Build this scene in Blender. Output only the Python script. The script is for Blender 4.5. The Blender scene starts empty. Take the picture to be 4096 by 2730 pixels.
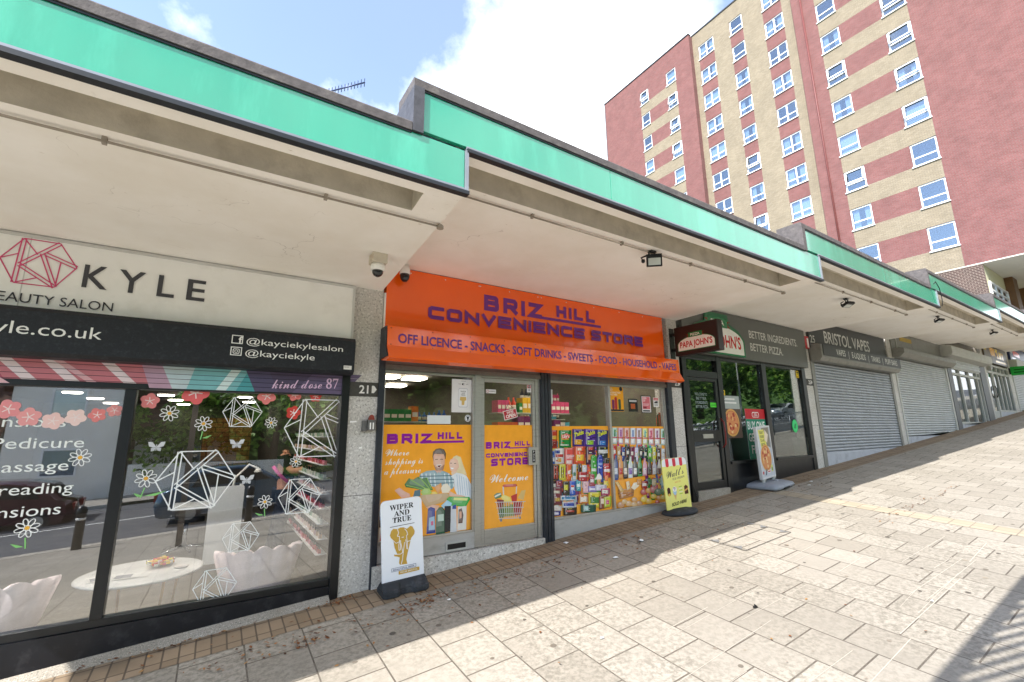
import bpy, math, random
from mathutils import Vector, Matrix
RN = random.Random(11)
sc = bpy.context.scene
COL = sc.collection
rad = math.radians

# ------------------------------------------------------------------ helpers
def lin(h):
    h = h.lstrip('#')
    v = [int(h[i:i+2], 16)/255 for i in (0, 2, 4)]
    return tuple((c/12.92 if c <= .04045 else ((c+.055)/1.055)**2.4) for c in v)

def G(x, y=0.0):
    """height of the sloping pavement"""
    yy = max(min(y, 1.0), -9.5)
    return .0664*x + .000216*x*x + .07*yy - .002

MATS = {}
def nt_new(name):
    m = bpy.data.materials.new(name); m.use_nodes = True
    return m, m.node_tree.nodes, m.node_tree.links, m.node_tree.nodes['Principled BSDF']

def coords(N, L, scale=(1, 1, 1)):
    tc = N.new('ShaderNodeTexCoord'); mp = N.new('ShaderNodeMapping')
    mp.inputs['Scale'].default_value = scale
    L.new(tc.outputs['Object'], mp.inputs['Vector'])
    return mp.outputs['Vector']

def ramp(N, L, fac, stops):
    r = N.new('ShaderNodeValToRGB'); e = r.color_ramp.elements
    while len(e) < len(stops): e.new(.5)
    for i, (p, c) in enumerate(stops):
        e[i].position = p; e[i].color = (*c, 1)
    L.new(fac, r.inputs['Fac']); return r.outputs['Color']

def noise(N, L, vec, scale, detail=4, rough=.6):
    n = N.new('ShaderNodeTexNoise'); n.inputs['Scale'].default_value = scale
    n.inputs['Detail'].default_value = detail; n.inputs['Roughness'].default_value = rough
    L.new(vec, n.inputs['Vector']); return n.outputs['Fac']

def mix(N, L, fac, a, b, mode='MIX'):
    m = N.new('ShaderNodeMix'); m.data_type = 'RGBA'; m.blend_type = mode
    if isinstance(fac, float): m.inputs[0].default_value = fac
    else: L.new(fac, m.inputs[0])
    for s, v in ((6, a), (7, b)):
        if isinstance(v, tuple): m.inputs[s].default_value = (*v, 1)
        else: L.new(v, m.inputs[s])
    return m.outputs[2]

def bump(N, L, bs, h, strength=.3, dist=.01):
    b = N.new('ShaderNodeBump'); b.inputs['Strength'].default_value = strength
    b.inputs['Distance'].default_value = dist
    L.new(h, b.inputs['Height']); L.new(b.outputs['Normal'], bs.inputs['Normal'])

def mat(name, hexcol, rough=.6, var=.15, scale=6, metal=0, spec=.4, bmp=0, bscale=40, coat=0, dirt=None, dirt_scale=1.2, stretch=(1, 1, 1)):
    """plain surface with soft mottling, optional dirt patches and bump"""
    if name in MATS: return MATS[name]
    m, N, L, bs = nt_new(name)
    c = lin(hexcol); v = coords(N, L, stretch)
    d = tuple(x*(1-var) for x in c); b = tuple(min(1, x*(1+var*.6)) for x in c)
    col = ramp(N, L, noise(N, L, v, scale), [(.3, d), (.7, b)])
    if dirt:
        f = noise(N, L, v, dirt_scale, 8, .7)
        fr = ramp(N, L, f, [(.52, (0, 0, 0)), (.75, (.8, .8, .8))])
        col = mix(N, L, fr, col, lin(dirt))
    L.new(col, bs.inputs['Base Color'])
    bs.inputs['Roughness'].default_value = rough; bs.inputs['Metallic'].default_value = metal
    bs.inputs['Specular IOR Level'].default_value = spec; bs.inputs['Coat Weight'].default_value = coat
    if bmp: bump(N, L, bs, noise(N, L, v, bscale, 6), bmp, .01)
    MATS[name] = m; return m

def print_mat(name='printed_vinyl', rough=.35, spec=.4):
    if name in MATS: return MATS[name]
    m, N, L, bs = nt_new(name)
    a = N.new('ShaderNodeAttribute'); a.attribute_name = 'Col'
    f = noise(N, L, coords(N, L), 9)
    c = ramp(N, L, f, [(.3, (.9, .9, .9)), (.7, (1, 1, 1))])
    L.new(mix(N, L, 1.0, a.outputs['Color'], c, 'MULTIPLY'), bs.inputs['Base Color'])
    bs.inputs['Roughness'].default_value = rough; bs.inputs['Specular IOR Level'].default_value = spec
    MATS[name] = m; return m

def glass_mat(name='window_glass', f0=.06, tint=(.93, .96, .95), rough=0.0):
    if name in MATS: return MATS[name]
    m, N, L, bs = nt_new(name); N.remove(bs)
    out = N['Material Output']
    t = N.new('ShaderNodeBsdfTransparent'); t.inputs['Color'].default_value = (*tint, 1)
    g = N.new('ShaderNodeBsdfGlossy'); g.inputs['Roughness'].default_value = rough
    # same reflectance from both sides: f0 + (1-f0)(1-cos)^5
    lw = N.new('ShaderNodeLayerWeight'); lw.inputs['Blend'].default_value = .5
    pw = N.new('ShaderNodeMath'); pw.operation = 'POWER'; pw.inputs[1].default_value = 5; L.new(lw.outputs['Facing'], pw.inputs[0])
    ma = N.new('ShaderNodeMath'); ma.operation = 'MULTIPLY_ADD'; ma.use_clamp = True; ma.inputs[1].default_value = 1-f0; ma.inputs[2].default_value = f0; L.new(pw.outputs[0], ma.inputs[0])
    mx = N.new('ShaderNodeMixShader'); fac = ma.outputs[0]
    L.new(fac, mx.inputs[0]); L.new(t.outputs[0], mx.inputs[1]); L.new(g.outputs[0], mx.inputs[2])
    L.new(mx.outputs[0], out.inputs['Surface'])
    MATS[name] = m; return m

def emit_mat(name, hexcol, s):
    if name in MATS: return MATS[name]
    m, N, L, bs = nt_new(name)
    bs.inputs['Base Color'].default_value = (*lin(hexcol), 1)
    bs.inputs['Emission Color'].default_value = (*lin(hexcol), 1); bs.inputs['Emission Strength'].default_value = s
    MATS[name] = m; return m

def brick_mat(name, c1, c2, mortar, bw=.225, bh=.075, ms=.01, uv='wall', offset=.5, rough=.85, mottled=.2, shift=(0, 0), bstr=.5, stain=None):
    """brick or slab bond; wall: along x+y and up, ground: along y in courses across x"""
    if name in MATS: return MATS[name]
    m, N, L, bs = nt_new(name)
    tc = N.new('ShaderNodeTexCoord'); sp = N.new('ShaderNodeSeparateXYZ'); cb = N.new('ShaderNodeCombineXYZ')
    L.new(tc.outputs['Object'], sp.inputs[0])
    def math_(op, a, b):
        n = N.new('ShaderNodeMath'); n.operation = op
        for i, v in enumerate((a, b)):
            if isinstance(v, (int, float)): n.inputs[i].default_value = v
            else: L.new(v, n.inputs[i])
        return n.outputs[0]
    if uv == 'wall':
        L.new(math_('ADD', sp.outputs[0], sp.outputs[1]), cb.inputs[0]); L.new(sp.outputs[2], cb.inputs[1])
    else:
        L.new(math_('ADD', sp.outputs[1], shift[1]), cb.inputs[0]); L.new(math_('ADD', sp.outputs[0], shift[0]), cb.inputs[1])
    b = N.new('ShaderNodeTexBrick'); L.new(cb.outputs[0], b.inputs['Vector'])
    b.offset = offset; b.inputs['Scale'].default_value = 1
    b.inputs['Color1'].default_value = (*lin(c1), 1); b.inputs['Color2'].default_value = (*lin(c2), 1)
    b.inputs['Mortar'].default_value = (*lin(mortar), 1); b.inputs['Mortar Size'].default_value = ms
    b.inputs['Mortar Smooth'].default_value = .2; b.inputs['Bias'].default_value = 0
    b.inputs['Brick Width'].default_value = bw; b.inputs['Row Height'].default_value = bh
    f = noise(N, L, tc.outputs['Object'], 1.1, 6, .65)
    shade = ramp(N, L, f, [(.3, (1-mottled,)*3), (.7, (1, 1, 1))])
    col = mix(N, L, 1.0, b.outputs['Color'], shade, 'MULTIPLY')
    if stain:
        f2 = noise(N, L, tc.outputs['Object'], 26, 8, .72)
        big = ramp(N, L, noise(N, L, tc.outputs['Object'], .55, 3), [(.36, (.12, .12, .12)), (.6, (1, 1, 1))])
        fr = ramp(N, L, f2, [(.43, (0, 0, 0)), (.6, (.85, .85, .85))])
        fr = mix(N, L, 1.0, fr, big, 'MULTIPLY')
        col = mix(N, L, fr, col, lin(stain))
    L.new(col, bs.inputs['Base Color']); bs.inputs['Roughness'].default_value = rough
    inv = math_('SUBTRACT', 1.0, b.outputs['Fac'])
    h = math_('ADD', inv, math_('MULTIPLY', noise(N, L, tc.outputs['Object'], 60, 5), .25))
    bump(N, L, bs, h, bstr, .008)
    MATS[name] = m; return m

def granite_mat(name, base, dark, light, scale=150, rough=.55):
    if name in MATS: return MATS[name]
    m, N, L, bs = nt_new(name); v = coords(N, L)
    f = noise(N, L, v, scale, 2, .8)
    col = ramp(N, L, f, [(.3, lin(dark)), (.45, lin(base)), (.56, lin(base)), (.68, lin(light))])
    s = ramp(N, L, noise(N, L, v, 2.2, 5), [(.35, (.82, .8, .76)), (.65, (1, 1, 1))])
    L.new(mix(N, L, 1.0, col, s, 'MULTIPLY'), bs.inputs['Base Color']); bs.inputs['Roughness'].default_value = rough
    MATS[name] = m; return m

class MB:
    """collects faces for ONE mesh object"""
    def __init__(s): s.v = []; s.f = []; s.mi = []; s.c = []; s.sm = []
    def face(s, pts, mi=0, col=None, sm=False):
        n = len(s.v); s.v += [tuple(p) for p in pts]; s.f.append(tuple(range(n, n+len(pts))))
        s.mi.append(mi); s.c.append(col); s.sm.append(sm); return s
    def box(s, x0, x1, y0, y1, z0, z1, mi=0, col=None, skip=''):
        p = [(x, y, z) for z in (z0, z1) for y in (y0, y1) for x in (x0, x1)]
        for k, q in dict(b=(0, 2, 3, 1), t=(4, 5, 7, 6), f=(0, 1, 5, 4), k=(2, 6, 7, 3), l=(0, 4, 6, 2), r=(1, 3, 7, 5)).items():
            if k not in skip: s.face([p[i] for i in q], mi, col)
        return s
    def hexa(s, b, t, mi=0, col=None):
        """bottom ring b and top ring t, same count, counter-clockwise from above"""
        n = len(b); s.face(list(reversed(b)), mi, col); s.face(t, mi, col)
        for i in range(n):
            j = (i+1) % n; s.face([b[i], b[j], t[j], t[i]], mi, col)
        return s
    def prism(s, pts, axis, a, b, mi=0, col=None, sm=False):
        """extrude a 2-D outline along axis x / y / z"""
        def P(p, h):
            return (h, p[0], p[1]) if axis == 'x' else ((p[0], h, p[1]) if axis == 'y' else (p[0], p[1], h))
        n = len(pts)
        s.face([P(p, a) for p in pts], mi, col); s.face([P(p, b) for p in reversed(pts)], mi, col)
        for i in range(n):
            j = (i+1) % n; s.face([P(pts[j], a), P(pts[i], a), P(pts[i], b), P(pts[j], b)], mi, col, sm)
        return s
    def tube(s, path, r, n=8, mi=0, col=None, cap=True):
        path = [Vector(p) for p in path]; rs = r if isinstance(r, (list, tuple)) else [r]*len(path)
        rings = []
        for i, p in enumerate(path):
            d = (path[min(i+1, len(path)-1)]-path[max(i-1, 0)]).normalized()
            u = d.orthogonal().normalized() if i == 0 else (rings_u - d*rings_u.dot(d)).normalized()
            rings_u = u; w = d.cross(u)
            rings.append([p+(u*math.cos(a)+w*math.sin(a))*rs[i] for a in [k*2*math.pi/n for k in range(n)]])
        for a, b in zip(rings[:-1], rings[1:]):
            for k in range(n):
                j = (k+1) % n; s.face([a[k], a[j], b[j], b[k]], mi, col, True)
        if cap: s.face(list(reversed(rings[0])), mi, col); s.face(rings[-1], mi, col)
        return s
    def lathe(s, prof, c=(0, 0, 0), n=20, mi=0, col=None, sx=1, sy=1):
        rings = [[(c[0]+r*sx*math.cos(a), c[1]+r*sy*math.sin(a), c[2]+z) for a in [k*2*math.pi/n for k in range(n)]] for r, z in prof]
        for a, b in zip(rings[:-1], rings[1:]):
            for k in range(n):
                j = (k+1) % n; s.face([a[k], a[j], b[j], b[k]], mi, col, True)
        s.face(list(reversed(rings[0])), mi, col); s.face(rings[-1], mi, col); return s
    def build(s, name, mats, parent=None, bevel=0, loc=None):
        me = bpy.data.meshes.new(name)
        off = Vector(loc) if loc is not None else (Vector(parent['_o']) if parent and '_o' in parent else Vector((0, 0, 0)))
        me.from_pydata([tuple(Vector(v)-off) for v in s.v], [], s.f)
        if not isinstance(mats, (list, tuple)): mats = [mats]
        for m in mats: me.materials.append(m)
        me.polygons.foreach_set('material_index', s.mi); me.polygons.foreach_set('use_smooth', s.sm)
        if any(c is not None for c in s.c):
            ca = me.color_attributes.new('Col', 'FLOAT_COLOR', 'CORNER')
            buf = []
            for f, c in zip(s.f, s.c): buf += list((*(c or (1, 1, 1)), 1))*len(f)
            ca.data.foreach_set('color', buf)
        if any(s.sm) or bevel:
            import bmesh
            bm = bmesh.new(); bm.from_mesh(me); bmesh.ops.remove_doubles(bm, verts=bm.verts, dist=1e-5)
            bm.to_mesh(me); bm.free()
        me.update()
        o = bpy.data.objects.new(name, me); COL.objects.link(o)
        if parent:
            o.parent = parent
            if '_o' in parent: o['_o'] = tuple(off)
        elif loc is not None: o.location = loc
        if bevel:
            b = o.modifiers.new('bevel', 'BEVEL'); b.width = bevel; b.segments = 2; b.limit_method = 'ANGLE'
        return o

def thing(name, label, cat, loc=(0, 0, 0), group=None, rot=None, world=True):
    """Empty at the base of a thing; children are given in world coordinates unless rot is set"""
    o = bpy.data.objects.new(name, None); COL.objects.link(o); o.location = loc
    o.empty_display_size = .2
    o['label'] = label; o['category'] = cat
    if group: o['group'] = group
    if rot is not None: o.rotation_euler = rot
    elif world: o['_o'] = tuple(loc)
    return o
def tag(o, label, cat, group=None):
    o['label'] = label; o['category'] = cat
    if group: o['group'] = group
    return o
def struct(o): o['kind'] = 'structure'; return o
def copy_tree(o, parent=None):
    kids = list(o.children); c = o.copy(); COL.objects.link(c)
    if parent: c.parent = parent
    for k in kids: copy_tree(k, c)
    return c
def centre(name, mb, mats, label, cat, group=None, bevel=0):
    """single mesh thing with its origin at the middle of its base"""
    xs, ys, zs = zip(*mb.v)
    loc = ((min(xs)+max(xs))/2, (min(ys)+max(ys))/2, min(zs))
    return tag(mb.build(name, mats, None, bevel, loc), label, cat, group)

# ------------------------------------------------------------------ flat printing
_TX = {}
def text_geo(s, off=0.0):
    k = (s, off)
    if k not in _TX:
        c = bpy.data.curves.new('t', 'FONT'); c.body = s; c.offset = off; c.resolution_u = 3
        o = bpy.data.objects.new('t', c); me = o.to_mesh()
        _TX[k] = ([(v.co.x, v.co.y) for v in me.vertices], [tuple(p.vertices) for p in me.polygons])
        o.to_mesh_clear(); bpy.data.objects.remove(o); bpy.data.curves.remove(c)
    return _TX[k]
GL = dict(B=[[(0, 0), (0, 1), (.86, 1), (.96, .9), (.96, .6), (.86, .53), (0, .53)], [(.86, .53), (1, .44), (1, .1), (.88, 0), (0, 0)]],
    R=[[(0, 0), (0, 1), (.88, 1), (1, .88), (1, .56), (.88, .44), (.1, .44)], [(.5, .44), (1, 0)]], I=[[(.1, 0), (.1, 1)]],
    Z=[[(0, 1), (1, 1), (0, 0), (1, 0)]], H=[[(0, 0), (0, 1)], [(1, 0), (1, 1)], [(0, .5), (1, .5)]], L=[[(0, 1), (0, 0), (.9, 0)]],
    C=[[(1, 1), (.14, 1), (0, .86), (0, .14), (.14, 0), (1, 0)]], O=[[(.5, 1), (.14, 1), (0, .86), (0, .14), (.14, 0), (.86, 0), (1, .14), (1, .86), (.86, 1), (.5, 1)]],
    N=[[(0, 0), (0, 1), (1, 0), (1, 1)]], V=[[(0, 1), (.5, 0), (1, 1)]], E=[[(1, 1), (0, 1), (0, 0), (1, 0)], [(0, .5), (.92, .5)]],
    S=[[(1, 1), (.12, 1), (0, .9), (0, .6), (.12, .5), (.88, .5), (1, .4), (1, .1), (.88, 0), (0, 0)]], T=[[(.5, 0), (.5, 1)], [(0, 1), (1, 1)]])
def stroke_quads(pts, w):
    P = [Vector(p) for p in pts]; L_ = []; R_ = []
    for i, p in enumerate(P):
        a = (p-P[i-1]).normalized() if i else None; b = (P[i+1]-p).normalized() if i < len(P)-1 else None
        if a is None: a = b
        if b is None: b = a
        n1 = Vector((-a.y, a.x)); n2 = Vector((-b.y, b.x)); n = (n1+n2)
        n = n.normalized() if n.length > 1e-6 else n1
        k = w/2/max(.4, n.dot(n1)); L_.append(p+n*k); R_.append(p-n*k)
    return [[L_[i], R_[i], R_[i+1], L_[i+1]] for i in range(len(P)-1)]

class Flat:
    """printing on a plane: origin o, right u, up v; each new shape lies a hair in front of the last"""
    def __init__(s, o=(0, 0, 0), u=(1, 0, 0), v=(0, 0, 1), step=.0002):
        s.o = Vector(o); s.u = Vector(u).normalized(); s.v = Vector(v).normalized(); s.n = s.u.cross(s.v)
        s.k = 0; s.st = step; s.mb = MB()
    def at(s, p): return s.o+s.u*p[0]+s.v*p[1]+s.n*(s.k*s.st)
    def poly(s, pts, col, nxt=True):
        if nxt: s.k += 1
        a = sum(pts[i][0]*pts[(i+1) % len(pts)][1]-pts[(i+1) % len(pts)][0]*pts[i][1] for i in range(len(pts)))
        if a < 0: pts = pts[::-1]
        s.mb.face([s.at(p) for p in pts], 0, lin(col) if isinstance(col, str) else col); return s
    def rect(s, x0, x1, z0, z1, col): return s.poly([(x0, z0), (x1, z0), (x1, z1), (x0, z1)], col)
    def circle(s, x, z, r, col, n=18, ry=None):
        return s.poly([(x+r*math.cos(2*math.pi*i/n), z+(ry or r)*math.sin(2*math.pi*i/n)) for i in range(n)], col)
    def line(s, pts, w, col, each=False):
        s.k += 1
        for q in stroke_quads(pts, w): s.poly([(p.x, p.y) for p in q], col, each)
        return s
    def rrect(s, x0, x1, z0, z1, r, col):
        pts = []
        for cx, cz, a0 in ((x1-r, z1-r, 0), (x0+r, z1-r, 90), (x0+r, z0+r, 180), (x1-r, z0+r, 270)):
            pts += [(cx+r*math.cos(rad(a0+t)), cz+r*math.sin(rad(a0+t))) for t in (0, 30, 60, 90)]
        return s.poly(pts, col)
    def data(s, d, ox=0, oz=0, sx=1, sz=1, photo=0):
        rr = random.Random(len(d))
        for it in d.split('|'):
            c, p = it.split(':'); pts = [(ox+sx*float(a), oz+sz*float(b)) for a, b in (q.split(',') for q in p.split(' '))]
            c = lin(c); s.poly(pts, c)
            if not photo: continue
            # the printed pictures are photographs: their own highlights and shaded sides belong to the print
            ar = abs(sum(pts[i][0]*pts[(i+1) % len(pts)][1]-pts[(i+1) % len(pts)][0]*pts[i][1] for i in range(len(pts))))/2
            li = lambda k: tuple(min(1, v+(1-v)*k) for v in c); dk = lambda k: tuple(v*k for v in c)
            if len(pts) == 4 and ar > .0022 and photo > 1:
                a, b, e, f = [Vector(q) for q in pts]
                def strip(u0, u1, v0, v1, col):
                    q = lambda u, v: tuple((a+(b-a)*u)*(1-v)+(f+(e-f)*u)*v)
                    s.poly([q(u0, v0), q(u1, v0), q(u1, v1), q(u0, v1)], col)
                strip(.0, .1, 0, 1, dk(.7)); strip(.14, .27, .02, .98, li(.3)); strip(.82, 1, 0, 1, dk(.6)); strip(.1, .82, .88, 1, dk(.75)); strip(.3, .8, .0, .08, li(.2))
                for _ in range(5):
                    u, v = .12+.55*rr.random(), .1+.7*rr.random(); strip(u, u+.1+.2*rr.random(), v, v+.03+.06*rr.random(), rr.choice([li(.7), li(.5), dk(.35), lin(rr.choice(['#f4e23a', '#f2f2ee', '#d8382c', '#2a3a8a', '#1d1d1d']))]))
            elif len(pts) >= 5 and ar > .0006:
                cx = sum(q[0] for q in pts)/len(pts); cz = sum(q[1] for q in pts)/len(pts); r = ar**.5
                s.poly([(q[0]+(cx-q[0])*.1-r*.035, q[1]+(cz-q[1])*.1+r*.03) for q in pts], li(.1))
                s.poly([(cx+(q[0]-cx)*.55-r*.1, cz+(q[1]-cz)*.6+r*.09) for q in pts], li(.2))
                if photo > 1: s.poly([(cx+(q[0]-cx)*.22-r*.17, cz+(q[1]-cz)*.3+r*.17) for q in pts], li(.5))
        return s
    def text(s, t, x, z, h, col, width=None, al='L', bold=0.0, shear=0.0, slope=0.0, cap=.69, sx=1.0):
        """baseline z, capital height h"""
        V, F = text_geo(t, bold)
        if not V: return s
        k = h/cap; x0 = min(p[0] for p in V); x1 = max(p[0] for p in V)
        kx = width/(x1-x0) if width else k*sx
        w = (x1-x0)*kx; ox = x-(w if al == 'R' else w/2 if al == 'C' else 0)
        s.k += 1
        W = []
        for p in V:
            px = (p[0]-x0)*kx; W.append((ox+px+p[1]*k*shear, z+p[1]*k+px*slope))
        for f in F: s.poly([W[i] for i in f], col, False)
        return s
    def techno(s, t, x, z, h, width, col, w=None, gap=.32):
        adv = [(.2 if ch == 'I' else .45 if ch == ' ' else 1) for ch in t]
        unit = width/(sum(adv)+gap*(len(t)-1)); cx = x; w = w or h*.2
        for ch, a in zip(t, adv):
            for pl in GL.get(ch, []):
                if ch == 'I': pts = [(cx+unit*.1, z), (cx+unit*.1, z+h)]
                else: pts = [(cx+w/2+p[0]*(unit*a-w), z+w/2+p[1]*(h-w)) for p in pl]
                for e, nb in ((0, 1), (-1, -2)):          # square ends reach the full letter height
                    if ch != 'I' and pts[0] != pts[-1]:
                        d_ = (Vector(pts[e])-Vector(pts[nb])).normalized()*w*.5; pts[e] = (pts[e][0]+d_.x, pts[e][1]+d_.y)
                s.line(pts, w, col, True)
            cx += unit*(a+gap)
        return s
    def build(s, name, parent=None, m=None):
        if parent is None:
            xs, ys, zs = zip(*s.mb.v); loc = ((min(xs)+max(xs))/2, (min(ys)+max(ys))/2, min(zs))
            return s.mb.build(name, m or print_mat(), None, 0, loc)
        return s.mb.build(name, m or print_mat(), parent)

KL = dict(A=(-.5, .84), B=(.45, .84), C=(1, 0), D=(.5, -.84), E=(-.55, -.84), F=(-1, 0), G=(-.5, -.16), H=(.03, .36), I=(.12, .36), J=(-.09, .3), K=(-.56, .25), L=(.55, .12), M=(.52, -.7), N=(0, -.57))
def k_logo(f, x, z, r, col, w, clip=None):
    P = {k: (x+a*r, z+b*r) for k, (a, b) in KL.items()}
    def ln(a, b, dbl=False):
        pa, pb = Vector(P[a]), Vector(P[b])
        n = Vector((-(pb-pa).y, (pb-pa).x)).normalized()*r*.055
        for q in ((n, -n) if dbl else (Vector((0, 0)),)):
            a2, b2 = pa+q, pb+q
            if clip is not None:
                if a2.x > clip and b2.x > clip: continue
                if b2.x > clip: b2 = a2+(b2-a2)*((clip-a2.x)/(b2.x-a2.x))
                if a2.x > clip: a2 = b2+(a2-b2)*((clip-b2.x)/(a2.x-b2.x))
            f.line([tuple(a2), tuple(b2)], w, col)
    for a, b in ('AB', 'BC', 'CD', 'DE', 'EF', 'FA', 'AJ', 'FK', 'LM', 'EN'): ln(a, b)
    for a, b in ('AE', 'BG', 'GD', 'HD', 'IC'): ln(a, b, True)
POSTER_COUPLE="5b4636:2.177,1.385 2.182,1.438 2.217,1.469 2.269,1.477 2.323,1.461 2.348,1.415 2.344,1.349 2.327,1.362 2.321,1.406 2.231,1.414 2.198,1.382 2.192,1.32|e3b092:2.187,1.387 2.198,1.415 2.317,1.409 2.335,1.368 2.333,1.291 2.314,1.227 2.262,1.204 2.223,1.226 2.192,1.297|a8795c:2.195,1.297 2.215,1.264 2.261,1.241 2.3,1.26 2.332,1.291 2.314,1.224 2.262,1.199 2.223,1.222|f6efe8:2.226,1.29 2.297,1.292 2.282,1.261 2.248,1.258|7a3535:2.24,1.28 2.287,1.282 2.274,1.262 2.25,1.262|3a2a22:2.212,1.351 2.246,1.354 2.246,1.349 2.213,1.345|3a2a22:2.275,1.354 2.312,1.352 2.311,1.345 2.275,1.347|d8a083:2.216,1.225 2.308,1.225 2.318,1.18 2.263,1.159 2.215,1.185|8fb0b8:2.004,1.13 2.033,1.196 2.107,1.226 2.21,1.23 2.263,1.162 2.315,1.218 2.395,1.181 2.457,1.113 2.462,1.03 2.432,1.003 2.24,1.034 2.137,1.064 2.035,1.105|e9f2f4:2.045,1.201 2.056,1.204 2.074,1.057 2.063,1.056|e9f2f4:2.095,1.198 2.107,1.201 2.125,1.054 2.113,1.052|e9f2f4:2.146,1.195 2.158,1.198 2.175,1.05 2.164,1.048|e9f2f4:2.198,1.192 2.209,1.195 2.227,1.046 2.215,1.045|e9f2f4:2.328,1.185 2.34,1.188 2.358,1.037 2.346,1.036|e9f2f4:2.382,1.182 2.394,1.185 2.411,1.033 2.399,1.032|e9f2f4:2.429,1.179 2.441,1.182 2.458,1.03 2.446,1.028|54737f:2.021,1.176 2.456,1.16 2.458,1.15 2.021,1.167|54737f:2.022,1.136 2.457,1.118 2.458,1.109 2.022,1.127|54737f:2.023,1.097 2.458,1.077 2.459,1.068 2.023,1.088|5e7f8c:1.97,1.02 2.038,1.026 2.04,0.953 1.954,0.954|f0b8a0:1.739,1.037 1.754,1.049 1.795,1.066 1.85,1.023 1.911,0.991 1.924,0.957 1.823,0.952 1.78,0.996|ecd9a4:2.42,1.334 2.446,1.373 2.487,1.388 2.543,1.366 2.572,1.286 2.615,1.187 2.629,1.15 2.545,1.173 2.449,1.194 2.414,1.245|f1c4a8:2.39,1.3 2.409,1.343 2.46,1.36 2.502,1.331 2.523,1.252 2.49,1.206 2.442,1.188 2.405,1.222|ffffff:2.405,1.252 2.459,1.241 2.438,1.229 2.419,1.233|4a3a34:2.404,1.303 2.427,1.303 2.427,1.297 2.404,1.297|4a3a34:2.455,1.298 2.483,1.295 2.482,1.289 2.456,1.292|f2d2b4:2.419,1.198 2.49,1.206 2.504,1.163 2.429,1.15|e6edf2:2.416,1.15 2.49,1.188 2.559,1.172 2.622,1.144 2.686,1.038 2.709,0.857 2.618,0.9 2.507,0.921 2.466,1 2.457,1.113|a9c0d4:2.49,1.164 2.497,1.163 2.524,0.925 2.517,0.926|a9c0d4:2.521,1.153 2.528,1.152 2.554,0.923 2.547,0.923|a9c0d4:2.551,1.141 2.558,1.141 2.584,0.92 2.577,0.921|a9c0d4:2.582,1.13 2.589,1.129 2.615,0.918 2.608,0.919|a9c0d4:2.613,1.118 2.62,1.118 2.645,0.916 2.638,0.916|a9c0d4:2.644,1.107 2.651,1.106 2.676,0.913 2.669,0.914|3f7a3a:1.85,1.095 1.899,1.159 1.936,1.132 2.008,1.169 2.053,1.14 2.109,1.157 2.162,1.074 2.192,1.009 2.075,1.014 1.963,1.045 1.866,1.064|9cc46a:1.865,1.083 1.875,1.088 2.075,1.029 2.07,1.02|9cc46a:1.911,1.141 1.921,1.146 2.113,1.032 2.108,1.023|9cc46a:2.021,1.157 2.031,1.162 2.15,1.035 2.146,1.026|9cc46a:2.109,1.146 2.119,1.151 2.176,1.027 2.171,1.018|a9cf5e:2.042,1.001 2.087,1.039 2.151,1.029 2.18,0.987 2.153,0.955 2.065,0.962|f3d23a:2.171,0.98 2.19,0.994 2.228,0.991 2.249,0.97 2.236,0.945 2.188,0.949|e8a047:2.204,1.042 2.291,1.082 2.312,1.006 2.255,0.958 2.228,1|f4ead2:2.292,1.024 2.318,1.063 2.371,1.071 2.418,1.015 2.399,0.964 2.307,0.969|cfae80:2.04,0.966 2.373,0.964 2.42,0.939 2.361,0.875 2.194,0.839 2.112,0.829 2.047,0.924|eab99c:2.392,0.988 2.466,0.947 2.618,0.906 2.508,0.897 2.4,0.929|e8b496:2.112,0.829 2.193,0.85 2.277,0.831 2.259,0.771 2.144,0.799|2fae3f:2.363,0.896 2.4,0.921 2.666,0.896 2.677,0.869 2.619,0.788 2.428,0.817|e9ef9a:2.46,0.906 2.646,0.885 2.632,0.856 2.454,0.877|9fd4ea:2.297,0.829 2.374,0.885 2.435,0.846 2.422,0.801 2.323,0.798|2a3f9c:2.138,0.813 2.17,0.826 2.22,0.808 2.234,0.541 2.126,0.542|b9d7f0:2.153,0.712 2.218,0.722 2.227,0.577 2.15,0.578|e07aa0:2.174,0.67 2.205,0.672 2.208,0.627 2.177,0.627|1f5a3a:2.239,0.776 2.271,0.813 2.312,0.813 2.347,0.774 2.352,0.522 2.238,0.515|cfe6da:2.258,0.734 2.332,0.736 2.334,0.661 2.26,0.661|1c2126:2.342,0.82 2.422,0.816 2.419,0.535 2.344,0.528|d9dde2:2.422,0.816 2.491,0.818 2.503,0.525 2.419,0.519|3d57a8:2.441,0.814 2.489,0.826 2.491,0.776 2.441,0.778|e9e6df:2.511,0.798 2.627,0.797 2.625,0.533 2.507,0.531|5a3a2c:2.523,0.765 2.562,0.776 2.586,0.7 2.575,0.61 2.521,0.611|e6b79c:2.531,0.739 2.562,0.743 2.563,0.669 2.536,0.662|2e7fd0:1.561,0.877 1.64,0.872 1.645,0.75 1.567,0.744|9ad0ef:1.564,0.876 1.604,0.876 1.6,0.785 1.569,0.774|1d1d28:1.567,0.744 1.644,0.751 1.647,0.675 1.571,0.672|e9e4d8:1.571,0.669 1.647,0.675 1.654,0.525 1.578,0.52|d2402c:1.606,0.657 1.638,0.661 1.631,0.543 1.596,0.532"
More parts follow.
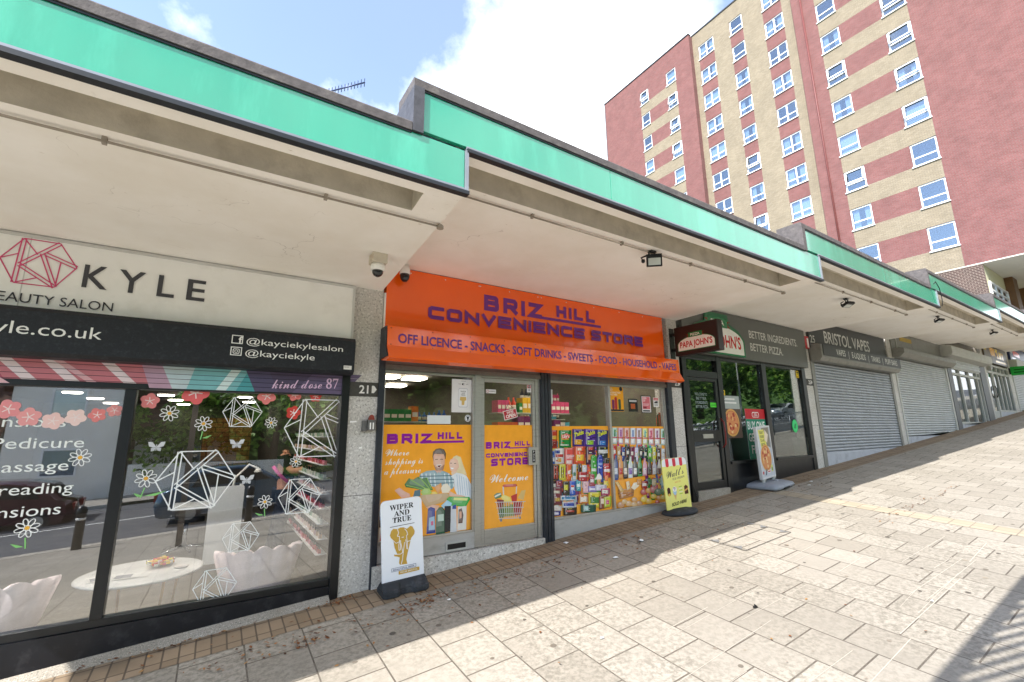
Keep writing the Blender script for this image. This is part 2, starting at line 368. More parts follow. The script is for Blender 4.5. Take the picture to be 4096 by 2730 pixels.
POSTER_BASKET="c9402c:3.126,0.993 3.141,1.007 3.333,1.001 3.348,0.98 3.336,0.968 3.144,0.975|d8d8d8:3.126,0.983 3.144,0.979 3.152,0.819 3.137,0.82|d8d8d8:3.329,0.971 3.345,0.972 3.333,0.816 3.321,0.817|3f7a4a:2.999,0.887 3.037,0.912 3.105,0.912 3.113,0.859 3.022,0.842|e9e6dc:3.007,0.88 3.098,0.908 3.104,0.89 3.016,0.862|efd95a:3.097,0.861 3.143,0.888 3.236,0.849 3.267,0.79 3.143,0.801|8f3b34:3.037,0.841 3.143,0.82 3.142,0.709 3.066,0.716|c63c34:3.252,0.861 3.347,0.885 3.338,0.79 3.267,0.79|e2bd74:3.354,0.827 3.412,0.914 3.48,0.917 3.442,0.794|7c8f3f:3.127,0.772 3.282,0.758 3.296,0.619 3.118,0.625|dfa03a:3.135,0.796 3.235,0.793 3.235,0.743 3.142,0.746|a5352e:3.282,0.783 3.426,0.789 3.39,0.622 3.296,0.619|4c6b34:3.066,0.716 3.142,0.721 3.141,0.611 3.081,0.617|c4c6c8:3.029,0.811 3.037,0.812 3.081,0.617 3.074,0.618|c4c6c8:3.065,0.808 3.073,0.808 3.109,0.614 3.101,0.615|c4c6c8:3.102,0.805 3.109,0.805 3.136,0.611 3.129,0.612|c4c6c8:3.138,0.802 3.146,0.802 3.164,0.608 3.156,0.609|c4c6c8:3.175,0.798 3.183,0.799 3.192,0.606 3.184,0.606|c4c6c8:3.212,0.795 3.22,0.796 3.22,0.603 3.212,0.603|c4c6c8:3.249,0.792 3.257,0.792 3.248,0.6 3.241,0.6|c4c6c8:3.287,0.789 3.295,0.789 3.277,0.597 3.269,0.598|c4c6c8:3.325,0.785 3.333,0.786 3.305,0.594 3.297,0.595|c4c6c8:3.363,0.782 3.371,0.783 3.334,0.591 3.326,0.592|c4c6c8:3.401,0.779 3.409,0.779 3.363,0.588 3.355,0.589|c4c6c8:3.44,0.775 3.448,0.776 3.391,0.585 3.384,0.586|c9cbcd:3.014,0.809 3.474,0.779 3.474,0.771 3.014,0.801|c9cbcd:3.033,0.74 3.443,0.712 3.443,0.704 3.033,0.733|c9cbcd:3.051,0.671 3.42,0.644 3.42,0.637 3.051,0.664|c9cbcd:3.066,0.612 3.393,0.587 3.393,0.58 3.066,0.604|888c90:3.081,0.603 3.118,0.604 3.118,0.571 3.088,0.57|888c90:3.374,0.599 3.398,0.599 3.398,0.572 3.377,0.571"
COLLAGE_A="c8412c:3.924,1.674 4.039,1.674 4.026,1.426 3.919,1.429|f0c040:3.933,1.6 4.025,1.599 4.023,1.55 3.931,1.551|8a1f1c:3.931,1.527 4.022,1.525 4.019,1.451 3.928,1.454|1f8a3c:4.068,1.673 4.296,1.672 4.28,1.43 4.062,1.436|f3c63c:4.106,1.613 4.247,1.612 4.243,1.539 4.103,1.542|e9f1de:4.083,1.478 4.24,1.474 4.239,1.46 4.082,1.464|e23b2e:4.108,1.601 4.196,1.63 4.275,1.605 4.255,1.566 4.175,1.547 4.11,1.565|4b2a86:4.314,1.688 4.542,1.683 4.524,1.438 4.306,1.448|e2a82c:4.352,1.542 4.487,1.54 4.483,1.467 4.348,1.47|58299a:4.538,1.69 4.787,1.68 4.767,1.428 4.528,1.442|9ccf3a:4.59,1.525 4.714,1.523 4.71,1.461 4.586,1.463|32307e:4.778,1.683 5.022,1.664 5,1.411 4.765,1.434|2f7fd0:4.827,1.515 4.961,1.513 4.957,1.45 4.823,1.453|2f62b8:3.923,1.397 3.99,1.395 3.979,1.217 3.92,1.22|e9e9ee:3.926,1.308 3.979,1.306 3.977,1.253 3.924,1.255|e8e4e0:3.982,1.421 4.153,1.427 4.14,1.22 3.978,1.217|c23a34:3.996,1.35 4.132,1.345 4.13,1.304 3.995,1.309|2d4a9e:3.99,1.401 4.074,1.398 4.073,1.357 3.988,1.36|d9a03c:4.028,1.295 4.095,1.293 4.093,1.241 4.026,1.244|e2564e:4.152,1.423 4.337,1.426 4.321,1.177 4.145,1.177|f6a7a0:4.167,1.337 4.313,1.332 4.31,1.269 4.164,1.275|f0d4cc:4.182,1.26 4.291,1.256 4.289,1.206 4.179,1.211|ec5a2a:4.338,1.442 4.541,1.442 4.523,1.195 4.329,1.198|f8c63a:4.362,1.332 4.514,1.326 4.509,1.24 4.358,1.246|fbe6c8:4.397,1.422 4.478,1.42 4.476,1.383 4.395,1.385|4a1536:4.55,1.442 4.737,1.434 4.717,1.177 4.539,1.187|d58a3c:4.589,1.325 4.682,1.321 4.678,1.244 4.585,1.248|e04a34:4.605,1.427 4.698,1.424 4.696,1.385 4.602,1.388|1f2a24:4.775,1.436 4.998,1.423 4.982,1.257 4.768,1.272|e9ecea:4.794,1.385 4.973,1.38 4.969,1.33 4.791,1.336|3f1d18:3.941,1.212 4.044,1.208 4.033,0.999 3.937,1.005|d24a32:3.961,1.191 3.981,1.19 3.975,1.024 3.955,1.025|d24a32:4.002,1.189 4.023,1.188 4.016,1.021 3.996,1.022|d9d23a:4.05,1.214 4.172,1.208 4.159,0.994 4.045,1.001|2a2a22:4.085,1.18 4.1,1.179 4.093,1.03 4.079,1.031|2a2a22:4.115,1.178 4.13,1.178 4.124,1.028 4.109,1.029|e8682a:4.186,1.214 4.273,1.21 4.258,0.978 4.179,0.984|f3e9de:4.199,1.12 4.251,1.118 4.249,1.071 4.197,1.074|c9d6de:4.29,1.203 4.364,1.199 4.349,0.973 4.283,0.977|3f7a5a:4.299,1.089 4.344,1.086 4.341,1.041 4.297,1.044|2a1c1a:4.388,1.205 4.46,1.202 4.444,0.98 4.38,0.984|d8dde0:4.468,1.181 4.562,1.177 4.551,1.058 4.465,1.063|b8242c:4.391,1.093 4.562,1.084 4.551,0.953 4.388,0.964|f0e6e4:4.405,1.047 4.542,1.039 4.541,1.013 4.404,1.021|3fa83a:4.64,1.301 4.762,1.297 4.733,0.908 4.62,0.916|e9f2e4:4.641,1.126 4.738,1.121 4.736,1.082 4.639,1.087|3fa83a:4.673,1.314 4.725,1.314 4.76,1.256 4.637,1.254|2a48b4:4.764,1.269 4.887,1.265 4.859,0.926 4.746,0.934|8fb0e8:4.772,1.201 4.87,1.197 4.867,1.163 4.77,1.167|2a48b4:4.801,1.309 4.848,1.31 4.886,1.251 4.763,1.249|c9282c:4.886,1.189 5.032,1.183 5.013,0.978 4.875,0.986|f6eae8:4.887,1.107 5.019,1.101 5.015,1.06 4.884,1.067|20160f:4.899,1.264 5.016,1.26 5.006,1.18 4.897,1.185|b04c58:4.606,1.049 4.699,1.043 4.684,0.872 4.599,0.878|f0e4e4:4.611,0.98 4.685,0.975 4.682,0.932 4.608,0.937|e2b070:4.738,0.981 4.828,0.975 4.784,0.818 4.765,0.82|f6f0e6:4.723,0.988 4.755,1.04 4.794,1.051 4.835,1.009 4.835,0.966 4.731,0.969|f2d94a:4.872,0.939 4.953,0.988 4.973,0.865 4.865,0.845|ee8a4a:4.896,1.005 4.974,1.014 4.959,0.933 4.891,0.938|7a2c3a:3.93,0.919 4.088,0.908 4.075,0.678 3.925,0.692|e9dfc8:3.936,0.872 4.046,0.864 4.045,0.83 3.935,0.838|c9a23a:3.956,0.78 4.05,0.772 4.048,0.726 3.955,0.734|9a2c46:3.983,0.996 4.1,0.989 4.093,0.913 3.983,0.921|2a2a24:4.108,0.982 4.213,0.975 4.202,0.798 4.104,0.806|e2dc4a:4.122,0.937 4.195,0.932 4.192,0.861 4.118,0.866|2c5cc0:4.224,0.981 4.337,0.973 4.324,0.782 4.218,0.791|e9eef6:4.244,0.926 4.311,0.921 4.308,0.854 4.241,0.859|d23a34:4.249,0.922 4.306,0.918 4.304,0.893 4.248,0.897|3aa8b4:4.344,0.973 4.436,0.967 4.425,0.832 4.341,0.838|e9f2f2:4.351,0.932 4.424,0.927 4.422,0.886 4.349,0.892|e6b8c0:4.464,0.959 4.591,0.95 4.578,0.794 4.459,0.804|8a7ac4:4.56,0.887 4.735,0.875 4.726,0.796 4.559,0.809|e9e4f4:4.576,0.862 4.715,0.852 4.713,0.821 4.574,0.831|d8d4e4:4.699,0.897 4.926,0.882 4.916,0.802 4.697,0.818|eef0f0:4.055,0.798 4.344,0.774 4.338,0.714 4.055,0.738|3a8ab8:4.077,0.784 4.32,0.764 4.318,0.728 4.075,0.748|d8dfe2:4.08,0.717 4.326,0.701 4.319,0.623 4.08,0.641|3a5ab8:4.108,0.696 4.295,0.679 4.293,0.641 4.106,0.658|2e1c16:4.098,0.639 4.34,0.624 4.331,0.526 4.097,0.543|c8402c:4.144,0.602 4.289,0.588 4.288,0.564 4.143,0.578|d9852c:4.375,0.791 4.572,0.781 4.56,0.652 4.372,0.664|f6ead8:4.402,0.751 4.539,0.74 4.535,0.676 4.399,0.688|e2d23a:4.564,0.802 4.804,0.789 4.786,0.579 4.555,0.596|3f8a3a:4.595,0.738 4.763,0.724 4.757,0.64 4.59,0.655|1f5a46:4.411,0.645 4.7,0.629 4.69,0.526 4.409,0.544|bfe2dc:4.467,0.627 4.559,0.618 4.555,0.557 4.464,0.566|8a4a30:4.763,0.734 4.935,0.747 4.918,0.562 4.754,0.551|f0dcc0:4.794,0.7 4.879,0.692 4.874,0.619 4.789,0.626|c9d23a:4.856,0.713 5.011,0.719 4.996,0.573 4.85,0.568|e25a8a:4.899,0.671 4.96,0.666 4.956,0.608 4.895,0.613|c23a6a:4.807,0.836 4.99,0.831 4.979,0.738 4.805,0.744|f0e8d8:4.824,0.817 4.951,0.808 4.948,0.761 4.821,0.771|e8e2da:3.925,0.679 4.072,0.666 4.067,0.605 3.926,0.618|3a3a8a:3.927,0.612 4.05,0.605 4.044,0.545 3.928,0.552|e9e4f0:3.939,0.596 4.012,0.589 4.011,0.559 3.938,0.566"
COLLAGE_B="bfe0d8:5.11,1.707 5.225,1.706 5.201,1.459 5.095,1.462|1f8a4a:5.148,1.677 5.18,1.677 5.172,1.573 5.14,1.573|ffffff:5.111,1.54 5.198,1.538 5.193,1.479 5.106,1.481|d2506a:5.1,1.569 5.214,1.568 5.212,1.548 5.098,1.55|e8b8d4:5.239,1.704 5.356,1.704 5.331,1.454 5.223,1.457|9a3a9a:5.277,1.674 5.31,1.674 5.301,1.569 5.269,1.57|ffffff:5.239,1.535 5.328,1.534 5.323,1.474 5.235,1.476|d2506a:5.228,1.565 5.344,1.563 5.343,1.544 5.226,1.545|f2c4c0:5.371,1.701 5.49,1.701 5.463,1.449 5.354,1.452|c8403c:5.41,1.671 5.443,1.671 5.434,1.565 5.401,1.566|ffffff:5.37,1.531 5.461,1.529 5.455,1.469 5.365,1.471|d2506a:5.359,1.561 5.478,1.559 5.476,1.539 5.357,1.541|e6ecf6:5.505,1.699 5.627,1.698 5.599,1.444 5.487,1.446|3a7ac8:5.545,1.668 5.579,1.668 5.569,1.561 5.535,1.561|ffffff:5.504,1.527 5.596,1.525 5.59,1.464 5.499,1.466|d2506a:5.492,1.557 5.614,1.555 5.612,1.535 5.491,1.537|e9dcf2:5.642,1.696 5.767,1.695 5.737,1.439 5.622,1.441|7a5a3a:5.683,1.665 5.718,1.665 5.707,1.557 5.672,1.557|ffffff:5.641,1.522 5.734,1.52 5.728,1.459 5.635,1.461|d2506a:5.629,1.553 5.752,1.551 5.75,1.53 5.627,1.532|f0ee9c:5.782,1.693 5.909,1.693 5.878,1.433 5.761,1.436|3ac0c8:5.823,1.662 5.859,1.661 5.848,1.552 5.812,1.553|ffffff:5.78,1.517 5.876,1.516 5.869,1.454 5.774,1.456|d2506a:5.768,1.548 5.894,1.547 5.892,1.526 5.766,1.528|f6b8c4:5.925,1.69 6.055,1.69 6.022,1.427 5.902,1.43|d8406a:5.967,1.658 6.003,1.658 5.991,1.548 5.955,1.549|ffffff:5.922,1.513 6.02,1.511 6.013,1.448 5.915,1.451|d2506a:5.91,1.544 6.039,1.542 6.037,1.521 5.908,1.523|efe0ec:6.071,1.687 6.204,1.687 6.169,1.422 6.047,1.424|8a2a7a:6.114,1.655 6.151,1.655 6.138,1.544 6.101,1.544|ffffff:6.067,1.508 6.167,1.506 6.16,1.443 6.06,1.445|d2506a:6.055,1.54 6.187,1.538 6.184,1.516 6.053,1.519|c8e6da:6.22,1.684 6.356,1.683 6.319,1.416 6.194,1.419|1f7a3a:6.264,1.652 6.301,1.651 6.288,1.539 6.25,1.54|ffffff:6.215,1.503 6.318,1.501 6.31,1.437 6.208,1.439|d2506a:6.203,1.535 6.338,1.533 6.335,1.511 6.201,1.514|c83a3c:5.096,1.446 5.177,1.444 5.156,1.233 5.084,1.236|e9e4da:5.107,1.372 5.155,1.371 5.151,1.318 5.102,1.319|c8a06a:5.188,1.43 5.27,1.428 5.249,1.215 5.175,1.218|e9e4da:5.199,1.355 5.248,1.354 5.243,1.301 5.194,1.302|1f3a8a:5.282,1.413 5.365,1.411 5.342,1.197 5.268,1.201|e9e4da:5.292,1.338 5.342,1.336 5.337,1.283 5.287,1.285|20201f:5.379,1.431 5.464,1.429 5.44,1.213 5.365,1.216|e9e4da:5.389,1.355 5.44,1.353 5.435,1.3 5.385,1.301|7a1f4a:5.475,1.414 5.561,1.412 5.536,1.195 5.46,1.198|e9e4da:5.485,1.338 5.537,1.336 5.532,1.282 5.48,1.284|d8d4ec:5.573,1.397 5.66,1.395 5.634,1.176 5.557,1.18|e9e4da:5.583,1.32 5.635,1.318 5.63,1.264 5.578,1.266|2a1f22:5.675,1.415 5.763,1.413 5.737,1.192 5.658,1.196|e9e4da:5.685,1.337 5.738,1.336 5.732,1.281 5.679,1.282|2f4a34:5.775,1.397 5.865,1.395 5.837,1.174 5.757,1.177|e9e4da:5.785,1.319 5.839,1.318 5.833,1.262 5.779,1.264|6ac83a:5.877,1.38 5.968,1.377 5.939,1.154 5.858,1.158|e9e4da:5.887,1.301 5.941,1.299 5.935,1.244 5.881,1.246|e2e04a:5.984,1.398 6.076,1.396 6.047,1.171 5.964,1.174|e9e4da:5.994,1.319 6.049,1.317 6.043,1.261 5.988,1.263|4a2a1c:6.089,1.38 6.183,1.378 6.152,1.151 6.068,1.155|e9e4da:6.098,1.3 6.155,1.298 6.148,1.242 6.092,1.244|d8dce4:6.195,1.362 6.29,1.359 6.258,1.131 6.173,1.135|e9e4da:6.205,1.282 6.262,1.28 6.255,1.223 6.198,1.225|2a4a8a:5.139,1.297 5.171,1.296 5.17,1.226 5.191,1.183 5.171,0.934 5.083,0.934 5.102,1.181 5.129,1.225|e2eaf4:5.104,1.11 5.176,1.107 5.169,1.017 5.097,1.018|e0922c:5.24,1.286 5.273,1.285 5.271,1.216 5.292,1.173 5.273,0.938 5.183,0.938 5.202,1.171 5.23,1.215|c8302c:5.205,1.105 5.278,1.101 5.27,1.011 5.197,1.012|2a1518:5.343,1.276 5.376,1.274 5.374,1.206 5.396,1.162 5.376,0.943 5.285,0.943 5.304,1.161 5.332,1.205|f0e4d0:5.307,1.1 5.381,1.096 5.373,1.005 5.299,1.006|d8e2e0:5.447,1.265 5.481,1.263 5.479,1.196 5.5,1.152 5.482,0.948 5.389,0.948 5.407,1.15 5.436,1.195|8a6ab8:5.411,1.095 5.486,1.091 5.478,0.999 5.402,1.001|1c1a20:5.553,1.254 5.587,1.252 5.585,1.186 5.607,1.141 5.589,0.953 5.495,0.953 5.512,1.14 5.542,1.185|f4f4f0:5.516,1.09 5.593,1.086 5.584,0.993 5.507,0.995|2f9a4a:5.66,1.242 5.695,1.241 5.693,1.175 5.715,1.131 5.698,0.958 5.602,0.958 5.619,1.129 5.649,1.174|1f3a2a:5.623,1.084 5.701,1.08 5.692,0.987 5.614,0.988|e6a0b4:5.769,1.231 5.805,1.229 5.803,1.165 5.825,1.12 5.809,0.963 5.711,0.963 5.727,1.118 5.758,1.164|f8e4ea:5.732,1.079 5.811,1.075 5.802,0.981 5.722,0.982|30201c:5.88,1.219 5.916,1.218 5.914,1.154 5.937,1.109 5.921,0.968 5.823,0.968 5.837,1.107 5.869,1.153|6a6460:5.842,1.073 5.923,1.069 5.913,0.974 5.832,0.976|b8b4c4:5.993,1.207 6.03,1.206 6.027,1.143 6.05,1.097 6.036,0.973 5.936,0.973 5.949,1.096 5.981,1.142|f2f2f4:5.955,1.068 6.037,1.064 6.026,0.968 5.944,0.97|c8c4ba:6.108,1.195 6.145,1.194 6.142,1.132 6.165,1.086 6.153,0.979 6.051,0.978 6.062,1.085 6.096,1.131|5a1f1c:6.069,1.062 6.153,1.058 6.142,0.961 6.058,0.963|e0a82c:6.224,1.183 6.262,1.181 6.259,1.121 6.283,1.074 6.272,0.984 6.168,0.984 6.178,1.073 6.212,1.12|2a1f1a:6.185,1.056 6.27,1.052 6.259,0.955 6.174,0.957|c98a4a:5.156,0.797 5.505,0.793 5.473,0.676 5.184,0.659|b0743a:5.156,0.75 5.492,0.742 5.488,0.722 5.154,0.729|b0743a:5.168,0.708 5.48,0.701 5.479,0.687 5.167,0.693|e8c27a:5.095,0.911 5.165,0.913 5.285,0.774 5.212,0.752|f2dfb6:5.326,0.896 5.4,0.905 5.422,0.806 5.346,0.769|f4e4c4:5.433,0.805 5.491,0.871 5.599,0.878 5.615,0.82 5.503,0.765|c88a4a:5.282,0.569 5.263,0.542 5.22,0.528 5.168,0.533 5.128,0.554 5.114,0.584 5.132,0.61 5.175,0.624 5.227,0.62 5.268,0.599|d8a868:5.435,0.575 5.418,0.552 5.38,0.54 5.335,0.545 5.299,0.563 5.288,0.588 5.304,0.612 5.341,0.624 5.387,0.62 5.423,0.601|d09a58:5.557,0.62 5.542,0.599 5.507,0.589 5.466,0.592 5.434,0.609 5.423,0.632 5.438,0.653 5.472,0.663 5.514,0.66 5.546,0.644|c48a48:5.666,0.555 5.649,0.531 5.609,0.519 5.562,0.524 5.526,0.542 5.514,0.568 5.531,0.592 5.57,0.604 5.617,0.6 5.654,0.581|dcb070:5.54,0.552 5.525,0.531 5.49,0.521 5.449,0.525 5.417,0.541 5.407,0.564 5.421,0.585 5.456,0.596 5.497,0.592 5.529,0.575|e0b878:5.333,0.612 5.319,0.593 5.288,0.583 5.25,0.586 5.221,0.601 5.212,0.622 5.225,0.642 5.256,0.652 5.293,0.649 5.323,0.633|e2c23a:5.785,0.608 5.766,0.583 5.724,0.57 5.673,0.574 5.634,0.594 5.621,0.622 5.639,0.647 5.681,0.66 5.732,0.656 5.772,0.636|e8b830:5.883,0.571 5.866,0.548 5.827,0.537 5.781,0.541 5.746,0.559 5.734,0.584 5.751,0.607 5.789,0.618 5.835,0.615 5.871,0.597|b8302c:5.796,0.714 5.777,0.689 5.734,0.675 5.684,0.679 5.644,0.699 5.631,0.727 5.65,0.752 5.692,0.766 5.743,0.762 5.783,0.742|e0a83a:5.9,0.728 5.883,0.705 5.844,0.693 5.798,0.696 5.762,0.714 5.75,0.739 5.767,0.762 5.806,0.774 5.852,0.771 5.888,0.753|c86a6a:6.032,0.733 6.011,0.704 5.961,0.689 5.903,0.693 5.859,0.715 5.844,0.746 5.865,0.775 5.913,0.79 5.972,0.786 6.017,0.764|2f6a34:6.149,0.687 6.126,0.656 6.072,0.64 6.009,0.645 5.96,0.669 5.945,0.703 5.967,0.734 6.02,0.75 6.084,0.745 6.133,0.722|e89a3a:6.116,0.602 6.101,0.581 6.065,0.571 6.023,0.575 5.991,0.591 5.98,0.613 5.995,0.634 6.031,0.644 6.073,0.641 6.105,0.625|e0c43a:6.221,0.601 6.205,0.58 6.169,0.57 6.126,0.573 6.093,0.589 6.083,0.612 6.098,0.633 6.134,0.643 6.177,0.64 6.21,0.624|d24a2c:6.061,0.541 6.048,0.525 6.02,0.517 5.987,0.52 5.961,0.533 5.953,0.551 5.965,0.567 5.993,0.575 6.026,0.572 6.052,0.56|4a8a3a:6.257,0.701 6.241,0.68 6.204,0.669 6.161,0.673 6.128,0.689 6.117,0.712 6.133,0.732 6.169,0.743 6.212,0.74 6.246,0.724|e8c83a:5.998,0.633 5.982,0.612 5.944,0.601 5.9,0.604 5.867,0.621 5.855,0.645 5.871,0.667 5.908,0.678 5.952,0.675 5.987,0.658|b83a34:5.675,0.887 5.807,0.879 5.791,0.772 5.669,0.781|f0e4dc:5.685,0.854 5.79,0.847 5.786,0.805 5.681,0.812|e0a058:5.571,0.922 5.683,0.916 5.67,0.831 5.567,0.838|3f7a4a:5.821,0.907 5.921,0.901 5.907,0.814 5.816,0.82|d8c8a8:5.91,0.901 6.023,0.894 6.007,0.793 5.903,0.8|9ac4d4:6.133,0.947 6.255,0.94 6.229,0.763 6.117,0.77"
ELEPHANT="c9a145:0.2,0.573 0.233,0.624 0.284,0.647 0.384,0.634 0.454,0.647 0.532,0.642 0.609,0.617 0.654,0.629 0.695,0.644 0.749,0.632 0.803,0.571 0.789,0.534 0.709,0.492 0.674,0.43 0.616,0.327 0.577,0.245 0.599,0.188 0.428,0.195 0.398,0.217 0.418,0.284 0.364,0.3 0.289,0.314 0.295,0.334 0.364,0.332 0.304,0.413 0.283,0.49 0.232,0.527|f4f4f4:0.377,0.631 0.403,0.585 0.417,0.586 0.391,0.632|f4f4f4:0.403,0.588 0.37,0.548 0.383,0.544 0.416,0.584|f4f4f4:0.377,0.542 0.427,0.537 0.427,0.544 0.377,0.549|f4f4f4:0.42,0.542 0.415,0.477 0.429,0.476 0.434,0.54|f4f4f4:0.419,0.48 0.34,0.466 0.347,0.46 0.425,0.473|f4f4f4:0.348,0.465 0.209,0.548 0.2,0.544 0.339,0.461|f4f4f4:0.548,0.62 0.599,0.588 0.61,0.591 0.559,0.624|f4f4f4:0.597,0.589 0.619,0.544 0.633,0.544 0.611,0.59|f4f4f4:0.622,0.547 0.593,0.539 0.601,0.532 0.63,0.541|f4f4f4:0.59,0.536 0.6,0.459 0.614,0.458 0.604,0.535|f4f4f4:0.609,0.455 0.717,0.46 0.713,0.468 0.605,0.462|f4f4f4:0.428,0.493 0.397,0.437 0.411,0.434 0.442,0.49|f4f4f4:0.397,0.436 0.401,0.371 0.415,0.37 0.411,0.435|f4f4f4:0.412,0.367 0.444,0.374 0.437,0.381 0.404,0.374|f4f4f4:0.448,0.377 0.46,0.489 0.446,0.491 0.434,0.379|f4f4f4:0.567,0.489 0.588,0.373 0.602,0.372 0.581,0.488|f4f4f4:0.591,0.37 0.606,0.363 0.614,0.368 0.599,0.375|f4f4f4:0.617,0.365 0.623,0.44 0.609,0.442 0.603,0.366|f4f4f4:0.623,0.441 0.61,0.475 0.596,0.475 0.609,0.441|f4f4f4:0.445,0.463 0.488,0.34 0.502,0.34 0.459,0.463|f4f4f4:0.491,0.343 0.436,0.327 0.444,0.321 0.499,0.337|f4f4f4:0.439,0.328 0.31,0.336 0.311,0.329 0.441,0.321|f4f4f4:0.538,0.46 0.499,0.34 0.513,0.337 0.552,0.458|f4f4f4:0.499,0.34 0.476,0.256 0.49,0.254 0.513,0.337|f4f4f4:0.476,0.257 0.443,0.202 0.456,0.198 0.49,0.253|f4f4f4:0.476,0.52 0.531,0.519 0.529,0.526 0.474,0.527|1a1a1a:0.205,0.674 0.8,0.678 0.8,0.672 0.205,0.667"
# ------------------------------------------------------------------ materials
def soffit_mat():
    m, N, L, bs = nt_new('cream_painted_soffit'); v = coords(N, L)
    base = ramp(N, L, noise(N, L, v, 1.6, 5), [(.3, lin('#f1ece2')), (.7, lin('#fdfaf4'))])
    ds = N.new('ShaderNodeVectorMath'); ds.operation = 'ADD'; nn = N.new('ShaderNodeTexNoise'); nn.inputs['Scale'].default_value = 5; L.new(v, nn.inputs['Vector'])
    sc_ = N.new('ShaderNodeVectorMath'); sc_.operation = 'SCALE'; sc_.inputs['Scale'].default_value = .35; L.new(nn.outputs['Color'], sc_.inputs[0]); L.new(v, ds.inputs[0]); L.new(sc_.outputs[0], ds.inputs[1])
    vo = N.new('ShaderNodeTexVoronoi'); vo.feature = 'DISTANCE_TO_EDGE'; vo.inputs['Scale'].default_value = 1.1; L.new(ds.outputs[0], vo.inputs['Vector'])
    crack = ramp(N, L, vo.outputs['Distance'], [(.0, (1, 1, 1)), (.004, (0, 0, 0))])
    mask = ramp(N, L, noise(N, L, v, .9, 3), [(.55, (0, 0, 0)), (.64, (.6, .6, .6))])
    col = mix(N, L, mix(N, L, 1.0, crack, mask, 'MULTIPLY'), base, lin('#8f8576'))
    fl = ramp(N, L, noise(N, L, coords(N, L, (1, 2.5, 1)), 16, 4), [(.66, (0, 0, 0)), (.7, (.55, .55, .55))])
    fm_ = ramp(N, L, noise(N, L, v, 1.3, 2), [(.5, (0, 0, 0)), (.62, (1, 1, 1))])
    col = mix(N, L, mix(N, L, 1.0, fl, fm_, 'MULTIPLY'), col, lin('#b3a48c'))
    L.new(col, bs.inputs['Base Color']); bs.inputs['Roughness'].default_value = .8
    bump(N, L, bs, noise(N, L, v, 30, 6), .12, .01); MATS['soffit'] = m; return m
soffit_m = soffit_mat(); _old = mat('cream_painted_soffit', '#f0e8da', .8, .03, 3, bmp=.15, bscale=30, dirt='#ddd3c3', dirt_scale=2.2)
conc_m = mat('raw_concrete', '#cfc8b8', .9, .16, 5, bmp=.5, bscale=18, dirt='#a39b8b', dirt_scale=3)
coping_m = mat('weathered_coping', '#5c5654', .8, .3, 22, bmp=.3, bscale=60, dirt='#7d766f', dirt_scale=9)
copdark_m = mat('dark_lead_coping', '#4d4c50', .6, .3, 14, bmp=.3, bscale=30)
green_m = mat('green_fascia_panel', '#229d7c', .16, .08, 1.2, spec=.7, coat=.5, bmp=.04, bscale=2.2, dirt='#45bb98', dirt_scale=.9, stretch=(2.2, 2.2, .45))
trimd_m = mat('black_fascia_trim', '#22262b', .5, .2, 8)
trimg_m = mat('grey_edge_trim', '#8c8f96', .4, .1, 8, metal=.3)
lead_m = mat('lead_flashing', '#707886', .6, .3, 7, dirt='#a9b0ba', dirt_scale=6, stretch=(3, 3, .6))
pipe_m = mat('painted_conduit', '#9a9184', .7, .1, 20)
gran_m = granite_mat('speckled_granite', '#cbc8c3', '#6d6a66', '#f4f2ee', 42)
agg_m = granite_mat('exposed_aggregate', '#9c958a', '#5f5a52', '#c9c2b6', 110, .85)
plate_m = mat('number_plate_band', '#46443f', .7, .15, 20)
char_m = mat('anthracite_frame', '#22262e', .42, .15, 12, spec=.5, dirt='#4a4d52', dirt_scale=7)
black_m = mat('black_painted_frame', '#101214', .35, .2, 10, spec=.5)
alu_m = mat('brushed_aluminium', '#b5b3ae', .38, .1, 30, metal=.7, stretch=(1, 1, 12), dirt='#8f8b84', dirt_scale=4)
steel_m = mat('galvanised_shutter', '#a9aeb4', .5, .12, 1.5, metal=.2, dirt='#8d9094', dirt_scale=1.6)
shutL_m = mat('pale_shutter_slats', '#bcc0c1', .5, .1, 1.5, metal=.15, dirt='#a0a3a4', dirt_scale=1.6)
boxg_m = mat('dusty_grey_box', '#8b8a84', .55, .12, 10, metal=.2, dirt='#6b6962', dirt_scale=4)
boxw_m = mat('off_white_box', '#b9bab4', .55, .08, 8, dirt='#9c9c95', dirt_scale=4)
white_m = mat('white_sign_face', '#f4f3ef', .3, .04, 4, spec=.5, dirt='#e4e2dc', dirt_scale=3)
riser_m = mat('grey_white_riser', '#b8bcc4', .6, .08, 5, dirt='#8f929a', dirt_scale=3)
orange_m = mat('gloss_orange_sign', '#ff6614', .12, .04, 3, spec=.6, coat=.4)
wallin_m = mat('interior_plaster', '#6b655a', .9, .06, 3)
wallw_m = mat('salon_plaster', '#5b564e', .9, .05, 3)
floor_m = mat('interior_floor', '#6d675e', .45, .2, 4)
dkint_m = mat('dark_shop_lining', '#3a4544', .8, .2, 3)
lamp_m = emit_mat('lit_ceiling_panel', '#fff6e4', 4.5)
glass_m = glass_mat('shop_window_glass', .2, (.97, .98, .975))
store_glass_m = glass_mat('store_window_glass', .045, (.985, .99, .985))
dglass_m = glass_mat('dark_shop_glass', .12, (.74, .82, .8))
tglass_m = glass_mat('flat_window_glass', .24, (.8, .88, .95))
grey_m = mat('grey_sign_board', '#63645f', .5, .05, 4)
dgrey_m = mat('charcoal_sign_board', '#3d3e3d', .5, .06, 4)
vinyl_m = print_mat('printed_vinyl', .22, .5)
card_m = print_mat('printed_card', .55, .3)
paint_m = print_mat('matt_print', .6, .3)

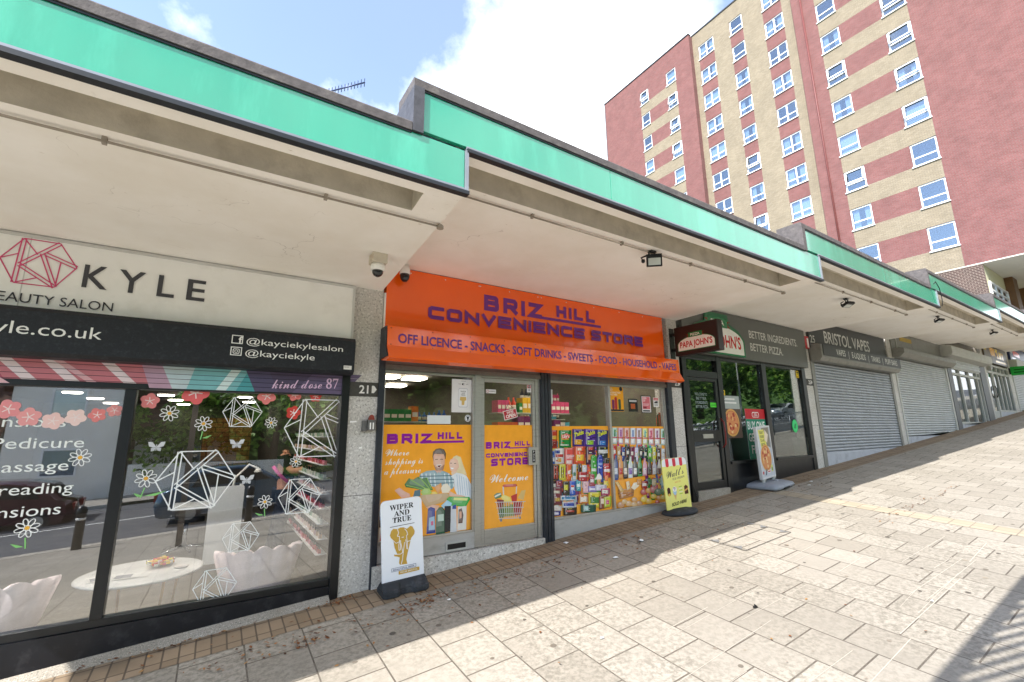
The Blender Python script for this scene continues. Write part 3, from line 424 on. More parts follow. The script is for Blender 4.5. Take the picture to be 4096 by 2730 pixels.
# ------------------------------------------------------------------ ground
slab_m = brick_mat('paving_slabs', '#aaa295', '#999184', '#5a5147', .44, .425, .0065, 'ground', .5, .8, .22, (-2.08+.425*40, 15.03), .5, '#736d61')
kerb_m = brick_mat('kerb_blocks', '#b2aa9c', '#a79f92', '#6b635a', .9, .3, .008, 'ground', .5, .85, .15)
edge_m = brick_mat('brown_edging_bricks', '#97836b', '#86735c', '#5f5142', .205, .105, .007, 'ground', 0, .85, .2, (20, 20), .5)
band_m = brick_mat('buff_band_bricks', '#ada08b', '#a2957f', '#8a7f70', .21, .17, .007, 'ground', 0, .85, .15, (20, 20), .5)
tar_m = mat('asphalt', '#55565a', .9, .2, 30, bmp=.4, bscale=120, dirt='#6b6a68', dirt_scale=.6)
def sheet(name, x0, x1, y0, y1, dz, m, nx=None, ny=1, slant=0.0, zf=None):
    b = MB(); nx = nx or max(1, int((x1-x0)/1.0)); zf = zf or G
    for i in range(nx):
        for j in range(ny):
            q = []
            for a, c in ((i, j), (i+1, j), (i+1, j+1), (i, j+1)):
                x = x0+(x1-x0)*a/nx; y = y0+(y1-y0)*c/ny; q.append((x+slant*(y-y0), y, zf(x, y)+dz))
            b.face(q)
    return struct(b.build(name, m))
sheet('pavement', -16, 70, -9.5, .3, 0, slab_m)
sheet('brick_edging', -16, 70, -.42, .25, .004, edge_m)
sheet('brick_band', 8.43, 8.77, -9.5, -.42, .004, band_m, 1, 1, .0)
RZ = lambda x, y: G(x, -9.5)-.12-.02*min(0, y+9.5)*-1*.2
sheet('kerb', -16, 70, -9.8, -9.5, .004, kerb_m)
b = MB()
for i in range(86):
    x = -16+i; a, c = (x, -9.8, G(x, -9.5)+.004), (x+1, -9.8, G(x+1, -9.5)+.004)
    b.face([a, c, (c[0], -9.8, c[2]-.14), (a[0], -9.8, a[2]-.14)])
struct(b.build('kerb_face', kerb_m))
sheet('road', -40, 90, -18.5, -9.8, -.12, tar_m, 65, 1, 0, lambda x, y: G(x, -9.5))
sheet('road_marking', -16, 70, -14.3, -14.18, -.116, mat('road_paint', '#d8d8d2', .7, .1), None, 1, 0, lambda x, y: G(x, -9.5))
sheet('road_edge_line', -16, 70, -10.4, -10.3, -.116, mat('road_paint', '#d8d8d2'), None, 1, 0, lambda x, y: G(x, -9.5))
sheet('far_pavement', -40, 90, -21.5, -18.5, .0, mat('far_paving', '#a09a90', .9, .1, 3), 65, 1, 0, lambda x, y: G(x, -9.5))
sheet('ground', -400, 400, -400, 400, 0, mat('distant_ground', '#5d6650', .95, .2, .05), 8, 8, 0, lambda x, y: -2.6-.05*abs(min(x, 0))+.0*y)

# ------------------------------------------------------------------ the parade
Bx = [-3.9, 1.30, 6.62, 11.55, 16.52, 21.6, 26.7, 31.8, 36.9]      # canopy steps, lower edge
ZB = [3.255, 3.58, 3.92, 4.245, 4.57, 4.89, 5.21, 5.53, 5.85]        # underside of each fascia
PL = [(-3.9, -3.6), (1.18, 1.50), (6.51, 6.79), (11.34, 11.66), (16.62, 16.96), (22.0, 22.4), (27.12, 27.45), (31.4, 32.0), (36.8, 37.2)]
FY = -2.45
SHOPLAB = ['beauty salon unit with white sign, black roller box and decorated windows',
  'convenience store unit with orange sign, orange window graphics and aluminium door',
  'pizza shop unit with grey sign and black framed door and windows',
  'vape shop unit with closed grey roller shutter under charcoal sign',
  'shuttered unit with pale slatted roller shutter and no name, beside the vape shop',
  'unit with long off white roller box above tall glazed panels',
  'glazed unit under the yellow lettered sign near the end of the parade',
  'last unit in view with blue sign and hanging green sign']
SHOPS = []
sk = lambda y: .18*(1+y/2.45)          # the canopy joints run slightly out of square
for k in range(8):
    x0, x1 = Bx[k], Bx[k+1]; t0, t1 = x0-.33, x1-.33; zb, zt = ZB[k], ZB[k+1]+.012; zs = zb+.014
    s = thing('shop_unit', SHOPLAB[k], 'shop', (x0+.2, 0, G(x0+.2)), 'shop units stepping up the hill')
    SHOPS.append(s)
    # soffit with its recess
    b = MB(); ya, yb, yc = -2.42, -2.30, -2.02; xr0, xr1 = x0+.02, x1-.26
    P = lambda x, y, z=zs: (x+sk(y), y, z)
    for (xa, xb, p, q) in ((x0, x1, ya, yb), (x0, x1, yc, 0.0), (x0, xr0, yb, yc), (xr1, x1, yb, yc)):
        b.face([P(xa, p), P(xa, q), P(xb, q), P(xb, p)])
    b.face([P(x1, ya), P(x1, 0), P(x1, 0, zs+.34), P(x1, ya, zs+.34)])
    b.face([P(x0, ya), P(x1, ya), P(x1, ya, zs+.2), P(x0, ya, zs+.2)])
    b.build('soffit', soffit_m, s)
    b = MB(); zz = zs+.2
    b.face([P(xr0, yc), P(xr1, yc), P(xr1, yc, zz), P(xr0, yc, zz)])
    b.face([P(xr0, yb), P(xr0, yb, zz), P(xr1, yb, zz), P(xr1, yb)])
    b.face([P(xr1, yb), P(xr1, yb, zz), P(xr1, yc, zz), P(xr1, yc)]); b.face([P(xr0, yb), P(xr0, yc), P(xr0, yc, zz), P(xr0, yb, zz)])
    b.face([P(xr0, yb, zz), P(xr0, yc, zz), P(xr1, yc, zz), P(xr1, yb, zz)])
    b.build('soffit_recess', conc_m, s)
    # roof slab
    b = MB().box(t0+.01, t1+.012, FY+.05, 9, zs+.25, zt+.02); b.build('roof', lead_m, s)
    # fascia
    nj = 2; b = MB(); seams = [t0, t0+ (x1-t0)*.31 if k == 1 else t0+(x1-t0)*.5, x1-.012]
    for xa, xb in zip(seams[:-1], seams[1:]): b.box(xa+.0015, xb-.0015, FY, FY+.035, (zb+.047), zt)
    f = b.build('fascia_panel', green_m, s, .002)
    b = MB().box(x0, x1+.016, FY-.022, FY+.03, zb, zb+.026, 0).box(x0, x1, FY-.012, FY+.034, zb+.027, zb+.046, 1)
    b.box(x1-.011, x1+.012, FY-.016, FY+.03, zb+.027, zt, 1)
    b.build('fascia_trim', [trimd_m, trimg_m], s)
    b = MB(); p = [(FY-.016, zt+.002), (FY-.016, zt+.06), (FY-.004, zt+.074), (FY+.3, zt+.085), (FY+.3, zt+.002)]
    b.prism(p, 'x', t0-.07, t1-.075)
    b.build('coping', coping_m, s); MB().box(t0+.003, t1-.076, FY-.008, FY+.03, zt-.012, zt+.0015).build('shadow_gap_strip', trimd_m, s)  # dark strip stands in for the shadow gap under the coping
    if k:
        b = MB().box(t0-.072, t0+.002, FY-.02, FY+.5, ZB[k]+.016, zt+.003)
        b.build('coping_upstand', copdark_m if k == 1 else coping_m, s)
    # pillar
    a, c = PL[k+1]
    b = MB(); zc = 2.17+(.32*k if k else 0)
    zg = min(G(a), G(c))-.15; jn = G(a)+.95
    b.box(a, c, .0, .35, zg, jn-.003, 0).box(a+.001, c-.001, .003, .35, jn-.003, jn+.003, 1).box(a, c, 0, .35, jn+.003, zs+.3, 0)
    b.build('pillar', [gran_m, plate_m], s)
    # party walls, back wall
    b = MB(); zf = G((x0+x1)/2)-.15; 
    if k in (0, 1, 2, 5, 6):
        i0, i1 = PL[k][1]-.05, PL[k+1][0]+.03; zc_ = zs-.75 if k == 0 else zs-.35; yb_ = 11
        b.face([(i0, .1, zf), (i0, yb_, zf), (i0, yb_, zc_), (i0, .1, zc_)], 0).face([(i1, .1, zf), (i1, .1, zc_), (i1, yb_, zc_), (i1, yb_, zf)], 0)
        b.face([(i0, yb_, zf), (i1, yb_, zf), (i1, yb_, zc_), (i0, yb_, zc_)], 0).face([(i0, .1, zc_), (i0, yb_, zc_), (i1, yb_, zc_), (i1, .1, zc_)], 0)
        b.face([(i0, .05, zf), (i1, .05, zf), (i1, yb_, zf), (i0, yb_, zf)], 1)
        b.build('interior_walls', [wallw_m if k in (0, 5) else (dkint_m if k == 2 else wallin_m), floor_m], s)
    # wall behind the signs
    ztop = {0: 2.1, 1: 2.4, 2: 3.0, 3: 3.2, 4: 3.72, 5: 3.82, 6: 4.1, 7: 4.8}[k]
    b = MB().box(PL[k][1], PL[k+1][0], .1, .3, ztop, zs+.3); b.build('upper_wall', agg_m, s)
    # conduit under the canopy
    b = MB(); xa = x0+.24; xb = x1+.02
    b.tube([(xa, -1.93, zs-.024), (xb, -1.93, zs-.024)], .008, 8)
    b.lathe([(.028, 0), (.028, .02), (.02, .03)], (xb+.02, -1.93, zs-.04), 10)
    for xx in [xa+.7+i*1.15 for i in range(5)]:
        if xx < xb: b.box(xx-.011, xx+.011, -1.947, -1.913, zs-.038, zs-.001)
    b.build('conduit', pipe_m, s)

def frame(b, x0, x1, z0, z1, w, y0, y1, mi=0):
    b.box(x0, x0+w, y0, y1, z0, z1, mi).box(x1-w, x1, y0, y1, z0, z1, mi).box(x0+w, x1-w, y0, y1, z0, z0+w, mi).box(x0+w, x1-w, y0, y1, z1-w, z1, mi); return b
def pane(s, x0, x1, z0, z1, y=.06, m=None, label=None, name='window_pane'):
    o = MB().box(x0, x1, y, y+.008, z0, z1).build(name, m or glass_m, s)
    if label: o['label'] = label
    return o
def wedge(x0, x1, y0, y1, ztop, mi=0, b=None):
    """panel whose foot follows the sloping pavement"""
    b = b or MB(); b.hexa([(x0, y0, G(x0)-.03), (x1, y0, G(x1)-.03), (x1, y1, G(x1)-.03), (x0, y1, G(x0)-.03)], [(x0, y0, ztop), (x1, y0, ztop), (x1, y1, ztop), (x0, y1, ztop)], mi); return b
def slats(x0, x1, z0, z1, y, pitch, depth, mi=0):
    b = MB(); n = round((z1-z0)/pitch); p = (z1-z0)/n
    prof = []
    for i in range(n):
        for t, d in ((0, -.6), (.1, -.6), (.15, .35), (.32, .9), (.55, 1), (.78, .8), (.94, .3)):
            prof.append((y-d*depth, z0+(i+t)*p))
    prof.append((y, z1))
    for (ya, za), (yb, zb) in zip(prof[:-1], prof[1:]):
        b.face([(x0, ya, za), (x1, ya, za), (x1, yb, zb), (x0, yb, zb)], mi, None, True)
    return b

def guides(s, m, *bx):
    for q in bx:
        if len(q) == 5:
            x0, x1, y0, y1, z1 = q; b = MB(); b.hexa([(x0, y0, G(x0)-.05), (x1, y0, G(x1)-.05), (x1, y1, G(x1)-.05), (x0, y1, G(x0)-.05)], [(x0, y0, z1), (x1, y0, z1), (x1, y1, z1), (x0, y1, z1)]); b.build('shutter_guide', m, s, .003)
# number plates on the pillars: flush stone bands with painted figures
for k, num in ((0, '21'), (1, '23'), (2, '25')):
    a, c = PL[k+1]; z = (2.05, 2.38, 2.64)[k]
    b = MB().box(a+.001, c-.001, -.006, .01, z, z+.155); p = b.build('number_band', plate_m, SHOPS[k])
    f = Flat((0, -.007, 0)); f.text(num, a+.1, z+.035, .085, '#e8e6e0', bold=.02)
    f.poly([(c-.085, z+.04), (c-.06, z+.04), (c-.03, z+.08), (c-.06, z+.12), (c-.085, z+.12)], '#e8e6e0')
    f.build('number_figures', p, paint_m)

# ------------------------------------------------------------------ 1 beauty salon front
s = SHOPS[0]
b = MB()
b.box(1.1, 1.18, -.02, .1, G(1.1)-.05, 2.3).box(-.66, -.58, 0, .1, .26, 2.05).box(-3.6, 1.1, .02, .1, .2, .262).box(-3.6, 1.1, .0, .1, 2.05, 2.1)
b.build('window_frame', black_m, s, .004)
wedge(-3.6, 1.1, .0, .09, .2).build('stall_riser', mat('navy_black_riser', '#14161c', .4, .3, 6, dirt='#3a3a3c', dirt_scale=6), s)
b = MB(); b.hexa([(-3.6, -.09, G(-3.6)-.02), (1.1, -.09, G(1.1)-.02), (1.1, .0, G(1.1)-.02), (-3.6, .0, G(-3.6)-.02)], [(-3.6, -.05, G(-3.6)+.02), (1.1, -.05, G(1.1)+.02), (1.1, -.001, G(1.1)+.05), (-3.6, -.001, G(-3.6)+.05)])
b.build('mortar_fillet', agg_m, s)
pane(s, -3.6, -.66, .26, 2.05); pane(s, -.58, 1.1, .26, 2.05)
b = MB(); b.prism([(-.2, 2.29), (-.2, 2.605), (-.17, 2.64), (.1, 2.64), (.1, 2.26), (-.16, 2.26)], 'x', -3.7, 1.17)
sbx = b.build('shutter_box', mat('black_speckled_box', '#1d2025', .55, .35, 60, dirt='#3a3d42', dirt_scale=20), s, .004)
f = Flat((0, -.203, 0))
f.text('kayciekyle.co.uk', -.83, 2.42, .095, '#f2f2ee', al='R', width=1.1)
f.rect(.06, .15, 2.48, 2.56, '#f2f2ee').rect(.068, .142, 2.488, 2.552, '#1d2025').text('f', .115, 2.49, .058, '#f2f2ee', bold=.03)
f.text('@kayciekylesalon', .178, 2.485, .058, '#f2f2ee', width=.865)
f.rect(.06, .15, 2.37, 2.45, '#f2f2ee').rect(.068, .142, 2.378, 2.442, '#1d2025').rrect(.078, .132, 2.386, 2.434, .012, '#f2f2ee').rrect(.084, .126, 2.391, 2.429, .01, '#1d2025').circle(.105, 2.41, .014, '#f2f2ee').circle(.105, 2.41, .009, '#1d2025')
f.text('@kayciekyle', .178, 2.375, .058, '#f2f2ee', width=.6)
f.rect(1.06, 1.14, 2.305, 2.345, '#e4e2dc').text('QUICK', 1.067, 2.325, .012, '#2a2a2a', width=.05)
f.build('lettering', sbx, paint_m)
# painted roller shutter, raised: five slats show
b = slats(-3.6, 1.1, 2.06, 2.28, .02, .046, .012)
sh = b.build('roller_shutter', mat('shutter_backing', '#3a3440', .5, .2, 6), s)
f = Flat((0, .004, 0), step=.0001)
def gpoly(pts, col):
    for i in range(5):
        z0 = 2.0645+i*.0437; z1 = z0+.04
        q = pts
        for (zz, sgn) in ((z0, 1), (z1, -1)):
            r = []
            for j in range(len(q)):
                a, c = q[j-1], q[j]; da, dc = (a[1]-zz)*sgn, (c[1]-zz)*sgn
                if da*dc < 0: t = da/(da-dc); r.append((a[0]+(c[0]-a[0])*t, zz))
                if dc >= 0: r.append(c)
            q = r
            if len(q) < 3: break
        if len(q) >= 3: f.poly(q, col)
def gband(x0, x1, col, sh_=0.0): gpoly([(x0, 2.06), (x1, 2.06), (x1+sh_, 2.28), (x0+sh_, 2.28)], col)
gband(-3.6, -1.28, '#4a3350'); gband(-1.6, -.2, '#cf7f88', -.1); gband(-1.46, -1.36, '#b4586e', -.14)
for xx in (-1.5, -1.25, -1.0, -.64): gband(xx, xx+.085, '#f2dfe2', -.22)
gband(-.86, -.8, '#e6b4ba', -.3); gband(-1.4, -1.34, '#e8bcc2', -.3); gband(-.5, -.3, '#c4a0b4', -.08); gband(-.34, .0, '#c8d8dc', -.1); gband(-.24, .28, '#86c2c6', .05); gband(-.02, .06, '#dff0ee', .12); gband(.14, .3, '#55a5ab', .1)
gband(.3, 1.1, '#5a5068', .02); gband(.3, .5, '#5d5672', -.1); gband(.62, 1.1, '#6c5f7c', .2)
f.text('𝓴𝓲𝓷𝓭 𝓭𝓸𝓼𝓮 𝟖𝟕', .44, 2.1, .1, '#ecc9e4', width=.62, slope=.04)
f.build('painted_design', sh, paint_m)

# salon sign
b = MB().box(-3.7, 1.17, -.035, .09, 2.65, 3.262); t = thing('shop_sign', 'white beauty salon sign board with pink faceted logo and grey lettering', 'sign', (-1.2, 0, 2.65), 'shop signs along the parade')
b.build('sign_board', white_m, t, .004)
b = MB().box(1.15, 1.175, -.045, .0, 2.65, 3.262).box(-3.7, 1.15, -.045, .0, 3.235, 3.262).box(-1.387, -1.38, -.0365, -.03, 2.66, 3.235); b.build('sign_frame', mat('pale_sign_frame', '#c9c8c4', .4, .05), t)
f = Flat((0, -.0375, 0)); k_logo(f, -1.31, 3.035, .222, '#d8527e', .0085)
for ch, x, w in (('K', -1.04, .16), ('Y', -.815, .18), ('L', -.545, .125), ('E', -.33, .14)): f.text(ch, x, 2.88, .195, '#4b4b4f', width=w, bold=.012)
f.text('BEAUTY SALON', -.82, 2.695, .075, '#3d3d42', al='R', width=.74)
f.build('lettering', t, paint_m)

# stickers on the salon glass, each a thing of its own
GY = .0585
def sticker(name, label, cat, group, draw, col_=None):
    f = Flat((0, GY-.0006*RN.random(), 0), step=.0001); draw(f); o = f.build(name, None, card_m); return tag(o, label, cat, group)
for x, z, r, w, clip, lab in ((-.08, 1.27, .292, .0095, None, 'largest white faceted logo sticker in the middle of the salon window'),
      (.22, 1.87, .162, .006, None, 'small white faceted logo sticker near the top of the salon window'),
      (.93, 1.72, .34, .009, 1.1, 'big white faceted logo sticker cut off by the right window edge'),
      (.78, 1.06, .19, .0068, None, 'white faceted logo sticker right of the daisies, above the pink armchair'),
      (.31, .74, .145, .0055, None, 'small white faceted logo sticker overlapping the armchair back'),
      (.15, .355, .162, .0058, None, 'lowest white faceted logo sticker near the window sill')):
    sticker('logo_sticker', lab, 'window sticker', 'white logo stickers on the salon glass', lambda f: k_logo(f, x, z, r, '#f4f6f4', w, clip))
def daisy(f, x, z, r, stem, petal_n=8):
    for i in range(petal_n):
        a = i*2*math.pi/petal_n+.3; cx, cz = x+math.cos(a)*r*.62, z+math.sin(a)*r*.62
        pts = [(cx+math.cos(a)*r*.38*math.cos(t)-math.sin(a)*r*.2*math.sin(t), cz+math.sin(a)*r*.38*math.cos(t)+math.cos(a)*r*.2*math.sin(t)) for t in [j*math.pi/6 for j in range(13)]]
        f.line(pts, r*.085, '#f4f4f0')
    f.circle(x, z, r*.2, '#f2b640')
    if stem:
        f.line([(x+.0, z-r), (x-.01*stem, z-r*2.1)], .008, '#8ccf7a'); f.poly([(x, z-r*1.9), (x+.05*stem, z-r*1.6), (x+.075*stem, z-r*1.5), (x+.04*stem, z-r*1.95)], '#8ccf7a')
        if abs(stem) > 1: f.poly([(x, z-r*1.9), (x-.05, z-r*1.6), (x-.07, z-r*1.55), (x-.04, z-r*1.98)], '#8ccf7a')
for x, z, r, st, lab in ((-.34, 1.85, .07, 0, 'white daisy sticker without stem beside the pink blossom right of the mullion'), (-.08, 1.76, .068, 1, 'daisy sticker with one green leaf below the top row of the salon window'),
      (.47, 1.77, .055, 0, 'small daisy sticker between the two upper logo stickers'), (-.88, 1.49, .07, 0, 'daisy sticker under the word Pedicure'), (-.44, 1.3, .075, 2, 'daisy sticker with two leaves just right of the mullion'),
      (.72, 1.39, .055, 0, 'daisy sticker below the big cut off logo'), (.48, 1.03, .062, -1, 'daisy sticker with leaf left of the lower right logo'), (-1.11, .98, .07, -1, 'daisy sticker on a curved stem below the window lettering')):
    sticker('daisy_sticker', lab, 'window sticker', 'daisy stickers on the salon glass', lambda f: daisy(f, x, z, r, st))
def blossom(f, x, z, r, a0, c1, c2):
    pts = []
    for i in range(50):
        a = i*2*math.pi/50; rr = r*(.74+.26*abs(math.sin(2.5*a+a0))); pts.append((x+rr*math.cos(a), z+rr*math.sin(a)))
    pts = [p for p in pts]; f.poly([(px, min(pz, 2.05)) for px, pz in pts], c1)
    for i in range(5):
        a = a0+i*2*math.pi/5; f.line([(x, min(z, 2.045)), (x+r*.5*math.cos(a), min(z+r*.5*math.sin(a), 2.046))], r*.09, c2)
BL = ((-1.34, 1.87, .075, 'far left'), (-1.22, 1.81, .075, 'second from the left'), (-1.08, 1.78, .07, 'over the word Extensions'), (-.95, 1.81, .07, 'pale, right of the word Extensions'), (-.82, 1.83, .06, 'deep, two left of the mullion'), (-.715, 1.87, .055, 'just left of the mullion'),
      (-.49, 1.955, .07, 'high, just right of the mullion'), (-.17, 2.04, .11, 'largest, hanging under the painted shutter'), (.41, 2.03, .085, 'under the shutter beside the top logo'), (.66, 2.055, .07, 'half hidden by the shutter'), (.86, 2.04, .06, 'red, last under the shutter on the right'), (.66, 1.87, .07, 'red, behind the big cut off logo'))
for i, (x, z, r, lab) in enumerate(BL):
    c = ('#f29a9c', '#f4a6a4', '#f8cfc8', '#fadad2', '#ee8a86', '#f4a09c', '#f08e8e', '#ef6f70', '#f28a86', '#f0827c', '#e2544e', '#d8483e')[i]
    sticker('paper_blossom', 'pink paper blossom on the salon window, '+lab, 'paper flower', 'pink blossoms along the salon window', lambda f: blossom(f, x, z, r, i*.7, c, '#fbe6e2'))
def butterfly(f, x, z, r):
    for sg in (-1, 1):
        f.poly([(x, z), (x+sg*r*.5, z+r*.7), (x+sg*r, z+r*.75), (x+sg*r*.85, z+r*.1), (x+sg*r*.3, z-r*.05)], '#d9dadc'); f.poly([(x, z-r*.05), (x+sg*r*.6, z-r*.1), (x+sg*r*.55, z-r*.6), (x+sg*r*.2, z-r*.5)], '#c9cbce')
    f.line([(x, z-r*.5), (x, z+r*.4)], r*.12, '#bfc0c2')
for x, z, lab in ((-.4, 1.56, 'right of the mullion'), (.2, 1.57, 'under the small top logo'), (.31, 1.24, 'beside the largest logo')):
    sticker('butterfly_sticker', 'silver butterfly sticker on the salon window '+lab, 'window sticker', 'butterfly stickers on the salon glass', lambda f: butterfly(f, x, z, .06))
for wd, xr, z, h, wd_ in (('Extensions', -1.0, 1.735, .082, .62), ('Pedicure', -.87, 1.57, .082, .52), ('Massage', -.94, 1.395, .08, .48), ('Threading', -.89, 1.225, .08, .575), ('Extensions', -.94, 1.065, .08, .6)):
    f = Flat((0, GY, 0), step=.0001); f.text(wd, xr, z, h, '#f2f4ee', al='R', width=wd_); o = f.build('window_lettering', None, card_m)
    tag(o, 'white vinyl word %s %s on the salon window' % (wd, 'heading the list' if z > 1.7 else 'ending the list' if z < 1.1 else 'in the list'), 'window lettering', 'white treatment list on the salon glass')
# ------------------------------------------------------------------ inside the salon
FZ = -.05
def tub_chair(x, y, rz, label):
    t = thing('tub_chair', label, 'armchair', (x, y, FZ), 'pink scalloped armchairs in the salon', (0, 0, rz))
    pk_ = mat('pale_pink_velvet', '#eddde2', .85, .08, 9)
    b = MB(); n = 9; R0, R1 = .30, .42
    def wall(a, zf_, r): return (math.cos(a)*r, math.sin(a)*r, zf_)
    m = 54; A = [math.pi*(-.15)+math.pi*1.3*i/m for i in range(m+1)]
    def topz(i):
        u = i/m*n; return .56+.045*abs(math.sin(math.pi*u)) - .1*abs(i/m-.5)*2
    for i in range(m):
        a, c = A[i], A[i+1]; za, zc = topz(i), topz(i+1)
        ob, ot = wall(a, .06, R0), wall(a, za, R1); ob2, ot2 = wall(c, .06, R0), wall(c, zc, R1)
        ib, it = wall(a, .3, R0-.03), wall(a, za-.01, R1-.08); ib2, it2 = wall(c, .3, R0-.03), wall(c, zc-.01, R1-.08)
        b.face([ob, ob2, ot2, ot], 0, None, True); b.face([ib2, ib, it, it2], 0, None, True); b.face([ot, ot2, it2, it], 0, None, True)
    for a, i in ((A[0], 0), (A[-1], m)): b.face([wall(a, .06, R0), wall(a, topz(i), R1), wall(a, topz(i)-.01, R1-.08), wall(a, .3, R0-.03)])
    b.build('backrest', pk_, t)
    b = MB().lathe([(.28, .06), (.31, .1), (.32, .28), (.27, .33), (0.02, .335)], (0, 0, 0), 24); b.build('seat', pk_, t)
    for sx in (-1, 1):
        for sy in (-1, 1): MB().tube([(sx*.18, sy*.18, 0), (sx*.18, sy*.18, .07)], .014).build('leg', alu_m, t)
    return t
tub_chair(.55, .86, rad(180), 'pale pink scalloped armchair right of the round table in the salon window')
tub_chair(-1.42, .8, rad(165), 'pale pink scalloped armchair left of the round table in the salon window')
t = thing('coffee_table', 'round white coffee table between the pink armchairs behind the salon glass', 'table', (-.43, .78, FZ))
MB().lathe([(.0, .43), (.47, .43), (.485, .44), (.485, .448), (.47, .455), (.0, .455)], (-.43, .78, FZ), 40).build('table_top', mat('white_lacquer', '#e6e6e6', .25, .03), t)
for i in range(4):
    a = .6+i*math.pi/2; MB().tube([(-.43+.3*math.cos(a), .78+.3*math.sin(a), FZ), (-.43+.34*math.cos(a), .78+.34*math.sin(a), FZ+.43)], .012).build('leg', mat('brass_leg', '#b8956a', .35, .05, 9, metal=.8), t)
TZ = FZ+.456
t = thing('sweet_bowl', 'glass bowl of red and yellow wrapped sweets on the round table', 'bowl', (-.3, .9, TZ))
MB().lathe([(.05, 0), (.09, .02), (.12, .06), (.117, .06), (.085, .025), (.0, .01)], (-.3, .9, TZ), 24).build('bowl', glass_m, t)
b = MB()
for i in range(70):
    a = RN.random()*6.28; r = RN.random()**.5*.105; z = TZ+.03+RN.random()*.045*(1.2-r/.11); q = .011+RN.random()*.008
    x, y = -.3+r*math.cos(a), .9+r*math.sin(a); b.box(x-q, x+q, y-q, y+q, z-q*.6, z+q*.7, 0, lin(RN.choice(['#e0362c', '#f2c32a', '#f08a2a', '#e9e2d2', '#d84a5a', '#f4de5a'])))
b.build('sweets', card_m, t)
for i, (x, y, a, w, lab) in enumerate(((-.68, .68, .2, .13, 'open price list lying on the left of the round table'), (-.5, .62, -.1, .14, 'white sheet lying at the near edge of the round table'))):
    b = MB(); c_, s_ = math.cos(a), math.sin(a)
    b.face([(x+px*c_-py*s_, y+px*s_+py*c_, TZ+.004+i*.002) for px, py in ((-w, -.09), (w, -.09), (w, .09), (-w, .09))], 0, lin('#d8d8d6'))
    b.face([(x+px*c_-py*s_, y+px*s_+py*c_, TZ+.005+i*.002) for px, py in ((-w*.8, -.06), (w*.1, -.06), (w*.1, .06), (-w*.8, .06))], 0, lin('#8a8c94'))
    centre('paper_sheet', b, card_m, lab, 'paper', 'papers on the salon table')
b = MB().lathe([(.0, 0), (.05, .0), (.065, .012), (.06, .014), (.045, .006), (.0, .005)], (-.13, .72, TZ), 20)
centre('saucer', b, mat('white_china', '#e2dcda', .2, .03), 'small white saucer right of the bowl of sweets', 'saucer')
# nail desk
t = thing('nail_desk', 'tall white desk panel deeper in the salon behind the right armchair', 'desk', (.28, 2.9, FZ))
MB().box(.05, .42, 2.75, 2.8, FZ, FZ+1.0).box(.42, .46, 2.75, 3.3, FZ, FZ+.98).build('panel', mat('white_laminate', '#dcdfe2', .4, .03), t)
MB().box(-.35, .46, 2.8, 3.35, FZ+.72, FZ+.76).build('desk_top', mat('white_laminate', '#dcdfe2'), t)
MB().tube([(.3, 2.95, FZ+.76), (.34, 2.95, FZ+1.1), (.5, 2.9, FZ+1.28), (.62, 2.85, FZ+1.22)], .016).lathe([(.03, 0), (.06, -.05)], (.62, 2.85, FZ+1.22), 12).build('desk_lamp', white_m, t)
t = thing('office_chair', 'black swivel chair with chrome star base near the white desk', 'office chair', (-.2, 3.7, FZ))
b = MB().tube([(-.2, 3.7, FZ+.08), (-.2, 3.7, FZ+.45)], .03)
for i in range(5):
    a = i*1.2566; b.tube([(-.2, 3.7, FZ+.1), (-.2+.3*math.cos(a), 3.7+.3*math.sin(a), FZ+.06)], [.025, .015])
b.build('star_base', mat('chrome', '#c9cbcf', .15, .02, 5, metal=.9), t)
MB().box(-.43, .03, 3.48, 3.92, FZ+.45, FZ+.53).build('seat', black_m, t, .02)
MB().box(-.42, .02, 3.9, 3.95, FZ+.6, FZ+1.0).build('backrest', black_m, t, .02)
# nail varnish shelves on the right wall
t = thing('varnish_rack', 'white wall rack with rows of nail varnish bottles at the right end of the salon', 'shelf rack', (1.12, 1.9, .3))
BOT = {}
def shared(key, mb, m, name):
    if key not in BOT: o_ = mb.build(name, m); BOT[key] = o_; return o_
    o_ = BOT[key].copy(); COL.objects.link(o_); return o_
for i in range(9):
    z = .38+i*.155
    MB().box(1.05, 1.16, .5, 2.9, z, z+.008).build('shelf', mat('white_laminate', '#dcdfe2'), t)
    for j in range(30):
        cn, c = RN.choice([(('red', '#b83a3c'), ('pink', '#d8506a'), ('pale pink', '#e88aa0'), ('dark red', '#8a2a40')), (('cream', '#e6d2c8'), ('beige', '#c8a890'), ('rose', '#d8b8c0')), (('pale green', '#c0c8c0'), ('green', '#8aa890'), ('white', '#e8e4d8'))][i % 3])
        mb = MB().box(-.016, .016, -.016, .016, 0, .044, 0, lin(c)).box(-.007, .007, -.007, .007, .0445, .085, 0, lin('#202022'))
        o = shared(('v', cn), mb, card_m, 'varnish_bottle'); o.location = (1.085+.02*RN.random(), .55+j*.078, z+.0085)
        tag(o, cn+' nail varnish bottle with black cap on the white wall rack', 'bottle', cn+' varnish bottles on the rack')
# ceiling lights in the salon; those near the front are added to light the furniture
for i, (x, y) in enumerate(((-2.36, 7.0), (-2.3, 8.7), (-2.27, 10.4), (-.91, 7.05), (-.83, 8.6), (-.75, 10.4), (.54, 7), (.72, 8.7), (-1.6, 1.3), (.2, 1.4), (-.7, 2.2), (-2.6, 1.6), (.7, 3.0))):
    b = MB().lathe([(.0, 0), (.14, 0), (.15, .02), (.0, .02)], (x, y, 2.49), 20); o = centre('ceiling_light', b, emit_mat('salon_downlight', '#fff6e8', 6) if y > 2.5 else emit_mat('salon_front_fill', '#fff6e8', 30), 'lit round downlight in the salon ceiling, added as fill where near the front', 'ceiling light', 'salon ceiling lights')
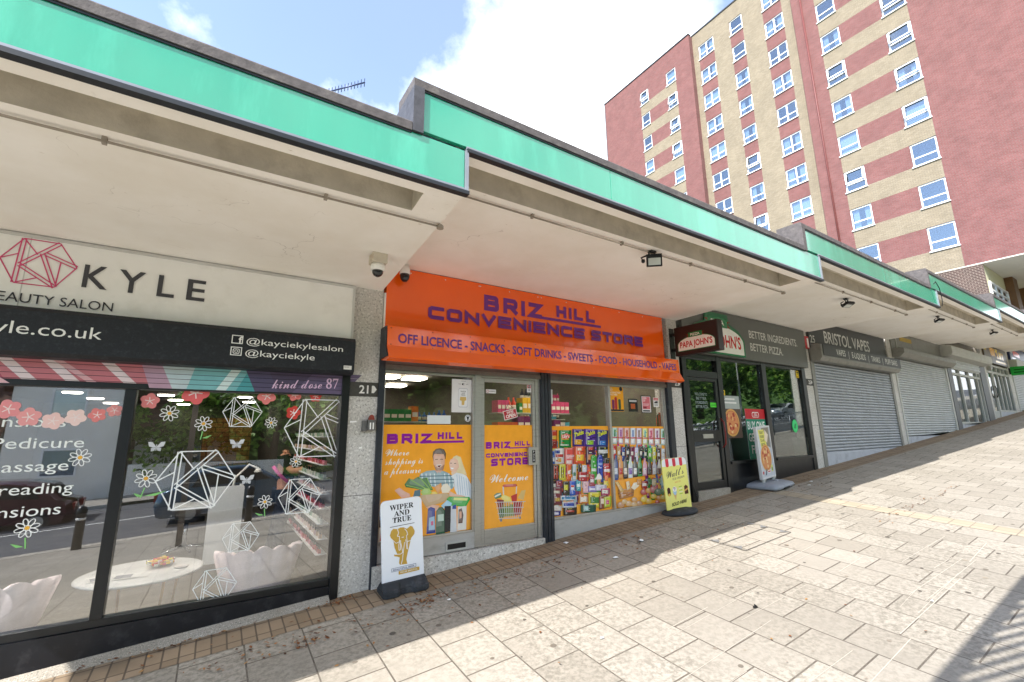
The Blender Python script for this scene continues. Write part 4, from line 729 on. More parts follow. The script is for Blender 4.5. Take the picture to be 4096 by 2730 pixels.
# back of the salon: warm timber panel and a hanging plant wall
b = MB().box(-.2, .85, 8.9, 8.95, .9, 2.1); centre('wall_panel', b, brick_mat('timber_blocks', '#a8763a', '#8a5a28', '#4a3018', .3, .12, .01, 'wall'), 'warm brown block panel on the back of the salon', 'wall panel')

def skin_mesh(name, joints, bones, m, parent, levels=2):
    import bmesh
    me = bpy.data.meshes.new(name); off = Vector(parent['_o']) if parent and '_o' in parent else Vector((0, 0, 0))
    me.from_pydata([Vector(j[:3])-off for j in joints], bones, [])
    bm = bmesh.new(); bm.from_mesh(me); bm.verts.ensure_lookup_table(); ly = bm.verts.layers.skin.verify()
    for i, j in enumerate(joints):
        r = j[3]; bm.verts[i][ly].radius = (r, j[4] if len(j) > 4 else r); bm.verts[i][ly].use_root = (i == 0)
    bm.to_mesh(me); bm.free()
    o = bpy.data.objects.new(name, me); COL.objects.link(o)
    if parent: o.parent = parent
    me.materials.append(m); o.modifiers.new('skin', 'SKIN')
    s_ = o.modifiers.new('sub', 'SUBSURF'); s_.levels = levels; s_.render_levels = levels
    return o
skin_c = mat('skin', '#c58f74', .55, .06, 8)
pz = FZ
t = thing('person', 'person in black top with pink strap reaching towards the varnish rack inside the salon', 'person', (.86, 2.3, pz))
J = [(.93, 2.34, pz+.98, .14, .11), (.92, 2.34, pz+1.12, .125, .1), (.9, 2.32, pz+1.3, .15, .105), (.9, 2.31, pz+1.4, .11, .09), (.9, 2.3, pz+1.45, .05), (.9, 2.29, pz+1.5, .05),
     (.86, 2.2, pz+1.37, .06), (.98, 2.12, pz+1.2, .045), (1.12, 2.05, pz+1.24, .036), (1.2, 2.03, pz+1.27, .026),
     (.94, 2.44, pz+1.37, .06), (1.05, 2.42, pz+1.18, .045), (1.16, 2.3, pz+1.22, .036), (1.22, 2.24, pz+1.26, .026),
     (.92, 2.24, pz+.9, .1), (.9, 2.22, pz+.5, .062), (.88, 2.22, pz+.09, .04), (.97, 2.2, pz+.04, .035),
     (.94, 2.44, pz+.9, .1), (.88, 2.46, pz+.5, .062), (.8, 2.46, pz+.09, .04), (.9, 2.45, pz+.04, .035)]
Bn = [(0, 1), (1, 2), (2, 3), (3, 4), (4, 5), (3, 6), (6, 7), (7, 8), (8, 9), (3, 10), (10, 11), (11, 12), (12, 13), (0, 14), (14, 15), (15, 16), (16, 17), (0, 18), (18, 19), (19, 20), (20, 21)]
for hx, hy, hz in ((1.2, 2.03, pz+1.27), (1.22, 2.24, pz+1.26)):
    pass
base = len(J)
for hand, (hx, hy, hz) in ((9, (1.2, 2.03, pz+1.27)), (13, (1.22, 2.24, pz+1.26))):
    for i in range(4):
        a = (i-1.5)*.016; ln = (.06, .07, .066, .05)[i]; k0 = len(J)
        J += [(hx+.03, hy+a, hz+.004, .009), (hx+.03+ln*.55, hy+a*1.15, hz-.002, .008), (hx+.03+ln, hy+a*1.2, hz-.018, .007)]; Bn += [(hand, k0), (k0, k0+1), (k0+1, k0+2)]
    k0 = len(J); J += [(hx+.01, hy-.03, hz-.01, .01), (hx+.045, hy-.036, hz-.02, .008)]; Bn += [(hand, k0), (k0, k0+1)]
body = skin_mesh('body', J, Bn, skin_c, t)
# head with face, turned right and down
def head_mb(cx, cy, cz, yaw, tilt):
    b = MB(); M = Matrix.Translation((cx, cy, cz)) @ Matrix.Rotation(yaw, 4, 'Z') @ Matrix.Rotation(tilt, 4, 'Y')
    n, m = 16, 22
    def pt(i, j):
        th = math.pi*i/n; ph = 2*math.pi*j/m; x, y, z = math.sin(th)*math.cos(ph), math.sin(th)*math.sin(ph), math.cos(th)
        X, Y, Z = x*.098, y*.076, z*.115
        if z < -.1: Y *= 1+.35*(z+.1); X = X*(1+.15*z)+.012*(-z)
        fr = max(0, x)
        if fr > .8 and -.35 < z < .15 and abs(y) < .3: X += .022*(1-abs(z+.1)/.25)*(1-abs(y)/.3)      # nose
        if fr > .75 and .05 < z < .3 and .2 < abs(y) < .5: X -= .008                                    # eye sockets
        if fr > .7 and -.62 < z < -.45 and abs(y) < .35: X += .006                                      # mouth
        if fr > .6 and z < -.75: X += .01                                                              # chin
        if abs(x) < .2 and abs(z) < .25 and abs(y) > .9: Y *= 1.14                                       # ears
        return M @ Vector((X, Y, Z))
    for i in range(n):
        for j in range(m):
            q = [pt(i, j), pt(i+1, j), pt(i+1, j+1), pt(i, j+1)]
            th = math.pi*(i+.5)/n; ph = 2*math.pi*(j+.5)/m; z = math.cos(th); x = math.sin(th)*math.cos(ph); y = math.sin(th)*math.sin(ph)
            mi = 0
            if x > .75 and .1 < z < .25 and .25 < abs(y) < .5: mi = 1
            if x > .6 and -.62 < z < -.48 and abs(y) < .35: mi = 2
            b.face(q, mi, None, True)
    return b, M
hb, HM = head_mb(.92, 2.28, pz+1.6, rad(-15), rad(25))
hb.build('head', [skin_c, mat('dark_eye', '#241c18', .3), mat('lips', '#9c4f4a', .5)], body)
b = MB()
for i in range(9):
    for j in range(22):
        def hp(i, j):
            th = math.pi*.62*i/9; ph = 2*math.pi*j/22; x, y, z = math.sin(th)*math.cos(ph), math.sin(th)*math.sin(ph), math.cos(th)
            k = 1.0 if x < .35 or z > .55 else .55
            return HM @ Vector((x*.112*k-.012, y*.09, z*.13+.006))
        b.face([hp(i, j), hp(i+1, j), hp(i+1, j+1), hp(i, j+1)], 0, None, True)
b.lathe([(.0, -.04), (.035, -.03), (.045, 0), (.03, .035), (0, .04)], tuple(HM @ Vector((-.09, 0, .09))), 14)
b.build('hair', mat('dark_hair', '#17120f', .5, .2, 20), t)
blk = mat('black_cloth', '#101114', .85, .1, 14); nav = mat('dark_denim', '#1d2536', .8, .15, 20)
skin_mesh('top', [(.925, 2.34, pz+1.02, .155, .125), (.915, 2.335, pz+1.15, .145, .115), (.9, 2.32, pz+1.31, .165, .12), (.9, 2.31, pz+1.405, .115, .1),
    (.86, 2.2, pz+1.37, .075), (.95, 2.14, pz+1.25, .062), (.94, 2.44, pz+1.37, .075), (1.02, 2.42, pz+1.23, .062)], [(0, 1), (1, 2), (2, 3), (3, 4), (4, 5), (3, 6), (6, 7)], blk, t)
skin_mesh('trousers', [(.93, 2.34, pz+.98, .16, .13), (.92, 2.24, pz+.88, .115), (.9, 2.22, pz+.5, .08), (.88, 2.22, pz+.12, .062), (.94, 2.44, pz+.88, .115), (.88, 2.46, pz+.5, .08), (.8, 2.46, pz+.12, .062)],
    [(0, 1), (1, 2), (2, 3), (0, 4), (4, 5), (5, 6)], nav, t)
MB().tube([(.74, 2.16, pz+1.28), (.8, 2.13, pz+1.2), (.88, 2.14, pz+1.11), (.96, 2.2, pz+1.05)], .022).build('strap', mat('pink_strap', '#e0409a', .5), t)
for dy in (2.22, 2.46): MB().box(.84 if dy < 2.3 else .76, 1.02 if dy < 2.3 else .94, dy-.045, dy+.045, pz, pz+.07).build('shoe', black_m, t, .02)

# ------------------------------------------------------------------ 2 convenience store front
s = SHOPS[1]
guides(s, char_m, (1.485, 1.55, -.03, .1, 2.47), (6.375, 6.49, -.03, .1, 2.47))
b = MB()
zp = G(3.75)-.05
b.prism([(3.722, .1), (3.722, -.035), (3.766, -.035), (3.766, -.022), (3.776, -.022), (3.776, -.035), (3.822, -.035), (3.822, -.022), (3.832, -.022), (3.832, -.035), (3.878, -.035), (3.878, .1)], 'z', zp, 2.47)
b.build('centre_post', char_m, s)
b = MB()
frame(b, 1.55, 2.71, .5, 2.36, .025, .02, .09); b.box(2.71, 2.80, .01, .1, .33, 2.4).box(3.645, 3.72, .01, .1, .32, 2.43).box(2.802, 3.643, .012, .1, 2.345, 2.42)
frame(b, 3.88, 6.37, .5, 2.37, .03, .02, .09); b.box(5.03, 5.07, .015, .095, .531, 2.339); b.box(6.3, 6.34, .03, .09, .531, 2.339)
b.build('window_frame', alu_m, s, .003)
b = MB().box(1.55, 2.709, .01, .07, .325, .499); b = wedge(3.88, 6.373, .0, .08, .499, 0, b); b.build('stall_riser', mat('dull_aluminium_panel', '#b9b9b8', .42, .08, 4, metal=.35, dirt='#8f8d88', dirt_scale=3, stretch=(1, 1, 3)), s)
wedge(1.5, 3.72, -.035, .1, .315).build('door_step', gran_m, s)
lb = MB(); frame(lb, 2.34, 2.61, .335, .43, .018, -.002, .01); lb.build('letter_box', boxw_m, s)
MB().box(2.359, 2.591, .0, .009, .354, .411).build('letter_slot', black_m, s)
[pane(s, a, c, e, g, m=store_glass_m) for a, c, e, g in ((1.575, 2.685, .525, 2.335), (3.91, 5.03, .531, 2.34), (5.07, 6.3, .531, 2.34))]
d = MB(); d.box(2.805, 2.85, .02, .07, .33, 2.34).box(3.6, 3.64, .02, .07, .33, 2.34).box(2.852, 3.598, .02, .07, .33, .505).box(2.852, 3.598, .02, .07, 2.29, 2.34)
d = d.build('door', alu_m, s, .003)
MB().box(2.85, 3.6, .045, .053, .506, 2.289).build('door_pane', store_glass_m, d)
h = MB().box(3.5, 3.66, -.012, .018, 1.23, 1.455).build('push_plate', alu_m, d)
Flat((0, -.0125, 0)).rect(3.555, 3.605, 1.26, 1.42, '#17181a').build('push_label', h, card_m)
f = Flat((0, -.0133, 0))
for i, ch in enumerate('PUSH'): f.text(ch, 3.58, 1.385-i*.036, .026, '#e8e8e8', al='C', bold=.01)
f.build('push_lettering', h, card_m)
b = MB().box(1.552, 3.72, .0, .1, 2.345+.08, 2.47).box(1.552, 3.72, -.02, .04, 2.365, 2.42); b.box(3.88, 6.37, .0, .1, 2.42, 2.47).box(3.88, 6.37, -.02, .04, 2.365, 2.42)
b.build('shutter_rail', mat('grimy_shutter_rail', '#77756f', .5, .2, 6, metal=.4, dirt='#4e4a44', dirt_scale=4), s)
b = MB(); pr = [(-.2, 2.825), (-.21, 2.6), (-.285, 2.47), (-.285, 2.455), (-.2, 2.43), (.0, 2.46), (.0, 2.825)]
b.prism(pr, 'x', 1.5, 6.5)
sbx = b.build('shutter_box', orange_m, s, .003)
b = MB().prism([(-.195, 2.82), (-.205, 2.6), (-.27, 2.475), (.0, 2.47), (.0, 2.82)], 'x', 1.485, 1.499); b.build('box_end', char_m, sbx)
f = Flat((0, -.2045, 0), v=(0, .044, 1)); f.o = Vector((0, -.2005-.0018, 2.825)); 
f.text('OFF LICENCE - SNACKS - SOFT DRINKS - SWEETS - FOOD - HOUSEHOLD - VAPES', 1.62, -.185, .105, '#6a2a86', width=4.8, bold=.022)
for i in range(11):
    for z in (-.025, -.212): f.circle(1.54+i*.492, z, .007, '#8a3410', 8)
f.build('lettering', sbx)
t = thing('shop_sign', 'large gloss orange fascia sign with purple store name', 'sign', (3.95, 0, 2.85), 'shop signs along the parade')
b = MB().box(1.525, 3.952, -.02, .09, 2.83, 3.582).box(3.953, 6.38, -.02, .09, 2.83, 3.582); b.build('sign_board', orange_m, t)
MB().box(1.505, 1.5245, -.018, .09, 2.83, 3.25).build('sign_edge', white_m, t)
f = Flat((0, -.0212, 0)); pu = '#74308c'
f.techno('BRIZ', 2.82, 3.225, .215, .94, pu, .06); f.techno('HILL', 4.03, 3.29, .175, .76, pu, .05)
f.rect(3.62, 4.9, 3.225, 3.262, pu); f.techno('CONVENIENCE', 2.04, 3.01, .16, 2.51, pu, .046, .18); f.techno('STORE', 4.68, 3.01, .16, 1.14, pu, .046, .18)
for x in (2.25, 2.73, 3.2, 3.68, 3.74, 4.2, 4.75, 5.3, 5.85, 6.33, 2.75, 1.8): f.circle(x, 3.53, .008, '#f0ece4', 8)
f.build('lettering', t, vinyl_m)
# window graphics: printed film on the lower glass
OG = '#ffae34'; VP = '#93209c'
def film(name, label, x0, x1, z0, z1, y, draw, bg=OG):
    y = .0594 if y > .05 else .0444
    t = thing(name, label, 'window graphic', ((x0+x1)/2, y, z0), 'orange graphics on the store windows')
    MB().box(x0, x1, y-.0012, y, z0, z1, 0, lin(bg)).build('film', vinyl_m, t)
    f = Flat((0, y-.0014, 0), step=.00001); draw(f); f.build('printing', t, vinyl_m)
def d1(f):
    f.data(POSTER_COUPLE, photo=1)
    f.techno('BRIZ', 1.628, 1.54, .11, .53, VP, .034); f.techno('HILL', 2.236, 1.582, .08, .33, VP, .025); f.rect(2.022, 2.586, 1.536, 1.562, VP)
    f.text('𝓦𝓱𝓮𝓻𝓮', 1.62, 1.41, .075, '#fbf6ea', width=.27, cap=.66); f.text('𝓼𝓱𝓸𝓹𝓹𝓲𝓷𝓰 𝓲𝓼', 1.62, 1.315, .075, '#fbf6ea', width=.44, cap=.66); f.text('𝓪 𝓹𝓵𝓮𝓪𝓼𝓾𝓻𝓮', 1.615, 1.212, .075, '#fbf6ea', width=.42, cap=.66)
film('window_graphic', 'orange window film with laughing couple and groceries, left of the store door', 1.576, 2.684, .526, 1.75, .059, d1)
def d2(f):
    f.data(POSTER_BASKET, photo=1)
    f.techno('BRIZ', 2.884, 1.452, .084, .36, VP, .026); f.techno('HILL', 3.32, 1.478, .06, .245, VP, .019); f.rect(3.227, 3.58, 1.446, 1.461, VP)
    f.techno('CONVENIENCE', 2.888, 1.345, .05, .69, VP, .016, .18); f.techno('STORE', 2.96, 1.238, .09, .57, VP, .027, .22)
    f.text('𝓦𝓮𝓵𝓬𝓸𝓶𝓮', 2.94, 1.04, .1, '#fbf6ea', width=.58, cap=.66)
film('window_graphic', 'orange film on the store door with wire basket of food and the word Welcome', 2.851, 3.599, .507, 1.745, .044, d2)
def filler(f, x0, x1, z0, z1, seed, n):
    r = random.Random(seed)
    for _ in range(n):
        x, z = x0+r.random()*(x1-x0-.09), z0+r.random()*(z1-z0-.1); w, h = .035+r.random()*.055, .05+r.random()*.09; c = lin(r.choice(['#d23a2c', '#e8762c', '#f2c83a', '#3a8a3a', '#2a4aa8', '#7a2a6a', '#e8e4da', '#3a2a22', '#d8506a', '#5aa8c8', '#a86a34']))
        t_ = (r.random()-.5)*.02; f.poly([(x+t_, z), (x+w+t_, z), (x+w-t_, z+h), (x-t_, z+h)], c)
        f.poly([(x+w*.12, z+h*.3), (x+w*.85, z+h*.3), (x+w*.85, z+h*.6), (x+w*.12, z+h*.62)], tuple(min(1, v*.4+.5*r.random()) for v in c)); f.poly([(x+w*.75, z), (x+w, z), (x+w, z+h), (x+w*.8, z+h)], tuple(v*.5 for v in c))
def d3(f):
    filler(f, 3.93, 5.02, .56, 1.5, 21, 170)
    f.data(COLLAGE_A, photo=2)
    for x in (4.335, 4.555, 4.795): f.text('Takis', x, 1.575, .055, '#e6ea3a', width=.185, bold=.03, slope=.25)
    f.text("Lay's", 4.115, 1.568, .04, '#fbf4e4', width=.13, bold=.02); f.text('McCOYS', 4.8, 1.335, .045, '#f4f4f0', width=.18, bold=.03)
    f.text('BOUNTY', 4.135, .765, .026, '#2a6aa8', width=.17, bold=.02); f.text('SNICKERS', 4.14, .672, .022, '#2a48a8', width=.15, bold=.02); f.text('Spirals', 4.175, 1.285, .03, '#fbe4e8', width=.15, bold=.01, slope=.15)
    f.text('Coca', 5.0-.12, 1.13, .03, '#f8ecec', width=.1)
film('window_graphic', 'orange window film crowded with crisps, bottles and sweets, right of the store post', 3.911, 5.029, .532, 1.73, .059, d3)
film('window_graphic', 'orange window film with vapes, cans, spirits, bread and fruit, beside the far pillar', 5.071, 6.299, .532, 1.722, .059, lambda f: (filler(f, 5.1, 6.24, .95, 1.5, 33, 130), filler(f, 5.7, 6.25, .58, .95, 35, 50), f.data(COLLAGE_B, photo=2)))
# notices in the upper glass
def notice(name, label, x0, x1, z0, z1, y, draw, cat='notice', grp='notices behind the store glass', bg='#e8e8e6', th=.003):
    t = thing(name, label, cat, ((x0+x1)/2, y, z0), grp)
    MB().box(x0, x1, y-th, y, z0, z1, 0, lin(bg)).build('card', card_m, t)
    f = Flat((0, y-th-.0003, 0), step=.0001); draw(f); f.build('printing', t, card_m)
def can(f):
    f.rrect(2.5, 2.63, 1.96, 2.2, .02, '#c9ccd0').rrect(2.505, 2.625, 1.97, 2.19, .02, '#eceeee')
    for i, tx in enumerate(('𝐖𝐈𝐏𝐄𝐑', '𝐀𝐍𝐃', '𝐓𝐑𝐔𝐄')): f.text(tx, 2.565, 2.15-i*.022, .015, '#2a2a2a', width=(.075, .045, .06)[i], al='C')
    f.poly([(2.525, 2.09), (2.605, 2.09), (2.61, 2.05), (2.585, 2.04), (2.58, 1.99), (2.545, 1.99), (2.545, 2.04), (2.52, 2.05)], '#d9b86a')
    f.rrect(2.545, 2.585, 2.237, 2.259, .01, '#1a1a1a').circle(2.575, 2.248, .008, '#f4f4f4'); f.text('ON', 2.5, 2.243, .011, '#333333', width=.03); f.text('OFF', 2.6, 2.243, .011, '#333333', width=.035); f.text('HAPPINESS', 2.565, 2.28, .009, '#777777', width=.07, al='C')
notice('beer_poster', 'white poster of a pale beer can in the upper store window', 2.41, 2.683, 1.9, 2.308, .058, can)
notice('blank_notice', 'plain white notice strip just above the orange film', 2.1, 2.4, 1.76, 1.86, .0585, lambda f: f.rect(2.105, 2.395, 1.765, 1.855, '#dfe6e6'))
f = Flat((0, .058, 0)); f.circle(2.635, 1.829, .042, '#eceeee', 24).circle(2.635, 1.829, .035, '#2a2e30', 24).circle(2.635, 1.829, .031, '#e6e8e8', 24).poly([(2.615, 1.85), (2.655, 1.85), (2.64, 1.8), (2.63, 1.8)], '#22262a')
tag(f.build('round_sticker', None, card_m), 'round white sticker with dark emblem beside the beer poster', 'sticker')
def nosm(f): f.circle(2.91, 2.173, .018, '#c43a3a').circle(2.91, 2.173, .013, '#e8e8e6'); f.text('NO SMOKING', 2.935, 2.167, .016, '#2a2a2a', width=.09, bold=.01)
notice('no_smoking_notice', 'small no smoking notice on the store door glass', 2.885, 3.034, 2.148, 2.198, .044, nosm)
def cctv(x0, x1, z0, z1):
    def g(f):
        f.rect(x0+.006, x1-.006, z1-.045, z1-.006, '#cc4a50').rect(x0+.02, x1-.02, z0+.06, z0+.085, '#2a2a2a').poly([(x0+.03, z0+.09), (x1-.02, z0+.1), (x1-.03, z0+.06)], '#2a2a2a').rect(x0+.02, x1-.02, z0+.02, z0+.028, '#777777').rect(x0+.02, x1-.02, z0+.038, z0+.046, '#777777')
        f.text('WARNING', (x0+x1)/2, z1-.034, .016, '#f4ecec', width=(x1-x0)*.7, al='C', bold=.01)
    return g
notice('camera_notice', 'red and white camera notice at the top right of the store door', 3.528, 3.597, 2.184, 2.285, .044, cctv(3.528, 3.597, 2.184, 2.285))
notice('camera_notice', 'red and white camera notice at the right edge of the far store window', 6.1, 6.225, 2.04, 2.195, .058, cctv(6.1, 6.225, 2.04, 2.195))
def opn(f):
    f.rect(-.105, .105, -.06, .06, '#f0ece6').rect(-.097, .097, -.052, .052, '#b83038'); f.text("WE'RE", 0, .012, .032, '#f4efe8', width=.11, al='C', bold=.02); f.text('OPEN', 0, -.04, .042, '#f4efe8', width=.15, al='C', bold=.03)
t = thing('open_sign', "hanging red sign reading we're open on the store door", 'sign', (3.25, .04, 1.885), None, (0, rad(-13), 0))
MB().box(-.105, .105, -.004, .0, -.06, .06, 0, lin('#f0ece6')).build('board', card_m, t); f = Flat((0, -.0043, 0), step=.0001); opn(f); f.build('printing', t, card_m)
MB().tube([(-.07, -.002, .06), (0, -.002, .14)], .003).tube([(.07, -.002, .06), (0, -.002, .14)], .003).build('cord', black_m, t)
def sat(f):
    f.rect(5.1, 5.39, 1.955, 1.985, '#20282a').text('FULL', 5.1, 2.3, .02, '#fbf2dc', width=.06, bold=.01).text('MINT', 5.1, 2.272, .02, '#fbf2dc', width=.065, bold=.01).text('SATISFACTION', 5.1, 2.232, .024, '#fbf2dc', width=.23, bold=.015).text('SOLD HERE', 5.1, 2.2, .024, '#fbf2dc', width=.16, bold=.015)
    f.circle(5.345, 2.305, .034, '#20262a')
    for i, (x, c, h) in enumerate(((5.16, '#7a2a5a', .15), (5.22, '#b8302c', .19), (5.3, '#3a5a3a', .16))): f.rrect(x-.025, x+.03, 1.985, 1.985+h, .02, c)
notice('yellow_poster', 'yellow poster with three upright lighters in the far store window', 5.086, 5.394, 1.95, 2.332, .058, sat, bg='#f0a81e')
notice('black_poster', 'small black poster with orange picture between the yellow poster and the framed notice', 5.51, 5.72, 1.955, 2.16, .066, lambda f: f.rect(5.56, 5.66, 2.0, 2.08, '#c85a2a').rect(5.53, 5.7, 2.11, 2.14, '#d8d8d8'), bg='#17191b')
notice('age_notice', 'pink and white age notice in a black frame', 5.8, 6.04, 1.935, 2.222, .058, lambda f: f.rect(5.815, 6.025, 1.95, 2.207, '#f0eeee').rect(5.83, 6.01, 2.0, 2.2, '#d8707a').text('UNDER', 5.84, 2.165, .026, '#f8f0f0', width=.09, bold=.02).text('25?', 5.84, 2.125, .03, '#f8f0f0', width=.06, bold=.02).rect(5.84, 5.99, 2.08, 2.088, '#f0d8da').rect(5.84, 5.97, 2.06, 2.068, '#f0d8da').rect(5.84, 5.92, 2.01, 2.04, '#8a2a34').rect(5.83, 6.0, 1.96, 1.985, '#3a3a3e'), bg='#141416')
b = MB().box(3.912, 3.955, .03, .058, 2.035, 2.238, 0, lin('#cfd8d4')); centre('glass_strip', b, card_m, 'narrow pale strip stuck at the left edge of the far store window', 'sticker')
# goods inside the store
CL = [('red', '#c8402c'), ('blue', '#2a58b0'), ('yellow', '#e0b02c'), ('green', '#2f8a4a'), ('white', '#e8e2d6'), ('purple', '#7a2a6a'), ('orange', '#d8782c'), ('dark', '#3a3a44'), ('pink', '#d04a7a'), ('light blue', '#4aa0b8')]
for (x0, x1, y, z0, rows, dz, sd, lab, wh) in ((4.0, 5.6, 1.6, 1.0, 4, .33, 3, 'tall shelf of spirits and small packets behind the crisps window', 'on the tall shelf behind the crisps window'), (5.2, 6.3, 2.6, .9, 5, .34, 5, 'shelf of bottles seen above the fruit graphics at the store end', 'on the shelf above the fruit graphics'), (1.7, 2.7, 1.5, .75, 3, .33, 7, 'low shelf with green and blue packets behind the couple graphics', 'on the low shelf behind the couple graphics'), (2.4, 4.0, 3.4, .8, 4, .36, 9, 'long aisle shelf in the middle of the store', 'on the long aisle shelf')):
    t = thing('goods_shelf', lab, 'shelf', ((x0+x1)/2, y, z0-.4), 'shelves of goods in the store'); r = random.Random(sd); dep = .3
    for i in range(rows):
        z = z0+i*dz; MB().box(x0, x1, y, y+dep, z-.02, z).build('shelf_board', boxw_m, t); x = x0+.02
        while x < x1-.1:
            w = (.07, .1, .13)[r.randint(0, 2)]; h = dz*(.5, .62, .8)[r.randint(0, 2)]; n = r.randint(1, 4); cn, c = r.choice(CL); kind = 'bottle' if r.random() < .35 else 'packet'; c = lin(c)
            for q in range(n):
                if x+w > x1: break
                mb = MB()
                if kind == 'bottle': mb.lathe([(w*.45, 0), (w*.45, h*.65), (w*.18, h*.8), (w*.18, h)], (0, 0, 0), 8, 0, c).lathe([(w*.455, h*.2), (w*.455, h*.5)], (0, 0, 0), 8, 0, lin('#e9e2d2'))
                else: mb.box(-w/2, w/2, -.1, .1, 0, h, 0, c).box(-w*.4, w*.4, -.102, -.1005, h*.3, h*.6, 0, lin('#efe9dc' if cn != 'white' else '#2a58b0'))
                o = shared((kind, cn, w, h), mb, card_m, kind); o.location = (x+w/2, y+.12, z+.001); tag(o, '%s %s standing %s' % (cn, kind, wh), kind, '%s %ss %s' % (cn, kind, wh)); x += w+.006
for i, (x, y) in enumerate(((3.1, 6.0), (3.89, 7.28), (4.67, 7.29), (4.85, 9.42), (2.2, 4.6), (5.4, 4.6), (2.1, .9), (4.6, 1.0), (5.8, 1.0))):  # panels nearest the window are added to light the goods
    b = MB().box(x-.28, x+.28, y-.28, y+.28, 3.16, 3.2); centre('ceiling_panel', b, lamp_m, 'lit square ceiling panel inside the store, added as fill where near the window', 'ceiling light', 'ceiling panels inside the store')
b = MB().lathe([(.0, 0), (.055, 0), (.06, .02), (.06, .3), (.04, .35), (.02, .37), (.02, .4), (0, .4)], (6.478, .26, 1.56), 16)
t = thing('fire_extinguisher', 'red fire extinguisher just inside the far end of the store window', 'fire extinguisher', (6.478, .26, 1.56)); b.build('cylinder', mat('red_enamel', '#b81c1c', .3), t); MB().tube([(6.478, .26, 1.94), (6.4, .24, 1.92), (6.39, .24, 1.68)], .012).build('hose', black_m, t)
# ------------------------------------------------------------------ 3 pizza shop front
s = SHOPS[2]
b = MB()
b.hexa([(6.85, -.01, G(6.85)-.05), (6.97, -.01, G(6.97)-.05), (6.97, .1, G(6.97)-.05), (6.85, .1, G(6.85)-.05)], [(6.85, -.01, 3.03), (6.97, -.01, 3.03), (6.97, .1, 3.03), (6.85, .1, 3.03)])
b.box(7.9, 8.04, -.005, .1, G(7.9)-.05, 3.03).box(9.48, 9.64, -.005, .1, G(9.5)-.05, 3.03).box(11.18, 11.335, -.01, .1, G(11.2)-.05, 3.03)
b.box(6.972, 7.898, .0, .1, 2.6, 2.72).box(6.972, 7.898, .0, .1, 2.94, 3.03)
for x0, x1 in ((8.042, 9.478), (9.642, 11.178)): b.box(x0, x1, .0, .1, 2.98, 3.03).box(x0, x1, -.03, .1, 1.035, 1.085)
b.build('window_frame', black_m, s, .004)
b = wedge(8.041, 9.479, .01, .09, 1.034); wedge(9.641, 11.179, .01, .09, 1.034, 0, b); b.build('stall_riser', mat('scuffed_black_panel', '#15171b', .3, .3, 4, dirt='#33332f', dirt_scale=3), s)
wedge(6.97, 7.9, -.03, .1, .64).build('door_step', agg_m, s)
d = MB().box(6.985, 7.04, .01, .07, .65, 2.595).box(7.81, 7.885, .01, .07, .65, 2.595).box(7.041, 7.809, .01, .07, .65, .77).box(7.041, 7.809, .01, .07, 1.45, 1.65).box(7.041, 7.809, .01, .07, 2.54, 2.595).build('door', black_m, s, .003)
MB().box(7.04, 7.81, .035, .043, 1.651, 2.539).build('door_pane', dglass_m, d); MB().box(7.04, 7.81, .035, .043, .771, 1.449).build('door_pane', dglass_m, d)
MB().box(7.29, 7.58, -.003, .0095, 1.51, 1.585).build('letter_plate', alu_m, d)
MB().tube([(7.85, .0, 1.86), (7.85, -.06, 1.8), (7.85, -.075, 1.6), (7.85, -.06, 1.4), (7.85, .0, 1.34)], .014).build('handle', mat('red_black_handle', '#7a1f1c', .3, .1), d)
pane(s, 6.972, 7.898, 2.721, 2.939, .05, dglass_m); pane(s, 8.042, 9.478, 1.086, 2.979, .05, dglass_m); pane(s, 9.642, 11.178, 1.086, 2.979, .05, dglass_m)
t = thing('shop_sign', 'grey pizza shop fascia sign with white slogan and red lettered badge', 'sign', (9.1, 0, 3.03), 'shop signs along the parade')
MB().box(6.86, 11.4, -.07, .09, 3.035, 3.915).build('sign_board', grey_m, t, .003)
f = Flat((0, -.0715, 0)); f.text('BETTER INGREDIENTS.', 9.03, 3.5, .165, '#d9d8d2', width=1.97, bold=.005, cap=.72); f.text('BETTER PIZZA.', 9.03, 3.235, .165, '#d9d8d2', width=1.28, bold=.005, cap=.72); f.build('lettering', t, paint_m)
def badge(f, cx, z0, w, h, bw):
    def shape(g): return [(cx-w/2-g, z0-g), (cx+w/2+g, z0-g), (cx+w/2+g, z0+h*.45+g)] + [(cx+(w/2+g)*math.cos(rad(a)), z0+h*.45+(h*.55+g)*math.sin(rad(a))) for a in range(12, 170, 12)] + [(cx-w/2-g, z0+h*.45+g)]
    f.poly(shape(bw*1.6), '#1f7a4a').poly(shape(bw*.8), '#f2f0ea')
    f.text("PAPA JOHN'S", cx, z0+h*.2, h*.48, '#c8202c', width=w*.92, al='C', bold=.03)
    f.poly([(cx-w*.27, z0+h*1.0), (cx-w*.2, z0+h*1.16), (cx-w*.27, z0+h*1.28), (cx+w*.27, z0+h*1.28), (cx+w*.2, z0+h*1.16), (cx+w*.27, z0+h*1.0)], '#7a3a24').poly([(cx-w*.2, z0+h*.98), (cx+w*.2, z0+h*.98), (cx+w*.2, z0+h*1.38), (cx-w*.2, z0+h*1.38)], '#1f7a4a')
    f.text('PIZZA', cx, z0+h*1.08, h*.2, '#f4f2ea', width=w*.26, al='C', bold=.02)
MB().prism([(7.05, 3.06), (8.78, 3.06), (8.78, 3.4), (8.6, 3.58), (8.3, 3.68), (8.26, 3.86), (7.55, 3.86), (7.5, 3.68), (7.2, 3.58), (7.05, 3.4)], 'y', -.1, -.071).build('badge_backing', mat('green_badge', '#1f6a44', .3, .05), t)
f = Flat((0, -.1005, 0)); badge(f, 7.915, 3.12, 1.58, .48, .03); f.build('badge', t, vinyl_m)
